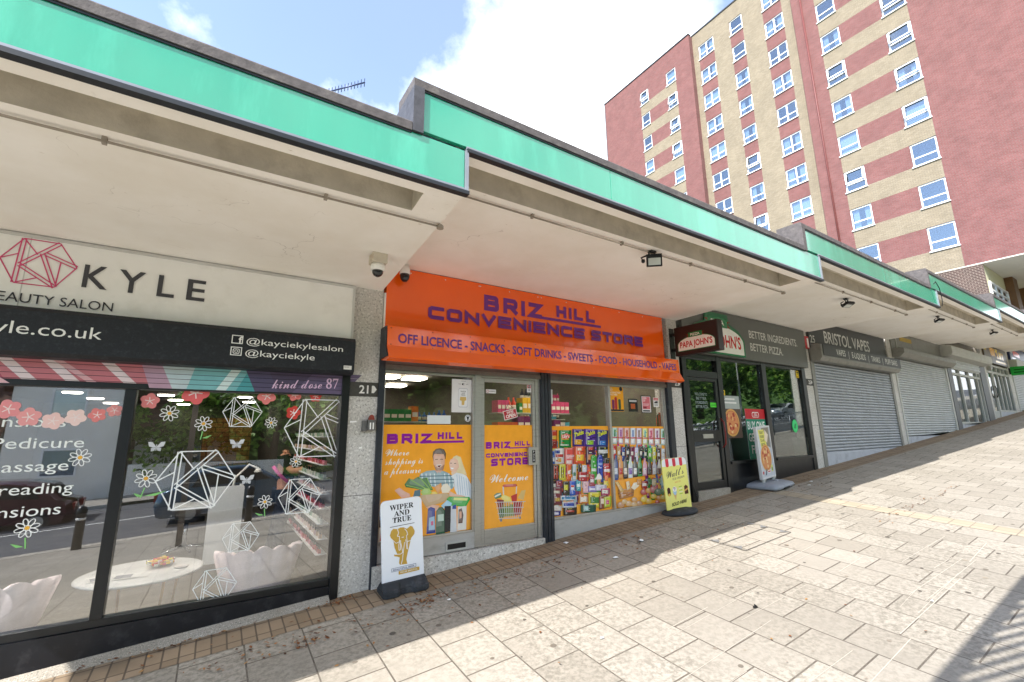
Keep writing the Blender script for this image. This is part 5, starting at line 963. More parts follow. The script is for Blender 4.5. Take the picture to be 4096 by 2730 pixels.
# projecting sign on the pillar
t = thing('projecting_sign', 'dark brown projecting pizza sign with red lettered badge on wall brackets', 'sign', (6.63, 0, 2.9))
MB().box(6.56, 6.70, -.93, -.11, 2.9, 3.4).build('sign_box', mat('dark_brown_case', '#2a1a18', .4, .1, 6), t, .008)
b = MB().box(6.57, 6.69, -.012, .0, 2.88, 3.42); [b.box(6.6, 6.66, -.11, -.012, z, z+.05) for z in (3.0, 3.27)]; b.build('bracket', black_m, t)
for xx, u in ((6.5595, (0, -1, 0)), (6.7005, (0, 1, 0))):
    f = Flat((xx, -.52, 0), u); badge(f, 0, 2.99, .66, .2, .014); f.build('badge', t, vinyl_m)
# posters in the pizza windows
def pnotice(*a, **k): return notice(*a, grp='notices behind the pizza shop glass', **k)
def buy(f):
    f.rect(8.76, 9.47, 1.09, 1.86, '#1f8a6a').rect(8.76, 9.47, 1.861, 2.06, '#c4242e').rrect(9.0, 9.25, 1.89, 2.0, .04, '#f0e6e2').rrect(9.015, 9.235, 1.9, 1.985, .03, '#c4242e')
    f.text('PAPA', 9.125, 1.945, .03, '#f4eeea', al='C', width=.1, bold=.02); f.text("JOHN'S", 9.125, 1.91, .03, '#f4eeea', al='C', width=.15, bold=.02)
    f.text('BUY ONE', 8.8, 1.66, .15, '#f1f3ee', width=.63, bold=.02); f.text('GET ONE', 8.8, 1.43, .15, '#f1f3ee', width=.63, bold=.02); f.text('FREE', 8.86, 1.2, .15, '#f1f3ee', width=.45, bold=.02)
pnotice('offer_poster', 'tall red and green buy one offer poster in the pizza shop window', 8.76, 9.47, 1.09, 2.06, .045, buy)
def pizza(f, cx, cz, r, ry, seed=2):
    rr = random.Random(seed); f.circle(cx, cz, r, '#d8a45a', 26, ry).circle(cx, cz, r*.86, '#c0603a', 24, ry*.86).circle(cx, cz, r*.82, '#d98f5a', 22, ry*.82)
    for i in range(22):
        a = rr.random()*6.28; q = rr.random()**.5*.7; f.circle(cx+r*q*math.cos(a), cz+ry*q*math.sin(a), r*.13, rr.choice(['#b84a34', '#c8644a', '#e8c890', '#a83a2c', '#e0b070']), 9, ry*.13)
pnotice('pizza_poster', 'poster of a large meat pizza beside the pizza shop door', 8.06, 8.6, 1.5, 2.3, .045, lambda f: (f.rect(8.07, 8.59, 2.05, 2.29, '#a8b0ac'), f.rect(8.1, 8.45, 2.22, 2.25, '#e8e8e4'), f.rect(8.1, 8.5, 2.15, 2.18, '#e8e8e4'), f.poly([(8.06, 1.5), (8.6, 1.5), (8.6, 2.05), (8.06, 2.05)], '#5a4a40'), pizza(f, 8.28, 1.79, .25, .26)), bg='#8e948f')
for x0, x1, z0, z1, lab in ((8.05, 8.15, 2.22, 2.4, 'yellow sticker on the glass edge beside the pizza shop door'), (11.02, 11.13, 2.8, 2.96, 'yellow warning sticker in the top right corner of the far pizza window')):
    pnotice('yellow_sticker', lab, x0, x1, z0, z1, .045, lambda f: (f.rect(x0+.015, x1-.015, z1-.05, z1-.02, '#3a3420'), f.poly([((x0+x1)/2-.02, z1-.06), ((x0+x1)/2+.02, z1-.06), ((x0+x1)/2, z0+.06)], '#3a3420'), f.rect(x0+.015, x1-.015, z0+.02, z0+.03, '#3a3420')), bg='#f2cf2a', cat='sticker')
f = Flat((0, .044, 0)); f.circle(10.66, 1.72, .12, '#2fc86a', 24, .14).circle(10.66, 1.72, .1, '#3fd67c', 24, .12).poly([(10.6, 1.68), (10.68, 1.66), (10.73, 1.78), (10.65, 1.76)], '#1f9a50'); tag(f.build('round_sticker', None, card_m), 'round bright green sticker low in the far pizza window', 'sticker')
pnotice('hygiene_notice', 'small green and black rating notice on the pizza shop door', 7.62, 7.82, 2.06, 2.19, .03, lambda f: (f.rect(7.625, 7.815, 2.065, 2.15, '#55d83a'), f.rect(7.65, 7.79, 2.1, 2.11, '#1a5a1a')), bg='#14201a')
def welc(f):
    for i, tx in enumerate(('WELCOME TO', 'BETTER', 'INGREDIENTS', 'BETTER PIZZA')): f.text(tx, 7.38, 2.27-i*.075, .05, '#9fb0ac', al='C', width=(.36, .3, .36, .36)[i])
f = Flat((0, .033, 0)); welc(f); tag(f.build('window_lettering', None, card_m), 'faint white welcome lettering on the pizza shop door glass', 'window lettering')
b = MB().box(10.5, 11.17, .062, .075, 1.09, 1.47, 0, lin('#4a4c4a')); centre('window_board', b, card_m, 'dull grey board standing in the lower right corner of the far pizza window', 'board')
f = Flat((0, .044, 0)); f.circle(8.13, 2.0, .055, '#e8506a', 14, .075).circle(8.13, 1.99, .035, '#f4e4e0', 12, .045).poly([(8.1, 2.06), (8.14, 2.12), (8.16, 2.06)], '#7ac84a'); tag(f.build('food_sticker', None, card_m), 'pink and green round sticker just above the pizza poster picture', 'sticker')
b = MB().box(8.4, 10.9, 3.6, 4.2, .6, 1.75); b.box(8.35, 10.95, 3.55, 4.25, 1.751, 1.8); centre('counter', b, mat('dark_green_counter', '#24413a', .5, .1, 4), 'dark green serving counter inside the pizza shop', 'counter')
for i, x in enumerate((8.2, 9.6, 10.6)):
    b = MB().box(x-.25, x+.25, 3.0, 3.3, 3.4, 3.44); centre('ceiling_panel', b, emit_mat('dim_ceiling_panel', '#fff4dc', 2.0), 'lit ceiling panel inside the pizza shop', 'ceiling light', 'ceiling panels inside the pizza shop')

# ------------------------------------------------------------------ 4 vape shop
s = SHOPS[3]
t = thing('shop_sign', 'charcoal vape shop sign with narrow white capitals', 'sign', (14, 0, 3.6), 'shop signs along the parade')
MB().box(11.68, 16.35, -.05, .09, 3.55, 4.24).build('sign_board', dgrey_m, t)
f = Flat((0, -.0515, 0)); f.text('BRISTOL VAPES', 12.47, 3.74, .31, '#dad9d4', width=2.72, bold=.012, cap=.72); f.text('25', 11.72, 3.68, .18, '#dad9d4', bold=.01); f.build('lettering', t, paint_m)
b = MB(); b.prism([(-.2, 3.22), (-.26, 3.30), (-.26, 3.6), (-.2, 3.63), (.0, 3.63), (.0, 3.22)], 'x', 11.7, 16.55); sbx = b.build('shutter_box', boxg_m, s, .004)
t2 = MB().box(11.78, 16.56, -.275, -.262, 3.345, 3.605).build('sign_strip', dgrey_m, sbx)
f = Flat((0, -.2755, 0)); f.text('VAPES   |   E-LIQUIDS   |   TANKS   |   PUFF BARS', 12.45, 3.4, .15, '#dad9d4', width=3.85, bold=.006, cap=.72); f.build('strip_lettering', t2, paint_m)
slats(11.82, 16.48, 1.13, 3.215, .03, .072, .026).build('roller_shutter', steel_m, s)
guides(s, boxg_m, (11.665, 11.82, -.02, .1, 3.23), (16.48, 16.615, -.02, .1, 3.23))
wedge(11.82, 16.48, -.0, .1, 1.129).build('stall_riser', riser_m, s)
t = thing('alarm_box', 'red and white alarm box high on the pillar left of the vape shop sign', 'alarm box', (11.5, -.06, 3.5)); MB().box(11.4, 11.6, -.07, .0, 3.51, 3.8).build('case', mat('red_alarm_case', '#b8242c', .4, .05), t, .01); MB().box(11.5, 11.57, -.074, -.0705, 3.53, 3.75).build('label_plate', white_m, t)
# ------------------------------------------------------------------ 5 shuttered unit
s = SHOPS[4]
slats(17.05, 21.8, 1.41, 3.74, .03, .072, .026).build('roller_shutter', shutL_m, s)
guides(s, boxw_m, (16.965, 17.05, -.02, .1, 3.76), (21.8, 21.96, -.02, .1, 3.76))
wedge(17.05, 21.8, .0, .1, 1.409).build('stall_riser', riser_m, s)
b = MB(); frame(b, 18.7, 19.05, 1.22, 1.3, .02, -.006, .0); b.build('letter_box', black_m, s)
b = MB().prism([(-.18, 3.74), (-.3, 3.86), (-.3, 3.99), (-.2, 4.02), (.0, 4.02), (.0, 3.74)], 'x', 16.98, 21.95); b.build('shutter_box', boxg_m, s, .004)
b = MB().box(16.97, 21.98, -.02, .09, 4.03, 4.56); bd = b.build('sign_panel', boxg_m, s); MB().box(17.35, 17.4, -.04, -.0205, 4.03, 4.55).build('panel_batten', boxw_m, s)
MB().box(17.75, 18.75, -.03, -.0205, 4.33, 4.46).build('yellow_plate', mat('yellow_plate', '#b8982c', .5), s)
# ------------------------------------------------------------------ 6 white roller box
s = SHOPS[5]
b = MB().prism([(-.3, 4.18), (-.34, 4.26), (-.34, 4.5), (-.28, 4.53), (.0, 4.53), (.0, 4.12)], 'x', 21.6, 26.9); b.build('shutter_box', boxw_m, s, .004)
slats(22.45, 26.3, 3.84, 4.17, -.02, .1, .015).build('roller_shutter', shutL_m, s)
guides(s, mat('dark_grey_post', '#5d6064', .5, .1), (22.41, 22.45, -.03, .1, 4.2), (22.0, 22.4, -.03, .1, 4.2), (26.3, 27.1, -.03, .1, 4.2))
b = MB(); 
for x in (22.46, 23.45, 24.65, 25.75, 26.2): b.box(x, x+.09, .0, .1, 1.8, 3.84)
b.box(22.55, 26.2, .005, .095, 3.56, 3.65).box(22.55, 26.2, .005, .095, 1.75, 1.85).box(22.55, 26.2, .005, .095, 3.79, 3.84); b.build('window_frame', boxw_m, s)
wedge(22.45, 26.3, .0, .1, 1.749).build('stall_riser', riser_m, s)
for x0, x1 in ((22.55, 23.45), (23.54, 24.65), (24.74, 25.75), (25.84, 26.2)): pane(s, x0, x1, 1.851, 3.559, .05, dglass_m); pane(s, x0, x1, 3.651, 3.789, .05, dglass_m)
# ------------------------------------------------------------------ 7 yellow lettered unit
s = SHOPS[6]
b = MB()
for x in (27.46, 28.35, 28.45, 29.2, 29.9, 30.55, 31.3): b.box(x, x+.08, .0, .1, 2.3 if x > 28.4 else G(27.5)-.05, 4.35)
b.box(27.54, 31.3, .005, .095, 3.95, 4.05).box(28.53, 31.3, .005, .095, 2.3, 2.38).box(27.54, 31.3, .005, .095, 4.27, 4.35); b.build('window_frame', boxw_m, s)
wedge(28.4, 31.38, .01, .09, 2.299).build('stall_riser', riser_m, s)
for x0, x1 in ((28.53, 29.2), (29.28, 29.9), (29.98, 30.55), (30.63, 31.3)): pane(s, x0, x1, 2.381, 3.949, .05, dglass_m); pane(s, x0, x1, 4.051, 4.269, .05, dglass_m)
d = MB().box(27.55, 28.34, .03, .07, G(28)-.02, G(28)+.3).box(27.55, 27.6, .03, .07, G(28)+.3, 3.94).box(28.29, 28.34, .03, .07, G(28)+.3, 3.94).build('door', boxw_m, s); MB().box(27.6, 28.29, .045, .053, G(28)+.3, 3.94).build('door_pane', dglass_m, d); MB().tube([(28.31, .0, 2.9), (28.31, -.04, 3.0), (28.31, -.04, 3.3), (28.31, 0, 3.4)], .02).build('handle', black_m, d)
t = thing('shop_sign', 'dark sign with yellow gold lettering at the end of the parade', 'sign', (29.3, 0, 4.45), 'shop signs along the parade')
MB().box(27.47, 31.36, -.05, .09, 4.42, 5.18).build('sign_board', mat('brown_gold_board', '#4a3c22', .4, .2, 4), t)
f = Flat((0, -.0515, 0)); [f.poly(p, c) for c, p in (('#e8a81e', [(28.55, 4.78), (29.3, 4.76), (29.34, 5.1), (28.5, 5.14)]), ('#f0d040', [(29.4, 5.0), (29.75, 4.92), (29.8, 5.1), (29.5, 5.14)]), ('#e8b02a', [(29.6, 4.7), (29.85, 4.7), (29.85, 4.95), (29.6, 4.95)]), ('#f0cc3a', [(29.95, 4.7), (30.35, 4.7), (30.4, 5.02), (29.98, 5.02)]), ('#e8b02a', [(30.5, 4.68), (30.7, 4.68), (30.72, 5.0), (30.48, 5.0)]), ('#e8b830', [(29.2, 4.5), (30.05, 4.5), (30.05, 4.59), (29.2, 4.59)]), ('#e8b830', [(30.1, 4.5), (31.0, 4.5), (31.0, 4.59), (30.1, 4.59)]), ('#e0cc5a', [(27.6, 4.95), (27.9, 4.95), (27.9, 5.06), (27.6, 5.06)]))]; f.build('lettering', t, vinyl_m)
# ------------------------------------------------------------------ 8 last unit
s = SHOPS[7]
t = thing('shop_sign', 'dark blue sign with red lettering on the last unit', 'sign', (34, 0, 4.85), 'shop signs along the parade')
MB().box(32.1, 36.7, -.08, .09, 4.85, 5.5).build('sign_board', mat('navy_board', '#27345c', .4, .1, 4), t)
f = Flat((0, -.0815, 0)); f.circle(32.45, 5.25, .1, '#e8e8ec'); f.poly([(32.75, 5.1), (34.1, 5.06), (34.15, 5.3), (32.75, 5.38)], '#d83a44'); f.rect(32.4, 33.2, 4.92, 5.0, '#9a96a4'); f.build('lettering', t, vinyl_m)
slats(32.2, 36.7, 2.4, 4.45, .03, .09, .02).build('roller_shutter', shutL_m, s); MB().box(32.02, 36.75, -.25, .1, 4.46, 4.84).build('shutter_box', boxw_m, s)
wedge(32.2, 36.7, .0, .1, 2.399).build('stall_riser', riser_m, s); guides(s, boxw_m, (32.03, 32.2, -.02, .1, 4.46))
t = thing('projecting_sign', 'bright green projecting sign near the far end of the parade', 'sign', (31.6, 0, 4.04))
MB().box(31.54, 31.66, -.62, -.06, 4.04, 4.45).build('sign_box', mat('bright_green_sign', '#1aa83a', .35, .05), t, .01); MB().box(31.57, 31.63, -.06, .0, 4.1, 4.4).build('bracket', black_m, t)
f = Flat((31.5395, -.34, 0), (0, -1, 0)); f.poly([(-.17, 4.27), (.17, 4.28), (.17, 4.33), (-.17, 4.32)], '#0a5a1c'); f.poly([(-.18, 4.15), (.18, 4.16), (.18, 4.21), (-.18, 4.2)], '#0a5a1c'); f.build('lettering', t, vinyl_m)

# ------------------------------------------------------------------ things on the canopy and pillars
t = thing('security_camera', 'grimy white dome camera on a square block under the canopy by pillar 21', 'security camera', (1.11, -1.05, 3.0), 'security cameras under the canopy')
MB().box(1.04, 1.2, -1.13, -.97, 3.16, 3.268).build('mounting_block', mat('stained_white_case', '#cfc6b4', .6, .1, 8, dirt='#9a6a3c', dirt_scale=9), t, .006)
MB().lathe([(.07, .159), (.075, .13), (.075, .09), (.058, .085)], (1.12, -1.05, 3.0), 24).build('housing', white_m, t)
MB().lathe([(.058, .086), (.056, .06), (.042, .035), (.02, .022), (.0, .02)][::-1], (1.12, -1.05, 3.0), 24).build('lens_dome', mat('smoked_dome', '#1c1d1f', .12, .1, spec=.6), t)
t.scale = (.85,)*3; t.location.z = 3.268-.268*.85
t = thing('security_camera', 'white and black dome camera hanging in front of the orange sign', 'security camera', (1.7, -.12, 3.3), 'security cameras under the canopy')
MB().lathe([(.02, .29), (.06, .28), (.07, .2), (.072, .16), (.066, .155)][::-1], (1.7, -.12, 3.3), 24).build('housing', white_m, t)
MB().lathe([(.064, .156), (.066, .12), (.052, .08), (.03, .055), (.0, .05)][::-1], (1.7, -.12, 3.3), 24).build('lens_dome', mat('smoked_dome', '#1c1d1f'), t)
MB().tube([(1.7, -.12, 3.585), (1.7, -.1, 3.6)], .03).build('bracket', white_m, t)
t.scale = (.85,)*3; t.location.z = 3.59-.29*.85
def flood(x, y, z, label, turn=0, tilt=75):
    t = thing('floodlight', label, 'floodlight', (x, y, z-.25), 'floodlights under the canopy')
    MB().box(x-.06, x+.06, y-.04, y+.04, z-.03, z-.001).tube([(x-.09, y, z-.03), (x-.09, y-.02, z-.13)], .012).tube([(x+.09, y, z-.03), (x+.09, y-.02, z-.13)], .012).box(x-.1, x+.1, y-.012, y+.012, z-.042, z-.03).build('bracket', black_m, t)
    M = Matrix.Translation((x, y-.03, z-.17)) @ Matrix.Rotation(rad(turn), 4, 'Z') @ Matrix.Rotation(rad(tilt), 4, 'X')
    def bx(b, x0, x1, y0, y1, z0, z1, mi=0):
        k = len(b.v); b.box(x0, x1, y0, y1, z0, z1, mi)
        for i in range(k, len(b.v)): b.v[i] = tuple(M @ Vector(b.v[i]))
        return b
    b = MB(); bx(b, -.12, .12, -.03, .03, -.1, .1)
    for i in range(6): bx(b, -.1, .1, .03, .05, -.08+i*.03, -.07+i*.03)
    b.build('lamp_body', mat('black_lamp_case', '#18191b', .5), t, .006)
    bx(MB(), -.095, .095, -.034, -.0305, -.08, .035).build('lens', mat('lamp_lens', '#c9cdc8', .2, .05), t)
    bx(MB(), -.095, -.01, -.034, -.0305, .05, .085).build('reflector', black_m, t)
    b = MB().tube([(x-.12, y+.02, z-.1), (x-.2, y+.06, z-.14), (x-.16, y+.05, z-.19)], .014); b.lathe([(.02, 0), (.03, .02), (.028, .05), (.0, .06)], (x-.17, y+.05, z-.22), 12); b.build('motion_sensor', mat('black_lamp_case', '#18191b'), t)
    t.scale = (.68,)*3; t.location.z = z-.25*.68
for x, y, k, lab in ((3.86, -1.93, 1, 'black floodlight with motion sensor under the canopy above the orange sign'), (9.26, -1.76, 2, 'black floodlight under the canopy of the pizza shop'), (14.22, -1.8, 3, 'black floodlight under the canopy of the vape shop'), (19.77, -1.72, 4, 'black floodlight under the canopy of the shuttered unit'), (25.0, -1.75, 5, 'black floodlight under the canopy above the white roller box')):
    flood(x, y, ZB[k]+.014, lab, -42 if k == 1 else -20, 12 if k == 1 else 68)
t = thing('wall_ashtray', 'grey metal wall ashtray with red lid on the granite pillar', 'ashtray', (1.39, 0, 1.68))
MB().box(1.325, 1.375, -.05, .0, 1.68, 1.79).box(1.375, 1.46, -.07, .0, 1.69, 1.8).build('body', mat('worn_grey_metal', '#6d6c6a', .5, .2, 14, metal=.4), t, .006)
MB().prism([(1.385, 1.8), (1.45, 1.8), (1.44, 1.84), (1.42, 1.855), (1.4, 1.845)], 'y', -.06, -.02).build('lid', mat('rusty_red_lid', '#8a3a2c', .6, .2, 20), t)
for x in (1.395, 1.425): MB().box(x, x+.014, -.073, -.0705, 1.7, 1.77).build('white_strip', white_m, t)
# paper scraps and marks on pillar 21
for x, z, w, h, lab in ((1.24, 1.77, .07, .022, 'torn white tape scrap high on the granite pillar'), (1.33, 1.5, .03, .02, 'small torn sticker on the granite pillar below the ashtray')):
    b = MB().prism([(x-w/2, z), (x+w/2, z+.004), (x+w*.45, z+h), (x-w*.1, z+h*.8), (x-w*.5, z+h*.9)], 'y', -.002, -.0003); centre('tape_scrap', b, white_m, lab, 'scrap', 'scraps stuck on the pillar')
# cables on pillar 23 and along the last floodlight
b = MB().tube([(6.82, -.02, 3.5), (6.83, -.025, 2.6), (6.81, -.03, 1.6), (6.83, -.03, 1.0), (6.8, -.05, .75), (6.84, -.07, .6), (6.9, -.06, .57), (6.87, -.02, .66)], .009, 6); centre('loose_cable', b, black_m, 'loose black cable running down beside pillar 23 to the pavement', 'cable')
b = MB().tube([(11.35, FY-.035, 4.36), (11.42, FY-.05, 4.42), (11.55, FY-.06, 4.3), (11.6, FY-.055, 4.05), (11.57, FY-.04, 3.95)], .007, 6); centre('loose_cable', b, black_m, 'thin loose cable looping over the green fascia at the vape shop step', 'cable')
# television aerial
t = thing('tv_aerial', 'many pronged television aerial on a mast above the roofs', 'aerial', (1.2, 3.02, 3.7))
MB().tube([(1.2, 3.03, 3.6), (1.2, 3.03, 8.0)], .018).build('mast', alu_m, t)
B0, B1 = Vector((1.14, 3.08, 7.96)), Vector((1.70, 2.44, 7.97)); b = MB().tube([B0, B1], 0.015, 6); el = Vector((.55, .48, .0)); el = Vector(((B1-B0).y, -(B1-B0).x, 0)).normalized()
for i in range(13):
    p = B0+(B1-B0)*(i/12*.98+.01); q = .075 if i < 11 else .085; tl = Vector((0, 0, 1))
    b.tube([p-tl*q, p+tl*q], .0075, 5)
b.build('boom', mat('aerial_metal', '#3f4a66', .4, .1, metal=.5), t)
# ------------------------------------------------------------------ boards standing on the pavement
slope = math.atan(.067)
rub_m = mat('black_rubber_base', '#2c2f33', .75, .2, 14, dirt='#55565a', dirt_scale=6)
def board_pts(w, h, r, z0=.1):
    pts = [(-w/2, z0), (w/2, z0)]
    for cx, a0 in ((w/2-r, 0), (-w/2+r, 90)): pts += [(cx+r*math.cos(rad(a0+t)), z0+h-r+r*math.sin(rad(a0+t))) for t in (0, 22, 45, 67, 90)]
    return pts
t = thing('pavement_sign', 'white pavement sign with gold elephant and rounded top on a black rubber base', 'pavement sign', (1.77, -.24, G(1.77, -.24)), 'signs standing on the pavement', (rad(0), -slope, rad(-3)))
MB().prism(board_pts(.43, .79, .05), 'y', -.012, .012).build('panel', mat('white_plastic_board', '#eceef2', .3, .03, 4), t, .003)
prof = [(-.235, -.1), (-.2, -.135), (-.09, -.14), (-.05, -.1), (.05, -.1), (.09, -.14), (.2, -.135), (.235, -.1), (.235, .13), (.19, .155), (-.19, .155), (-.235, .13)]
b = MB(); sc_ = lambda k: [(x*k, y*k*(.75 if k < 1 else 1)) for x, y in prof]
b.hexa([(x, y, .0) for x, y in prof], [(x, y, .055) for x, y in prof]); b.hexa([(x*.98, y*.94, .056) for x, y in prof], [(x*.93, y*.4, .118) for x, y in prof]); b.build('base', rub_m, t, .008)
f = Flat((0, -.0125, 0), step=.0001)
for tx, z, w in (('𝐖𝐈𝐏𝐄𝐑', .79, .25), ('𝐀𝐍𝐃', .728, .16), ('𝐓𝐑𝐔𝐄', .666, .195)): f.text(tx, 0, z, .05, '#151515', width=w, al='C', bold=.008)
f.data(ELEPHANT, -.215, .1, .43, .79)
W_ = lambda p: [(x, z) for x, z in p]
f.line([(-.12, .235), (.13, .235), (.13, .205), (-.12, .205), (-.12, .235)], .003, '#2a3a6a'); f.text('BEAUTIFUL BEER', .005, .212, .014, '#2a3a6a', width=.22, al='C', bold=.005)
f.poly([(-.05, .165), (.165, .165), (.165, .198), (-.05, .198)], '#c9a145'); f.text('FROM BRISTOL', .057, .175, .014, '#f4f1e8', width=.18, al='C', bold=.005)
f.build('printing', t, card_m)

t = thing('pavement_sign', 'yellow ice cream pavement sign with red and white top on a black oval base', 'pavement sign', (6.17, -.24, G(6.17, -.24)), 'signs standing on the pavement', (0, -slope, rad(-14)))
MB().prism(board_pts(.46, .76, .06, .07), 'y', -.012, .012).build('panel', mat('yellow_plastic_board', '#ece682', .35, .03, 4), t, .003)
b = MB().lathe([(.3, 0), (.31, .02), (.29, .05), (.12, .085), (.0, .088)], (0, 0, 0), 32, 0, None, 1.0, .62); b.build('base', rub_m, t)
f = Flat((0, -.0125, 0), step=.0001)
wp = [(-.23, .7), (.23, .7)]; 
f.poly([(-.229, .715), (.229, .715), (.229, .77)] + [(.17+.059*math.cos(rad(a)), .77+.059*math.sin(rad(a))) for a in (20, 45, 70, 90)] + [(-.17+.059*math.cos(rad(a)), .77+.059*math.sin(rad(a))) for a in (90, 110, 135, 160)] + [(-.229, .77)], '#f2f2f2')
for x in (-.13, .0, .13): f.poly([(x-.03, .828), (x+.03, .828), (x+.03, .73)] + [(x+.03*math.cos(rad(a)), .73+.03*math.sin(rad(a))) for a in (-30, -60, -90, -120, -150)] + [(x-.03, .73)], '#d8404e')
f.text("𝓦𝓪𝓵𝓵'𝓼", -.17, .535, .1, '#28224a', width=.33, slope=.14, cap=.66); f.text('ICE CREAM', -.06, .5, .03, '#3a3550', width=.22, slope=.1); f.text('SINCE 1922', -.03, .455, .018, '#d8642c', width=.11, slope=.1)
f.rrect(-.19, -.13, .27, .4, .03, '#4a2a26').circle(-.16, .29, .022, '#e8c05a').rect(-.165, -.155, .2, .265, '#e8dca0')
f.poly([(-.085, .31), (-.02, .31), (-.05, .2)], '#e0b878').poly([(-.09, .33), (-.015, .33), (-.04, .28), (-.065, .28)], '#a8cce8').circle(-.052, .365, .038, '#f2f0ee').circle(-.06, .385, .01, '#4a3a4a').circle(-.04, .38, .009, '#c8505a').circle(-.05, .355, .008, '#4a3a4a')
for i in range(5): f.poly([(.03, .28+i*.026), (.09, .285+i*.026), (.09, .297+i*.026), (.03, .292+i*.026)], '#a8cc3a' if i % 2 == 0 else '#f0f0d0')
f.rect(.055, .065, .2, .278, '#e8dca0'); f.poly([(.13, .27), (.2, .275), (.2, .38), (.165, .41), (.13, .385)], '#5a3424').poly([(.13, .31), (.2, .34), (.2, .365), (.13, .335)], '#e0a860').rect(.16, .172, .21, .268, '#e8dca0')
f.text('SOLD HERE', -.14, .12, .045, '#1d1d1d', width=.28, bold=.03, slope=.12, shear=.2); f.build('printing', t, card_m)

t = thing('pavement_sign', 'tall framed pizza poster sign on a grey water filled base', 'pavement sign', (8.92, -.18, G(8.92, -.18)), 'signs standing on the pavement', (0, -slope*.8, rad(6)))
b = MB(); frame(b, -.3, .3, .16, 1.12, .028, -.03, .03); b.box(-.273, .273, -.012, .012, .187, 1.093); b.build('frame', mat('white_aluminium', '#d6d8da', .35, .05, 20, metal=.3), t, .004)
for sx in (-.22, .22): MB().tube([(sx, 0, .08), (sx, 0, .165)], .035, 12).lathe([(.055, 0), (.05, .015), (.0, .018)], (sx, 0, .145), 14).build('post', boxw_m, t)
def rr_(w, d, r, z): return [(cx+r*math.cos(rad(a0+q)), cy+r*math.sin(rad(a0+q)), z) for cx, cy, a0 in ((w-r, d-r, 0), (-w+r, d-r, 90), (-w+r, -d+r, 180), (w-r, -d+r, 270)) for q in (0, 30, 60, 90)]
b = MB(); L0 = [rr_(.41, .3, .1, 0.0), rr_(.43, .32, .11, .03), rr_(.41, .3, .1, .07), rr_(.3, .2, .08, .105)]
for p, q in zip(L0[:-1], L0[1:]):
    n = len(p)
    for i in range(n): j = (i+1) % n; b.face([p[i], p[j], q[j], q[i]], 0, None, True)
b.face(list(reversed(L0[0]))); b.face(L0[-1]); b.lathe([(.05, 0), (.045, .02), (.0, .02)], (.1, -.1, .1), 12); b.build('base', mat('grey_moulded_plastic', '#8f959e', .45, .1, 6, dirt='#777b82', dirt_scale=5), t)
MB().box(-.14, .1, -.325, -.28, .0, .03).build('wheel_slot', black_m, t)
f = Flat((0, -.0125, 0), step=.0001); f.rect(-.272, .272, .188, 1.092, '#c9cdd4').poly([(-.05, 1.09), (.27, 1.09), (.27, .7), (.1, .75)], '#8d8578').poly([(-.2, 1.06), (.05, 1.06), (.12, .72), (-.14, .7)], '#e2dc6a')
for i, (tx, w) in enumerate((('TREAT', .18), ('YOURSELF', .2), ('TO A HOT', .19), ('SIDE', .16))): f.text(tx, -.16+i*.012, .98-i*.075, .05, '#4a4a3a', width=w, bold=.02)
f.poly([(.1, 1.05), (.22, .95), (.14, .8), (.04, .86)], '#e8d8c0'); pizza(f, .01, .53, .23, .25, 4); f.circle(-.2, .27, .03, '#c84a4a').poly([(-.13, .22), (-.06, .33), (-.02, .33), (-.07, .22)], '#5a6a78').rrect(-.02, .13, .25, .3, .02, '#f0e4e4').rect(0, .11, .265, .285, '#c83a44').rect(.16, .24, .26, .38, '#d8dc8a').rect(.175, .225, .28, .34, '#8a9a5a')
f.build('poster', t, card_m)

# manhole tray, litter and leaves
b = MB(); mx0, mx1, my0, my1 = 5.42, 6.5, -1.7, -1.1
def gq(pts, dz): return [(x, y, G(x, y)+dz) for x, y in pts]
def gbar(x0, x1, y0, y1, dz=.006, mi=0): b.face(gq([(x0, y0), (x1, y0), (x1, y1), (x0, y1)], dz), mi)
for yy in (my0, (my0+my1)/2, my1): gbar(mx0, mx1, yy-.006, yy+.006)
for xx in (mx0, mx1): gbar(xx-.006, xx+.006, my0, my1, .007)
for xx in (mx1,):
    for yy in (my0+.02, -1.42, my1-.14): b.face(gq([(xx-.01, yy), (xx-.01, yy+.12), (xx-.11, yy+.06)], .008), 1)
for yy in (my0+.05, -1.35): b.face(gq([(mx0+.01, yy), (mx0+.11, yy+.06), (mx0+.01, yy+.12)], .008), 1)
centre('manhole_cover', b, [mat('dark_iron_edge', '#5b5650', .6, .2, 20), mat('iron_triangle', '#8d8c8a', .5, .2, 20, metal=.3)], 'slab filled manhole cover with metal corner triangles in the sunlit paving', 'manhole cover')
b = MB(); lf = [lin(c) for c in ('#6b3f22', '#7d4c2a', '#8a5a34', '#54331f', '#9a6a3c', '#a07848')]
def leaf(x, y, s_, flat=.6):
    a = RN.random()*6.28; t1 = (RN.random()-.5)*flat; z = G(x, y)+.003+RN.random()*.012
    if y > -.42: z += .004
    u = Vector((math.cos(a), math.sin(a), t1))*s_; w = Vector((-math.sin(a), math.cos(a), (RN.random()-.5)*flat))*s_*.55
    p = Vector((x, y, z+abs(u.z)+abs(w.z))); b.face([p-u, p-w, p+u*.9, p+w], 0, RN.choice(lf))
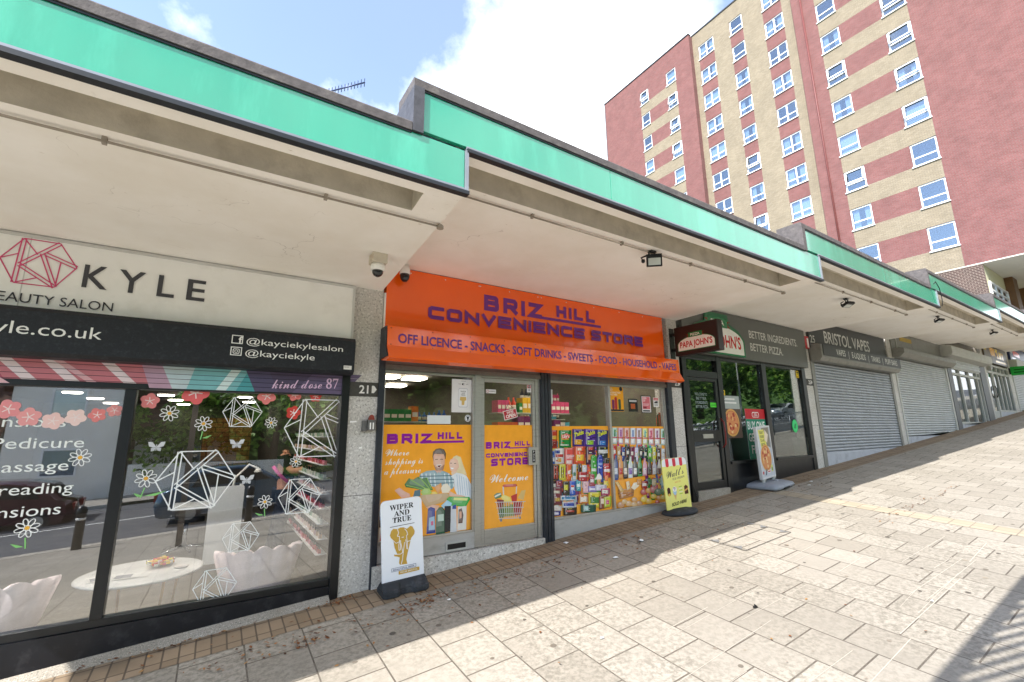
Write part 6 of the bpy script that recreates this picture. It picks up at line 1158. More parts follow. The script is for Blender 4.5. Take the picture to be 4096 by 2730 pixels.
for cx, cy, n, sx, sy in ((.55, -.62, 60, .35, .08), (.8, -.7, 40, .08, .06), (1.75, -.62, 70, .13, .07), (1.95, -.55, 60, .09, .06), (1.35, -.68, 30, .2, .07), (2.45, -.62, 40, .15, .1), (2.75, -.55, 26, .12, .1), (3.3, -.66, 40, .2, .14), (3.55, -.62, 30, .12, .12), (4.6, -.58, 60, .18, .14), (4.55, -.62, 30, .4, .3), (9.6, -.35, 90, .5, .22), (10.3, -.6, 60, .7, .2), (1.2, -.1, 60, .13, .05), (.1, -.1, 30, .2, .04), (-.5, -.08, 30, .2, .04), (9.0, -2.2, 40, .5, .05), (14, -.7, 60, 1.5, .3), (2, -.5, 120, 2.0, .35), (5, -.6, 160, 2.2, .4), (8, -.7, 120, 2.2, .3), (6.7, -.2, 30, .2, .1), (3, -2.6, 30, 1.8, .9), (6, -2.3, 40, 2.5, .9), (9.9, -2.25, 50, .7, .04)):
    for _ in range(n):
        x, y = RN.gauss(cx, sx), RN.gauss(cy, sy)
        if y < -.04: leaf(x, y, .009+RN.random()*.014)
o = b.build('leaf_litter', paint_m); o['kind'] = 'stuff'
for x, y, s_, lab in ((3.92, -.2, .05, 'crumpled white paper scrap on the brown edging below the store post'), (4.06, -.93, .04, 'white paper scrap in the shade left of the manhole cover'), (4.73, -.72, .055, 'white paper scrap among leaves nearest the orange store corner'), (9.5, -.62, .05, 'white wrapper beside the grey sign base'), (9.85, -.5, .05, 'second white wrapper right of the grey sign base among brown leaves'), (2.05, -.72, .028, 'tiny white paper scrap beside the leaves near the elephant sign'), (2.75, -2.05, .022, 'small white scrap on a sunlit slab edge'), (5.5, -3.35, .022, 'small white scrap near the slatted shadow')):
    b = MB(); pts = []
    for i in range(7):
        a = i*.9; r = s_*(.6+.5*RN.random()); pts.append((x+r*math.cos(a), y+r*.6*math.sin(a), G(x, y)+.008+.25*s_*RN.random()))
    c = (x, y, G(x, y)+.012+.35*s_)
    for i in range(7): b.face([pts[i], pts[(i+1) % 7], c], 0, lin('#e4e4e2'))
    centre('paper_scrap', b, card_m, lab, 'litter', 'paper scraps on the pavement')
x, y = 4.18, -2.49
b = MB().box(x-.018, x+.018, y-.012, y+.012, G(x, y)+.002, G(x, y)+.014).tube([(x-.012, y, G(x, y)+.012), (x+.012, y+.012, G(x, y)+.022), (x+.028, y, G(x, y)+.006)], .005, 6); centre('black_fragment', b, black_m, 'small black plastic fragment lying on the sunlit paving', 'litter')
b = MB()
for i in range(130):
    x = 1.0+RN.random()*8; y = -.6-RN.random()*3.1; r = .009+RN.random()*.02
    b.face([(x+r*math.cos(k*.785), y+r*.9*math.sin(k*.785), G(x+r*math.cos(k*.785), y+r*.9*math.sin(k*.785))+.0025) for k in range(8)], 0, lin(RN.choice(['#6f675c', '#857b6e', '#5a544c', '#8e8474'])))
o = b.build('chewing_gum_spots', paint_m); o['kind'] = 'stuff'
b = MB(); 
for i in range(20):
    x0 = 2.0+RN.random()*5.5; y = -1.9-RN.random()*1.7; L_ = .4+RN.random()*1.5; sl = (RN.random()-.5)*.12; w = .0015+RN.random()*.002; n = 8
    for k in range(n):
        xa, xb = x0+L_*k/n, x0+L_*(k+1)/n; ya, yb = y+sl*L_*k/n, y+sl*L_*(k+1)/n
        b.face([(xa, ya-w, G(xa, ya)+.002), (xb, yb-w, G(xb, yb)+.002), (xb, yb+w, G(xb, yb)+.002), (xa, ya+w, G(xa, ya)+.002)], 0, lin('#b8b0a2'))
o = b.build('pale_scuff_marks', paint_m); o['kind'] = 'stuff'

# ------------------------------------------------------------------ tower block
TW = thing('tower_block', 'red and buff brick tower block of flats with white windows behind the shops', 'tower block', (33, 6, 3))
red_m = brick_mat('red_brick', '#84524f', '#794642', '#75645f', .225, .075, .009, 'wall', .5, .85, .26)
buff_m = brick_mat('buff_brick', '#978a74', '#8a7d67', '#766b5d', .225, .075, .009, 'wall', .5, .85, .2)
dark_m = brick_mat('dark_brown_brick', '#4e3630', '#402c27', '#8f8174', .225, .085, .012, 'wall', .5, .85, .2)
ROOF = 37.3
def wall_x(X, ys, z0, z1, holes, rule, mb, dep=.14):
    Y = sorted(set(list(ys)+[h[0] for h in holes]+[h[1] for h in holes])); Z = sorted(set([z0, z1]+[h[2] for h in holes]+[h[3] for h in holes]))
    for ya, yb in zip(Y[:-1], Y[1:]):
        for za, zb in zip(Z[:-1], Z[1:]):
            cy, cz = (ya+yb)/2, (za+zb)/2
            if any(h[0] < cy < h[1] and h[2] < cz < h[3] for h in holes): continue
            mb.face([(X, yb, za), (X, ya, za), (X, ya, zb), (X, yb, zb)], rule(cy, cz))
    for (a, c, e, g) in holes:
        mi = 0
        mb.face([(X, a, e), (X+dep, a, e), (X+dep, a, g), (X, a, g)], mi).face([(X, c, e), (X, c, g), (X+dep, c, g), (X+dep, c, e)], mi).face([(X, a, g), (X+dep, a, g), (X+dep, c, g), (X, c, g)], mi)
        mb.face([(X+.5, c, e), (X+.5, a, e), (X+.5, a, g), (X+.5, c, g)], 2)
        mb.face([(X+dep, a, e), (X+.5, a, e), (X+.5, a, g), (X+dep, a, g)], 2).face([(X+dep, c, e), (X+dep, c, g), (X+.5, c, g), (X+.5, c, e)], 2).face([(X+dep, a, g), (X+.5, a, g), (X+.5, c, g), (X+dep, c, g)], 2).face([(X+dep, a, e), (X+dep, c, e), (X+.5, c, e), (X+.5, a, e)], 2)
H = 1.43; wb = MB(); WIN = []
RR = [12.815+2.629*k for k in range(9)]
h = [(a, c, z-H, z) for z in RR for a, c in ((.94, 2.15), (4.42, 5.56))]; WIN += [(33.0, *q, 'wide') for q in h]
def ruleR(y, z):
    if .94 < y < 5.56:
        for zt in RR:
            if zt-H < z < zt and 2.15 < y < 4.42: return 0
        return 1 if z < RR[-1]+.9 else 0
    return 0
wall_x(33.0, (-13, .94, 5.56, 6.97), 10.14, ROOF, h, ruleR, wb)
MZ = [17.765+2.574*k for k in range(-1, 8)]
CC = ((7.79, 9.18, 'pair'), (10.78, 11.88, 'single'), (13.37, 14.82, 'pair'))
h = []
for z in MZ:
    for a, c, ty in CC: h.append((a, c, z-H, z)); WIN.append((33.5, a, c, z-H, z, ty))
def ruleM(y, z):
    for a, c, _ in CC:
        if a < y < c and z < MZ[-1]: return 0
    return 1
wall_x(33.5, (6.97, 15.35), 8, ROOF, h, ruleM, wb)
LZ = [35.2-2.563*k for k in range(9)]
h = [(a, c, z-H, z) for z in LZ for a, c in ((17.02, 18.08), (20.22, 21.24))]; WIN += [(33.0, *q, 'wide') for q in h]
def ruleL(y, z):
    if 17.02 < y < 21.24:
        for zt in LZ:
            if zt-H < z < zt and 18.08 < y < 20.22: return 0
        return 1 if z < LZ[0] else 0
    return 0
wall_x(33.0, (15.35, 17.02, 21.24, 26.16), 8, ROOF, h, ruleL, wb)
wb.face([(33, 15.35, 8), (33.5, 15.35, 8), (33.5, 15.35, ROOF), (33, 15.35, ROOF)], 0).face([(33, 6.97, 8), (33, 6.97, ROOF), (33.5, 6.97, ROOF), (33.5, 6.97, 8)], 0)
wb.face([(33, 26.16, 8), (33, 26.16, ROOF), (47, 26.16, ROOF), (47, 26.16, 8)], 0).face([(33, -13, 10.14), (47, -13, 10.14), (47, -13, ROOF), (33, -13, ROOF)], 0).face([(47, -13, 10.14), (47, 26.16, 10.14), (47, 26.16, ROOF), (47, -13, ROOF)], 0)
wb.face([(33.5, -13, ROOF-.02), (47, -13, ROOF-.02), (47, 26.16, ROOF-.02), (33.5, 26.16, ROOF-.02)], 2)
wb.build('wall', [red_m, buff_m, mat('dark_room', '#20242a', .9, .2, 2)], TW)
b = MB()
for (X, y0, y1) in ((33, -13, 6.97), (33.5, 6.97, 15.35), (33, 15.35, 26.16)): b.box(X-.06, X+.3, y0-.03, y1+.03, ROOF, ROOF+.12)
b.build('parapet_coping', mat('dark_coping', '#33363c', .6), TW)
MB().box(33.02, 33.1, .28, 6.9, 2, 10.13).box(33.02, 47, .25, .28, 2, 5.4).build('lower_wall', dark_m, TW)
MB().box(33.0, 47, -13, 7, 10.08, 10.139).build('overhang_soffit', mat('panelled_soffit', '#d5cfbe', .8, .06, 1), TW)
MB().tube([(33.0-.06, 6.35, 6), (33.0-.06, 6.35, ROOF)], .06, 8).build('downpipe', mat('dark_red_pipe', '#6e3a36', .5), TW)
MB().tube([(33.0-.03, 26.1, 6), (33.0-.03, 26.1, ROOF)], .05, 8).build('corner_trim', mat('grey_pipe', '#6a6c70', .5), TW)
b = MB().box(33.1, 47, .3, .5, 5.4, 10.08); b.build('podium_wall', mat('cream_render', '#cfc9a8', .85, .06, 2), TW)
b = MB(); frame(b, 33.5, 37.3, 7.6, 9.2, .09, .22, .32); b.box(33.59, 37.21, .23, .31, 8.7, 8.79); [b.box(x, x+.08, .235, .305, 7.69, 9.11) for x in (34.7, 35.9)]
fr = b.build('podium_window', white_m, TW); MB().box(33.6, 37.2, .27, .28, 7.7, 9.1).build('pane', tglass_m, fr)
for x in (37.4, 41.2): MB().box(x, x+1.1, -.05, .3, 5.4, 10.07).build('brown_panel', mat('brown_cladding', '#6a4a2a', .6, .2, 3), TW)
for x in (36.5, 45): MB().box(x, x+.8, -12, -11.2, -4, 10.08).build('column', conc_m, TW)
upvc = mat('white_window_frame', '#eef0f2', .35, .03, 4)
_WM = {}
def win_mesh(w, ty, H):
    """frame, panes, sill and curtain meshes at the origin, looking towards -x, y from 0 to w"""
    k = (round(w, 2), ty)
    if k in _WM: return _WM[k]
    fr, gl = MB(), MB(); t_ = .075
    def fx(y0, y1, z0, z1): fr.box(.0, .07, y0, y1, z0, z1)
    fx(0, t_, 0, H); fx(w-t_, w, 0, H); fx(t_, w-t_, 0, t_); fx(t_, w-t_, H-t_, H); zt = H*.34; fx(t_, w-t_, zt, zt+.07)
    cells = [(t_, w-t_)] if ty != 'pair' else [(t_, w/2-.045), (w/2+.045, w-t_)]
    if ty == 'pair': fr.box(-.002, .072, w/2-.045, w/2+.045, t_, H-t_)
    for a, c in cells:
        for z0, z1 in ((t_, zt), (zt+.07, H-t_)): gl.box(.03, .04, a, c, z0, z1)
    sl = MB().box(-.13, .06, -.05, w+.05, -.06, -.001)
    cu = MB(); 
    for a, c in ((.1, w*.36), (w*.64, w-.1)):
        n = 10
        for i in range(n):
            ya, yb = a+(c-a)*i/n, a+(c-a)*(i+1)/n; dx = lambda q: .16+.025*(q % 2)
            cu.face([(dx(i), yb, .08), (dx(i), ya, .08), (dx(i), ya, H-.08), (dx(i+1), yb, H-.08)])
    fc = MB(); n = 22
    for i in range(n):
        ya, yb = .09+(w-.18)*i/n, .09+(w-.18)*(i+1)/n; d0, d1 = .15+.03*(i % 2), .15+.03*((i+1) % 2)
        fc.face([(d0, ya, .08), (d1, yb, .08), (d1, yb, H-.08), (d0, ya, H-.08)])
    out = []
    for nm, m_, mb in (('window', upvc, fr), ('pane', tglass_m, gl), ('sill', upvc, sl), ('curtain', mat('net_curtain', '#cfd4dc', .9, .1, 12), cu), ('curtain', mat('net_curtain', '#cfd4dc'), fc)):
        me = bpy.data.meshes.new(nm); me.from_pydata(mb.v, [], mb.f); me.materials.append(m_); out.append(me)
    _WM[k] = out; return out
rw = random.Random(5)
for (X, a, c, z0, z1, ty) in WIN:
    ms = win_mesh(c-a-.02, ty, z1-z0); o = bpy.data.objects.new('window', ms[0]); COL.objects.link(o); o.parent = TW; o.location = (X+.05-33, a+.01-6, z0-3)
    pick = rw.random(); lst = [('pane', ms[1]), ('sill', ms[2])]
    if pick < .35: lst.append(('curtain', ms[3]))
    elif pick < .6: lst.append(('curtain', ms[4]))
    for nm, me in lst:
        q = bpy.data.objects.new(nm, me); COL.objects.link(q); q.parent = o
    if rw.random() < .3 and ty != 'pair':       # top hung sash standing open
        w = c-a-.02; H_ = z1-z0; b = MB(); M = Matrix.Translation((0, 0, H_-.05)) @ Matrix.Rotation(rad(10), 4, 'Y'); frame_ = []
        for y0, y1, zz0, zz1 in ((.06, .14, -.86, 0), (w-.14, w-.06, -.86, 0), (.14, w-.14, -.86, -.79), (.14, w-.14, -.07, 0)):
            k = len(b.v); b.box(-.05, -.005, y0, y1, zz0, zz1)
            for i in range(k, len(b.v)): b.v[i] = tuple(M @ Vector(b.v[i]))
        me = bpy.data.meshes.new('open_sash'); me.from_pydata(b.v, [], b.f); me.materials.append(upvc); q = bpy.data.objects.new('open_sash', me); COL.objects.link(q); q.parent = o
# ------------------------------------------------------------------ across the road: what the shop glass mirrors
SY = lambda x: G(x, -9.5)
def leaf_mat():
    if 'leaf' in MATS: return MATS['leaf']
    m, N, L, bs = nt_new('thin_leaf'); a = N.new('ShaderNodeAttribute'); a.attribute_name = 'Col'
    L.new(a.outputs['Color'], bs.inputs['Base Color']); bs.inputs['Roughness'].default_value = .5
    tr = N.new('ShaderNodeBsdfTranslucent'); L.new(a.outputs['Color'], tr.inputs['Color']); mx = N.new('ShaderNodeMixShader'); mx.inputs[0].default_value = .5
    L.new(bs.outputs[0], mx.inputs[1]); L.new(tr.outputs[0], mx.inputs[2]); L.new(mx.outputs[0], N['Material Output'].inputs['Surface']); MATS['leaf'] = m; return m
def tree(name, label, x, y, h, r, seed, parts=None):
    t = thing(name, label, 'tree', (x, y, SY(x)), 'trees across the road', (0, 0, seed*1.3)); 
    if parts:
        for p in parts:
            c = p.copy(); COL.objects.link(c); c.parent = t
        t.scale = (r/3.2,)*2+(h/8.5,); return t
    rr = random.Random(seed); b = MB(); b.tube([(0, 0, -.2), (.1, 0, 1.6), (.0, .1, 3.2), (.15, 0, 5)], [.26, .2, .17, .1], 8)
    for i in range(6):
        a = i*1.05; b.tube([(0, .05, 2.6+i*.25), (math.cos(a)*.9, math.sin(a)*.9, 3.8+i*.3), (math.cos(a)*1.9, math.sin(a)*1.9, 4.6+i*.35)], [.1, .06, .03], 6)
    tr = b.build('trunk', mat('bark', '#5a4a3a', .9, .3, 8), t)
    b = MB(); cl = [(rr.gauss(0, 1.5), rr.gauss(0, 1.5), 5.2+rr.gauss(0, 1.5), .6+rr.random()*.9) for _ in range(34)]
    for cx, cy, cz, cr in cl:
        for _ in range(150):
            d = Vector((rr.gauss(0, 1), rr.gauss(0, 1), rr.gauss(0, 1))).normalized()*cr*(rr.random()**.4)
            p = Vector((cx, cy, cz))+d; u = Vector((rr.gauss(0, 1), rr.gauss(0, 1), rr.gauss(0, 1))).normalized()*.2; w = u.orthogonal().normalized()*.13
            g = rr.random(); b.face([p-u, p-w, p+u, p+w], 0, lin(('#6f9a3a', '#55802e', '#8ab44a', '#3f6428', '#a6c85e')[int(g*5)]))
    cr_ = b.build('crown', leaf_mat(), t)
    t.scale = (r/3.2,)*2+(h/8.5,); return t
T0 = tree('broadleaf_tree', 'leafy green tree mirrored in the top of the pizza shop window', 11, -24, 10, 4.4, 3)
PP = list(T0.children)
TL = ['green tree mirrored in the salon window beside the bungalow', 'tall green tree mirrored at the top of the salon window', 'dense tree mirrored above the right salon pane', 'tree mirrored behind the store notices', 'tree mirrored in the pizza shop door', 'tree mirrored in the far pizza window', 'tree mirrored left of the white gable house', 'tree on the rise mirrored in the last glazed units', 'small tree beside the hedge mirrored in the salon glass', 'tree mirrored behind the silver car', 'tree behind the bungalow roof mirrored in the salon', 'tree at the far end of the opposite pavement', 'tree mirrored over the crisps film', 'tree mirrored over the fruit film', 'tallest tree standing behind the others on the rise', 'last tree at the top of the hill', 'slim tree beside the bungalow']
for i, (x, y, h, r) in enumerate(((-.3, -22.5, 5.5, 2.4), (-3, -33, 13, 5.5), (3, -29, 13, 5.5), (16, -24, 11, 5), (47, -23, 8.5, 4.6), (55, -24, 9, 5), (-16, -30, 10, 4.5), (63, -23, 8.5, 5), (2.9, -23, 7.5, 3), (40, -25, 9, 4.6), (9, -31, 13, 5.5), (33, -24, 9, 4.6), (22, -25, 10, 4.8), (27.5, -24, 9.5, 4.6), (51, -30, 10.5, 5.5), (71, -25, 9, 5), (6.5, -24.5, 9, 3.8))):
    tree('broadleaf_tree', TL[i], x, y, h, r, i+5, PP)
rooft = brick_mat('brown_roof_tiles', '#6b4a3a', '#5a3c2e', '#3a2820', .3, .28, .02, 'wall', .5, .85, .2)
rend = mat('white_render', '#f1f0ea', .85, .05, 2); grend = mat('grey_render', '#bdbcb6', .85, .08, 2)
def house(label, x0, x1, y0, y1, zw, zr, m, axis='y'):
    z = SY((x0+x1)/2)-.6; t = thing('house', label, 'house', ((x0+x1)/2, y1, z), 'houses across the road')
    b = MB().box(x0, x1, y0, y1, z, zw)
    if axis == 'y': b.prism([(x0, zw), (x1, zw), ((x0+x1)/2, zr)], 'y', y0, y1)
    else: b.prism([(y0, zw), (y1, zw), ((y0+y1)/2, zr)], 'x', x0, x1)
    b.build('wall', m, t); b = MB(); e = .25; k = .12
    if axis == 'y':
        xm = (x0+x1)/2; s_ = (zr-zw)/(xm-x0)
        for sg in (-1, 1):
            xe = xm+sg*((x1-x0)/2+e); ze = zw-e*s_; p = [(xm, zr+.02), (xe, ze+.02), (xe, ze+.02+k), (xm, zr+.02+k)]; b.prism(p, 'y', y0-.2, y1+.2)
    else:
        ym = (y0+y1)/2; s_ = (zr-zw)/(ym-y0)
        for sg in (-1, 1):
            ye = ym+sg*((y1-y0)/2+e); ze = zw-e*s_; p = [(ym, zr+.02), (ye, ze+.02), (ye, ze+.02+k), (ym, zr+.02+k)]; b.prism(p, 'x', x0-.2, x1+.2)
    rf = b.build('roof', rooft, t); cx = (x0+x1)/2+.8
    MB().box(cx-.3, cx+.3, (y0+y1)/2-.3, (y0+y1)/2+.3, zr-.6, zr+.9).build('chimney', red_m, rf)
    n = max(1, int((x1-x0)/2.4))
    for i in range(n):
        xx = x0+(x1-x0)*(i+.5)/n
        for zz in ([z+1.6, z+4.2] if zw-z > 5 else [z+1.6]):
            b = MB(); frame(b, xx-.6, xx+.6, zz, zz+1.2, .08, y1, y1+.05); fr_ = b.build('window', upvc, t); MB().box(xx-.52, xx+.52, y1+.01, y1+.02, zz+.08, zz+1.12).build('pane', tglass_m, fr_)
    return t
house('tall white gabled house mirrored in the left salon window', -7.2, -3.6, -30, -22.2, SY(-5)+5.0, SY(-5)+8.2, rend)
house('brown roofed house mirrored at the far left of the salon window', -17, -7.6, -30, -22.6, SY(-12)+3.2, SY(-12)+6.8, grend, 'x')
house('low bungalow with brown roof mirrored behind the window mullion', -3.2, 1.2, -31, -24.5, SY(-1)+2.6, SY(-1)+4.8, rend, 'x')
b = MB()
for x0, x1, yy in ((-3.2, 3.2, -21.6),): b.box(x0, x1, yy, yy+.2, SY(0)-.4, SY(0)+1.1)
centre('garden_wall', b, rend, 'low white garden wall along the opposite pavement', 'wall')
def car(label, x, y, col, rz):
    t = thing('parked_car', label, 'car', (x, y, SY(x)-.12), 'cars across the road', (0, -slope, rz))
    pm = mat('car_paint_'+col[1:], col, .18, .05, 3, metal=.3, coat=.6); gm = mat('car_glass', '#14181c', .06, .05, 4, spec=.6)
    side = [(-2.0, .3), (-2.05, .62), (-1.95, .92), (-1.7, .98), (-1.25, 1.42), (-.5, 1.5), (.35, 1.46), (1.05, 1.0), (1.75, .88), (2.02, .7), (2.05, .35), (1.9, .26), (-1.9, .24)]
    b = MB()
    secs = [(-.86, .92), (-.8, 1.0), (.8, 1.0), (.86, .92)]
    for (ya, ka), (yb, kb) in zip(secs[:-1], secs[1:]):
        for i in range(len(side)):
            p, q = side[i], side[(i+1) % len(side)]; f_ = lambda p, k: (p[0]*k, p[1] if p[1] < .95 else .95+(p[1]-.95)*(1 if k == 1 else .9))
            a, c, d_, e_ = f_(p, ka), f_(q, ka), f_(q, kb), f_(p, kb); b.face([(a[0], ya, a[1]), (c[0], ya, c[1]), (d_[0], yb, d_[1]), (e_[0], yb, e_[1])], 0, None, True)
    for y_, k in ((-.86, .92), (.86, .92)): b.face([(p[0]*k, y_, p[1] if p[1] < .95 else .95+(p[1]-.95)*.9) for p in side])
    b.build('body', pm, t)
    for sg in (-1, 1):
        for p in ([(-1.2, 1.0), (-.98, 1.33), (-.28, 1.4), (-.28, 1.0)], [(-.2, 1.0), (-.2, 1.4), (.3, 1.37), (.85, 1.0)]):
            MB().prism(p if sg < 0 else p, 'y', sg*.862, sg*.872).build('side_window', gm, t)
    MB().face([(1.07, -.7, 1.03), (1.07, .7, 1.03), (.42, .66, 1.455), (.42, -.66, 1.455)]).build('windscreen', gm, t); MB().face([(-1.69, .7, 1.03), (-1.69, -.7, 1.03), (-1.31, -.66, 1.41), (-1.31, .66, 1.41)]).build('rear_window', gm, t)
    for sx in (-1.25, 1.3):
        for sy in (-.8, .8):
            w = MB().tube([(sx, sy-.1, .31), (sx, sy+.1, .31)], .31, 20).build('wheel', rub_m, t); MB().tube([(sx, sy-.11, .31), (sx, sy+.11, .31)], .19, 14).build('rim', alu_m, w)
    for sy in (-.62, .62):
        MB().box(1.93, 2.04, sy-.18, sy+.18, .66, .8).build('headlight', mat('lamp_lens', '#c9cdc8'), t); MB().box(-2.05, -1.96, sy-.16, sy+.16, .66, .88).build('tail_light', mat('red_lens', '#8a1418', .2), t)
    return t
car('blue grey hatchback mirrored behind the largest logo sticker', .9, -12.2, '#3a5468', 0)
car('dark red car mirrored at the left edge of the salon window', -5.6, -16.2, '#4a1f2a', math.pi)
car('silver car mirrored in the far pizza window', 43.5, -16.4, '#b4b8ba', math.pi)
for i, (x, lab) in enumerate(((-2.3, 'black bollard at the kerb mirrored in the left salon pane'), (1.0, 'black bollard at the kerb mirrored below the largest logo sticker'), (4.3, 'black bollard at the kerb mirrored beside the nail rack'), (7.6, 'black bollard at the kerb nearest the railing'))):
    t = thing('bollard', lab, 'bollard', (x, -9.2, G(x, -9.2)), 'black bollards along the kerb'); MB().lathe([(.09, -.05), (.085, .75), (.095, .78), (.095, .84), (.07, .9), (.02, .93), (0, .93)], (x, -9.2, G(x, -9.2)), 16).build('post', black_m, t)
    MB().lathe([(.089, 0), (.089, .05)], (x, -9.2, G(x, -9.2)+.62), 16).build('band', white_m, t)
t = thing('railing', 'long metal railing of upright bars along the kerb mirrored in the pizza shop windows', 'railing', (27, -9.1, G(27, -9.1)))
b = MB(); P0, P1 = 17.5, 37.5
for z in (.15, 1.08): b.tube([(P0, -9.1, G(P0, -9.1)+z), (P1, -9.1, G(P1, -9.1)+z)], .025, 8)
b.build('rail', mat('galvanised_rail', '#8a8e92', .4, .1, metal=.6), t)
b = MB(); n = int((P1-P0)/.13)
for i in range(n): x = P0+.065+i*.13; b.tube([(x, -9.1, G(x, -9.1)+.16), (x, -9.1, G(x, -9.1)+1.07)], .011, 6)
b.build('bars', mat('galvanised_rail', '#8a8e92'), t)['kind'] = 'stuff'
for i in range(11): x = P0+i*2.0; MB().tube([(x, -9.1, G(x, -9.1)-.05), (x, -9.1, G(x, -9.1)+1.12)], .035, 10).build('post', mat('galvanised_rail', '#8a8e92'), t)
t = thing('street_lamp', 'tall grey street lamp across the road mirrored in the pizza shop window', 'street lamp', (41, -18.8, SY(41))); z = SY(41)
MB().tube([(41, -18.8, z-.1), (41, -18.8, z+1.2), (41, -18.8, z+7), (41, -18.2, z+7.6), (41, -17.2, z+7.7)], [.1, .09, .06, .05, .045], 12).build('column', boxw_m, t); MB().box(40.88, 41.12, -17.3, -16.6, z+7.62, z+7.74).build('lamp_head', boxg_m, t, .03)
# unseen slatted canopy added behind the viewpoint to cast the near corner shadow
t = thing('shadow_caster_canopy', 'unseen slatted timber canopy on posts, added to cast the striped shadow on the near right paving', 'canopy', (1.6, -6, G(1.6, -6)))
HS = 3.45; tm = mat('grey_timber', '#7a7066', .8, .2, 6)
zc = lambda x: .0664*x+HS-.3
b = MB(); b.hexa([(-.4, -5.06, zc(-.4)), (3.7, -5.06, zc(3.7)), (3.7, -4.97, zc(3.7)), (-.4, -4.97, zc(-.4))], [(-.4, -5.06, zc(-.4)+.05), (3.7, -5.06, zc(3.7)+.05), (3.7, -4.97, zc(3.7)+.05), (-.4, -4.97, zc(-.4)+.05)]); b.hexa([(-.4, -6.4, zc(-.4)-.06), (3.7, -6.4, zc(3.7)-.06), (3.7, -6.3, zc(3.7)-.06), (-.4, -6.3, zc(-.4)-.06)], [(-.4, -6.4, zc(-.4)), (3.7, -6.4, zc(3.7)), (3.7, -6.3, zc(3.7)), (-.4, -6.3, zc(-.4))])
b.build('beam', tm, t)
b = MB(); dv = Vector((.95, -.31, .063)); pv = Vector((.31, .95, 0)); n = 0
x = -.38
while x < 3.5:
    a = Vector((x, -5.03, zc(x)+.055)); e = a+dv*7.1; L_ = min((3.68-x)/dv.x, 1.3/.31)
    e = a+dv*L_; w = pv*.022; h_ = Vector((0, 0, .02)); n += 1
    b.hexa([a-w, e-w, e+w, a+w], [a-w+h_, e-w+h_, e+w+h_, a+w+h_]); x += .29
b.build('slats', tm, t)['kind'] = 'stuff'
for x, y in ((-.35, -6.35), (3.65, -6.35)): MB().box(x-.05, x+.05, y-.05, y+.05, G(x, y)-.05, zc(x)-.061).build('post', tm, t)

hm = mat('wooded_hillside_green', '#5d7d3a', .95, .5, 1.6, bmp=.6, bscale=4)
struct_hill = sheet('hill', -60, 130, -90, -33, 0, hm, 38, 12, 0, lambda x, y: SY(x)-1+(15 if x < 14 else 7)*min(1, (-33-y)/22)**.7+1.2*math.sin(x*.7+y)*min(1, (-33-y)/6))
# ------------------------------------------------------------------ sky, sun, camera
W = bpy.data.worlds.new('World'); sc.world = W; W.use_nodes = True; N = W.node_tree.nodes; L = W.node_tree.links
SUN = Vector((-3.3, -1.33, 3.35)).normalized()
bg = N['Background']; sky = N.new('ShaderNodeTexSky'); sky.sky_type = 'NISHITA'; sky.sun_disc = False
sky.sun_elevation = math.asin(SUN.z); sky.sun_rotation = math.atan2(SUN.x, SUN.y) % (2*math.pi); sky.air_density = 1.0; sky.dust_density = .3; sky.ozone_density = 3.0
tc = N.new('ShaderNodeTexCoord'); d = tc.outputs['Generated']
def vmath(op, a, b_):
    n = N.new('ShaderNodeVectorMath'); n.operation = op
    for i, v in enumerate((a, b_)):
        if isinstance(v, tuple): n.inputs[i].default_value = v
        else: L.new(v, n.inputs[i])
    return n
def fm(op, a, b_=None, c_=None, clamp=False):
    n = N.new('ShaderNodeMath'); n.operation = op; n.use_clamp = clamp
    for i, v in enumerate((a, b_, c_)):
        if v is None: continue
        if isinstance(v, (int, float)): n.inputs[i].default_value = v
        else: L.new(v, n.inputs[i])
    return n.outputs[0]
def blob(dirv, lo, hi):
    dv_ = Vector(dirv).normalized(); dt = vmath('DOT_PRODUCT', d, tuple(dv_)).outputs['Value']
    mr = N.new('ShaderNodeMapRange'); mr.interpolation_type = 'SMOOTHSTEP'; L.new(dt, mr.inputs[0]); mr.inputs[1].default_value = lo; mr.inputs[2].default_value = hi; return mr.outputs[0]
def cl(a): return math.cos(rad(a))
mask = None
for dv_, r, s_ in (((.500, .610, .615), 11, .9), ((.43, .585, .69), 7, .62), ((.55, .47, .69), 8, .55), ((.45, .72, .52), 13, .8), ((-.12, .79, .60), 5, .14), ((.36, .55, .755), 5, .42), ((.2, .9, .35), 20, .6), ((.1, -.85, .5), 45, .5), ((.8, -.45, .25), 42, .85)):  # last pair: unseen clouds added for fill light and fascia reflections
    v = fm('MULTIPLY', blob(dv_, cl(r*1.35), cl(r*.45)), s_); mask = v if mask is None else fm('MAXIMUM', mask, v)
def wn(scale, det, rgh, off):
    mp = vmath('ADD', d, off); n = N.new('ShaderNodeTexNoise'); n.inputs['Scale'].default_value = scale; n.inputs['Detail'].default_value = det; n.inputs['Roughness'].default_value = rgh; L.new(mp.outputs[0], n.inputs['Vector']); return n.outputs['Fac']
n1 = wn(5.0, 9, .62, (3.1, 1.7, .4)); n2 = wn(2.0, 4, .5, (.2, 5.1, 2.2))
field = fm('ADD', fm('SUBTRACT', mask, fm('MULTIPLY', blob((.08, .75, .655), cl(11), cl(3)), .35)), fm('MULTIPLY', fm('SUBTRACT', n1, .5), 1.5))
far = fm('MULTIPLY', fm('SUBTRACT', n2, .42), 1.2)
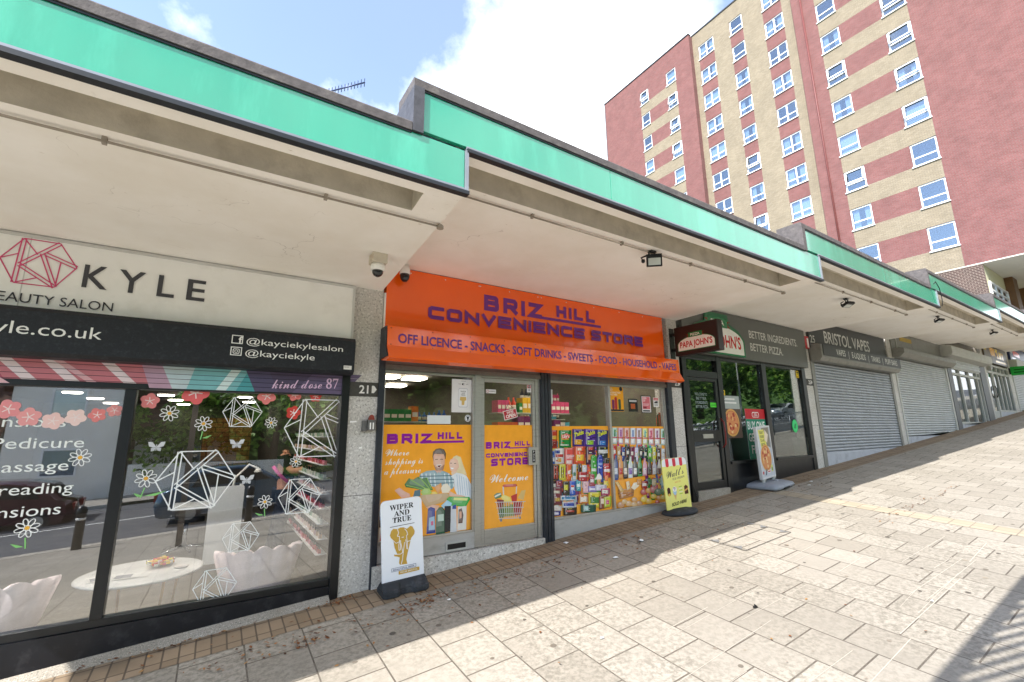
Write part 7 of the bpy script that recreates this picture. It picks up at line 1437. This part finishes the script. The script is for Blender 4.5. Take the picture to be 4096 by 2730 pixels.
mr = N.new('ShaderNodeMapRange'); mr.interpolation_type = 'SMOOTHSTEP'; L.new(fm('MAXIMUM', field, fm('SUBTRACT', far, .28)), mr.inputs[0]); mr.inputs[1].default_value = .02; mr.inputs[2].default_value = .88
cov = fm('MAXIMUM', mr.outputs[0], .1)
shade = N.new('ShaderNodeMix'); shade.data_type = 'RGBA'; L.new(n2, shade.inputs[0]); shade.inputs[6].default_value = (5.2, 5.6, 6.2, 1); shade.inputs[7].default_value = (7.6, 7.6, 7.6, 1)
mx = N.new('ShaderNodeMix'); mx.data_type = 'RGBA'; L.new(cov, mx.inputs[0]); L.new(sky.outputs[0], mx.inputs[6]); L.new(shade.outputs[2], mx.inputs[7])
L.new(mx.outputs[2], bg.inputs['Color']); bg.inputs['Strength'].default_value = .1
sl = bpy.data.lights.new('sun', 'SUN'); sl.energy = 2.5; sl.angle = rad(.53); sl.color = (1, .97, .93); so = bpy.data.objects.new('sun', sl); COL.objects.link(so)
so.rotation_euler = SUN.to_track_quat('Z', 'Y').to_euler(); so.location = (-20, -12, 25)
cam = bpy.data.cameras.new('camera'); co = bpy.data.objects.new('camera', cam); COL.objects.link(co); sc.camera = co
cam.sensor_fit = 'HORIZONTAL'; cam.sensor_width = 36; cam.lens = 36*1804.495/4096; cam.clip_start = .05; cam.clip_end = 2000
yaw, pitch, roll = -.578439955, .200035471, -.0112160056
fw = Vector((-math.sin(yaw)*math.cos(pitch), math.cos(yaw)*math.cos(pitch), math.sin(pitch))); rt = Vector((math.cos(yaw), math.sin(yaw), 0)); up = rt.cross(fw)
r2 = rt*math.cos(roll)+up*math.sin(roll); u2 = -rt*math.sin(roll)+up*math.cos(roll)
co.matrix_world = Matrix(((r2.x, u2.x, -fw.x, 0), (r2.y, u2.y, -fw.y, -5), (r2.z, u2.z, -fw.z, 1.65), (0, 0, 0, 1)))
sc.view_settings.view_transform = 'Standard'; sc.view_settings.look = 'None'; sc.view_settings.gamma = 1; sc.view_settings.exposure = 2.0
sc.cycles.max_bounces = 8; sc.cycles.transparent_max_bounces = 16; sc.cycles.caustics_reflective = False; sc.cycles.caustics_refractive = False
for o in bpy.data.objects:
    if '_o' in o: del o['_o']
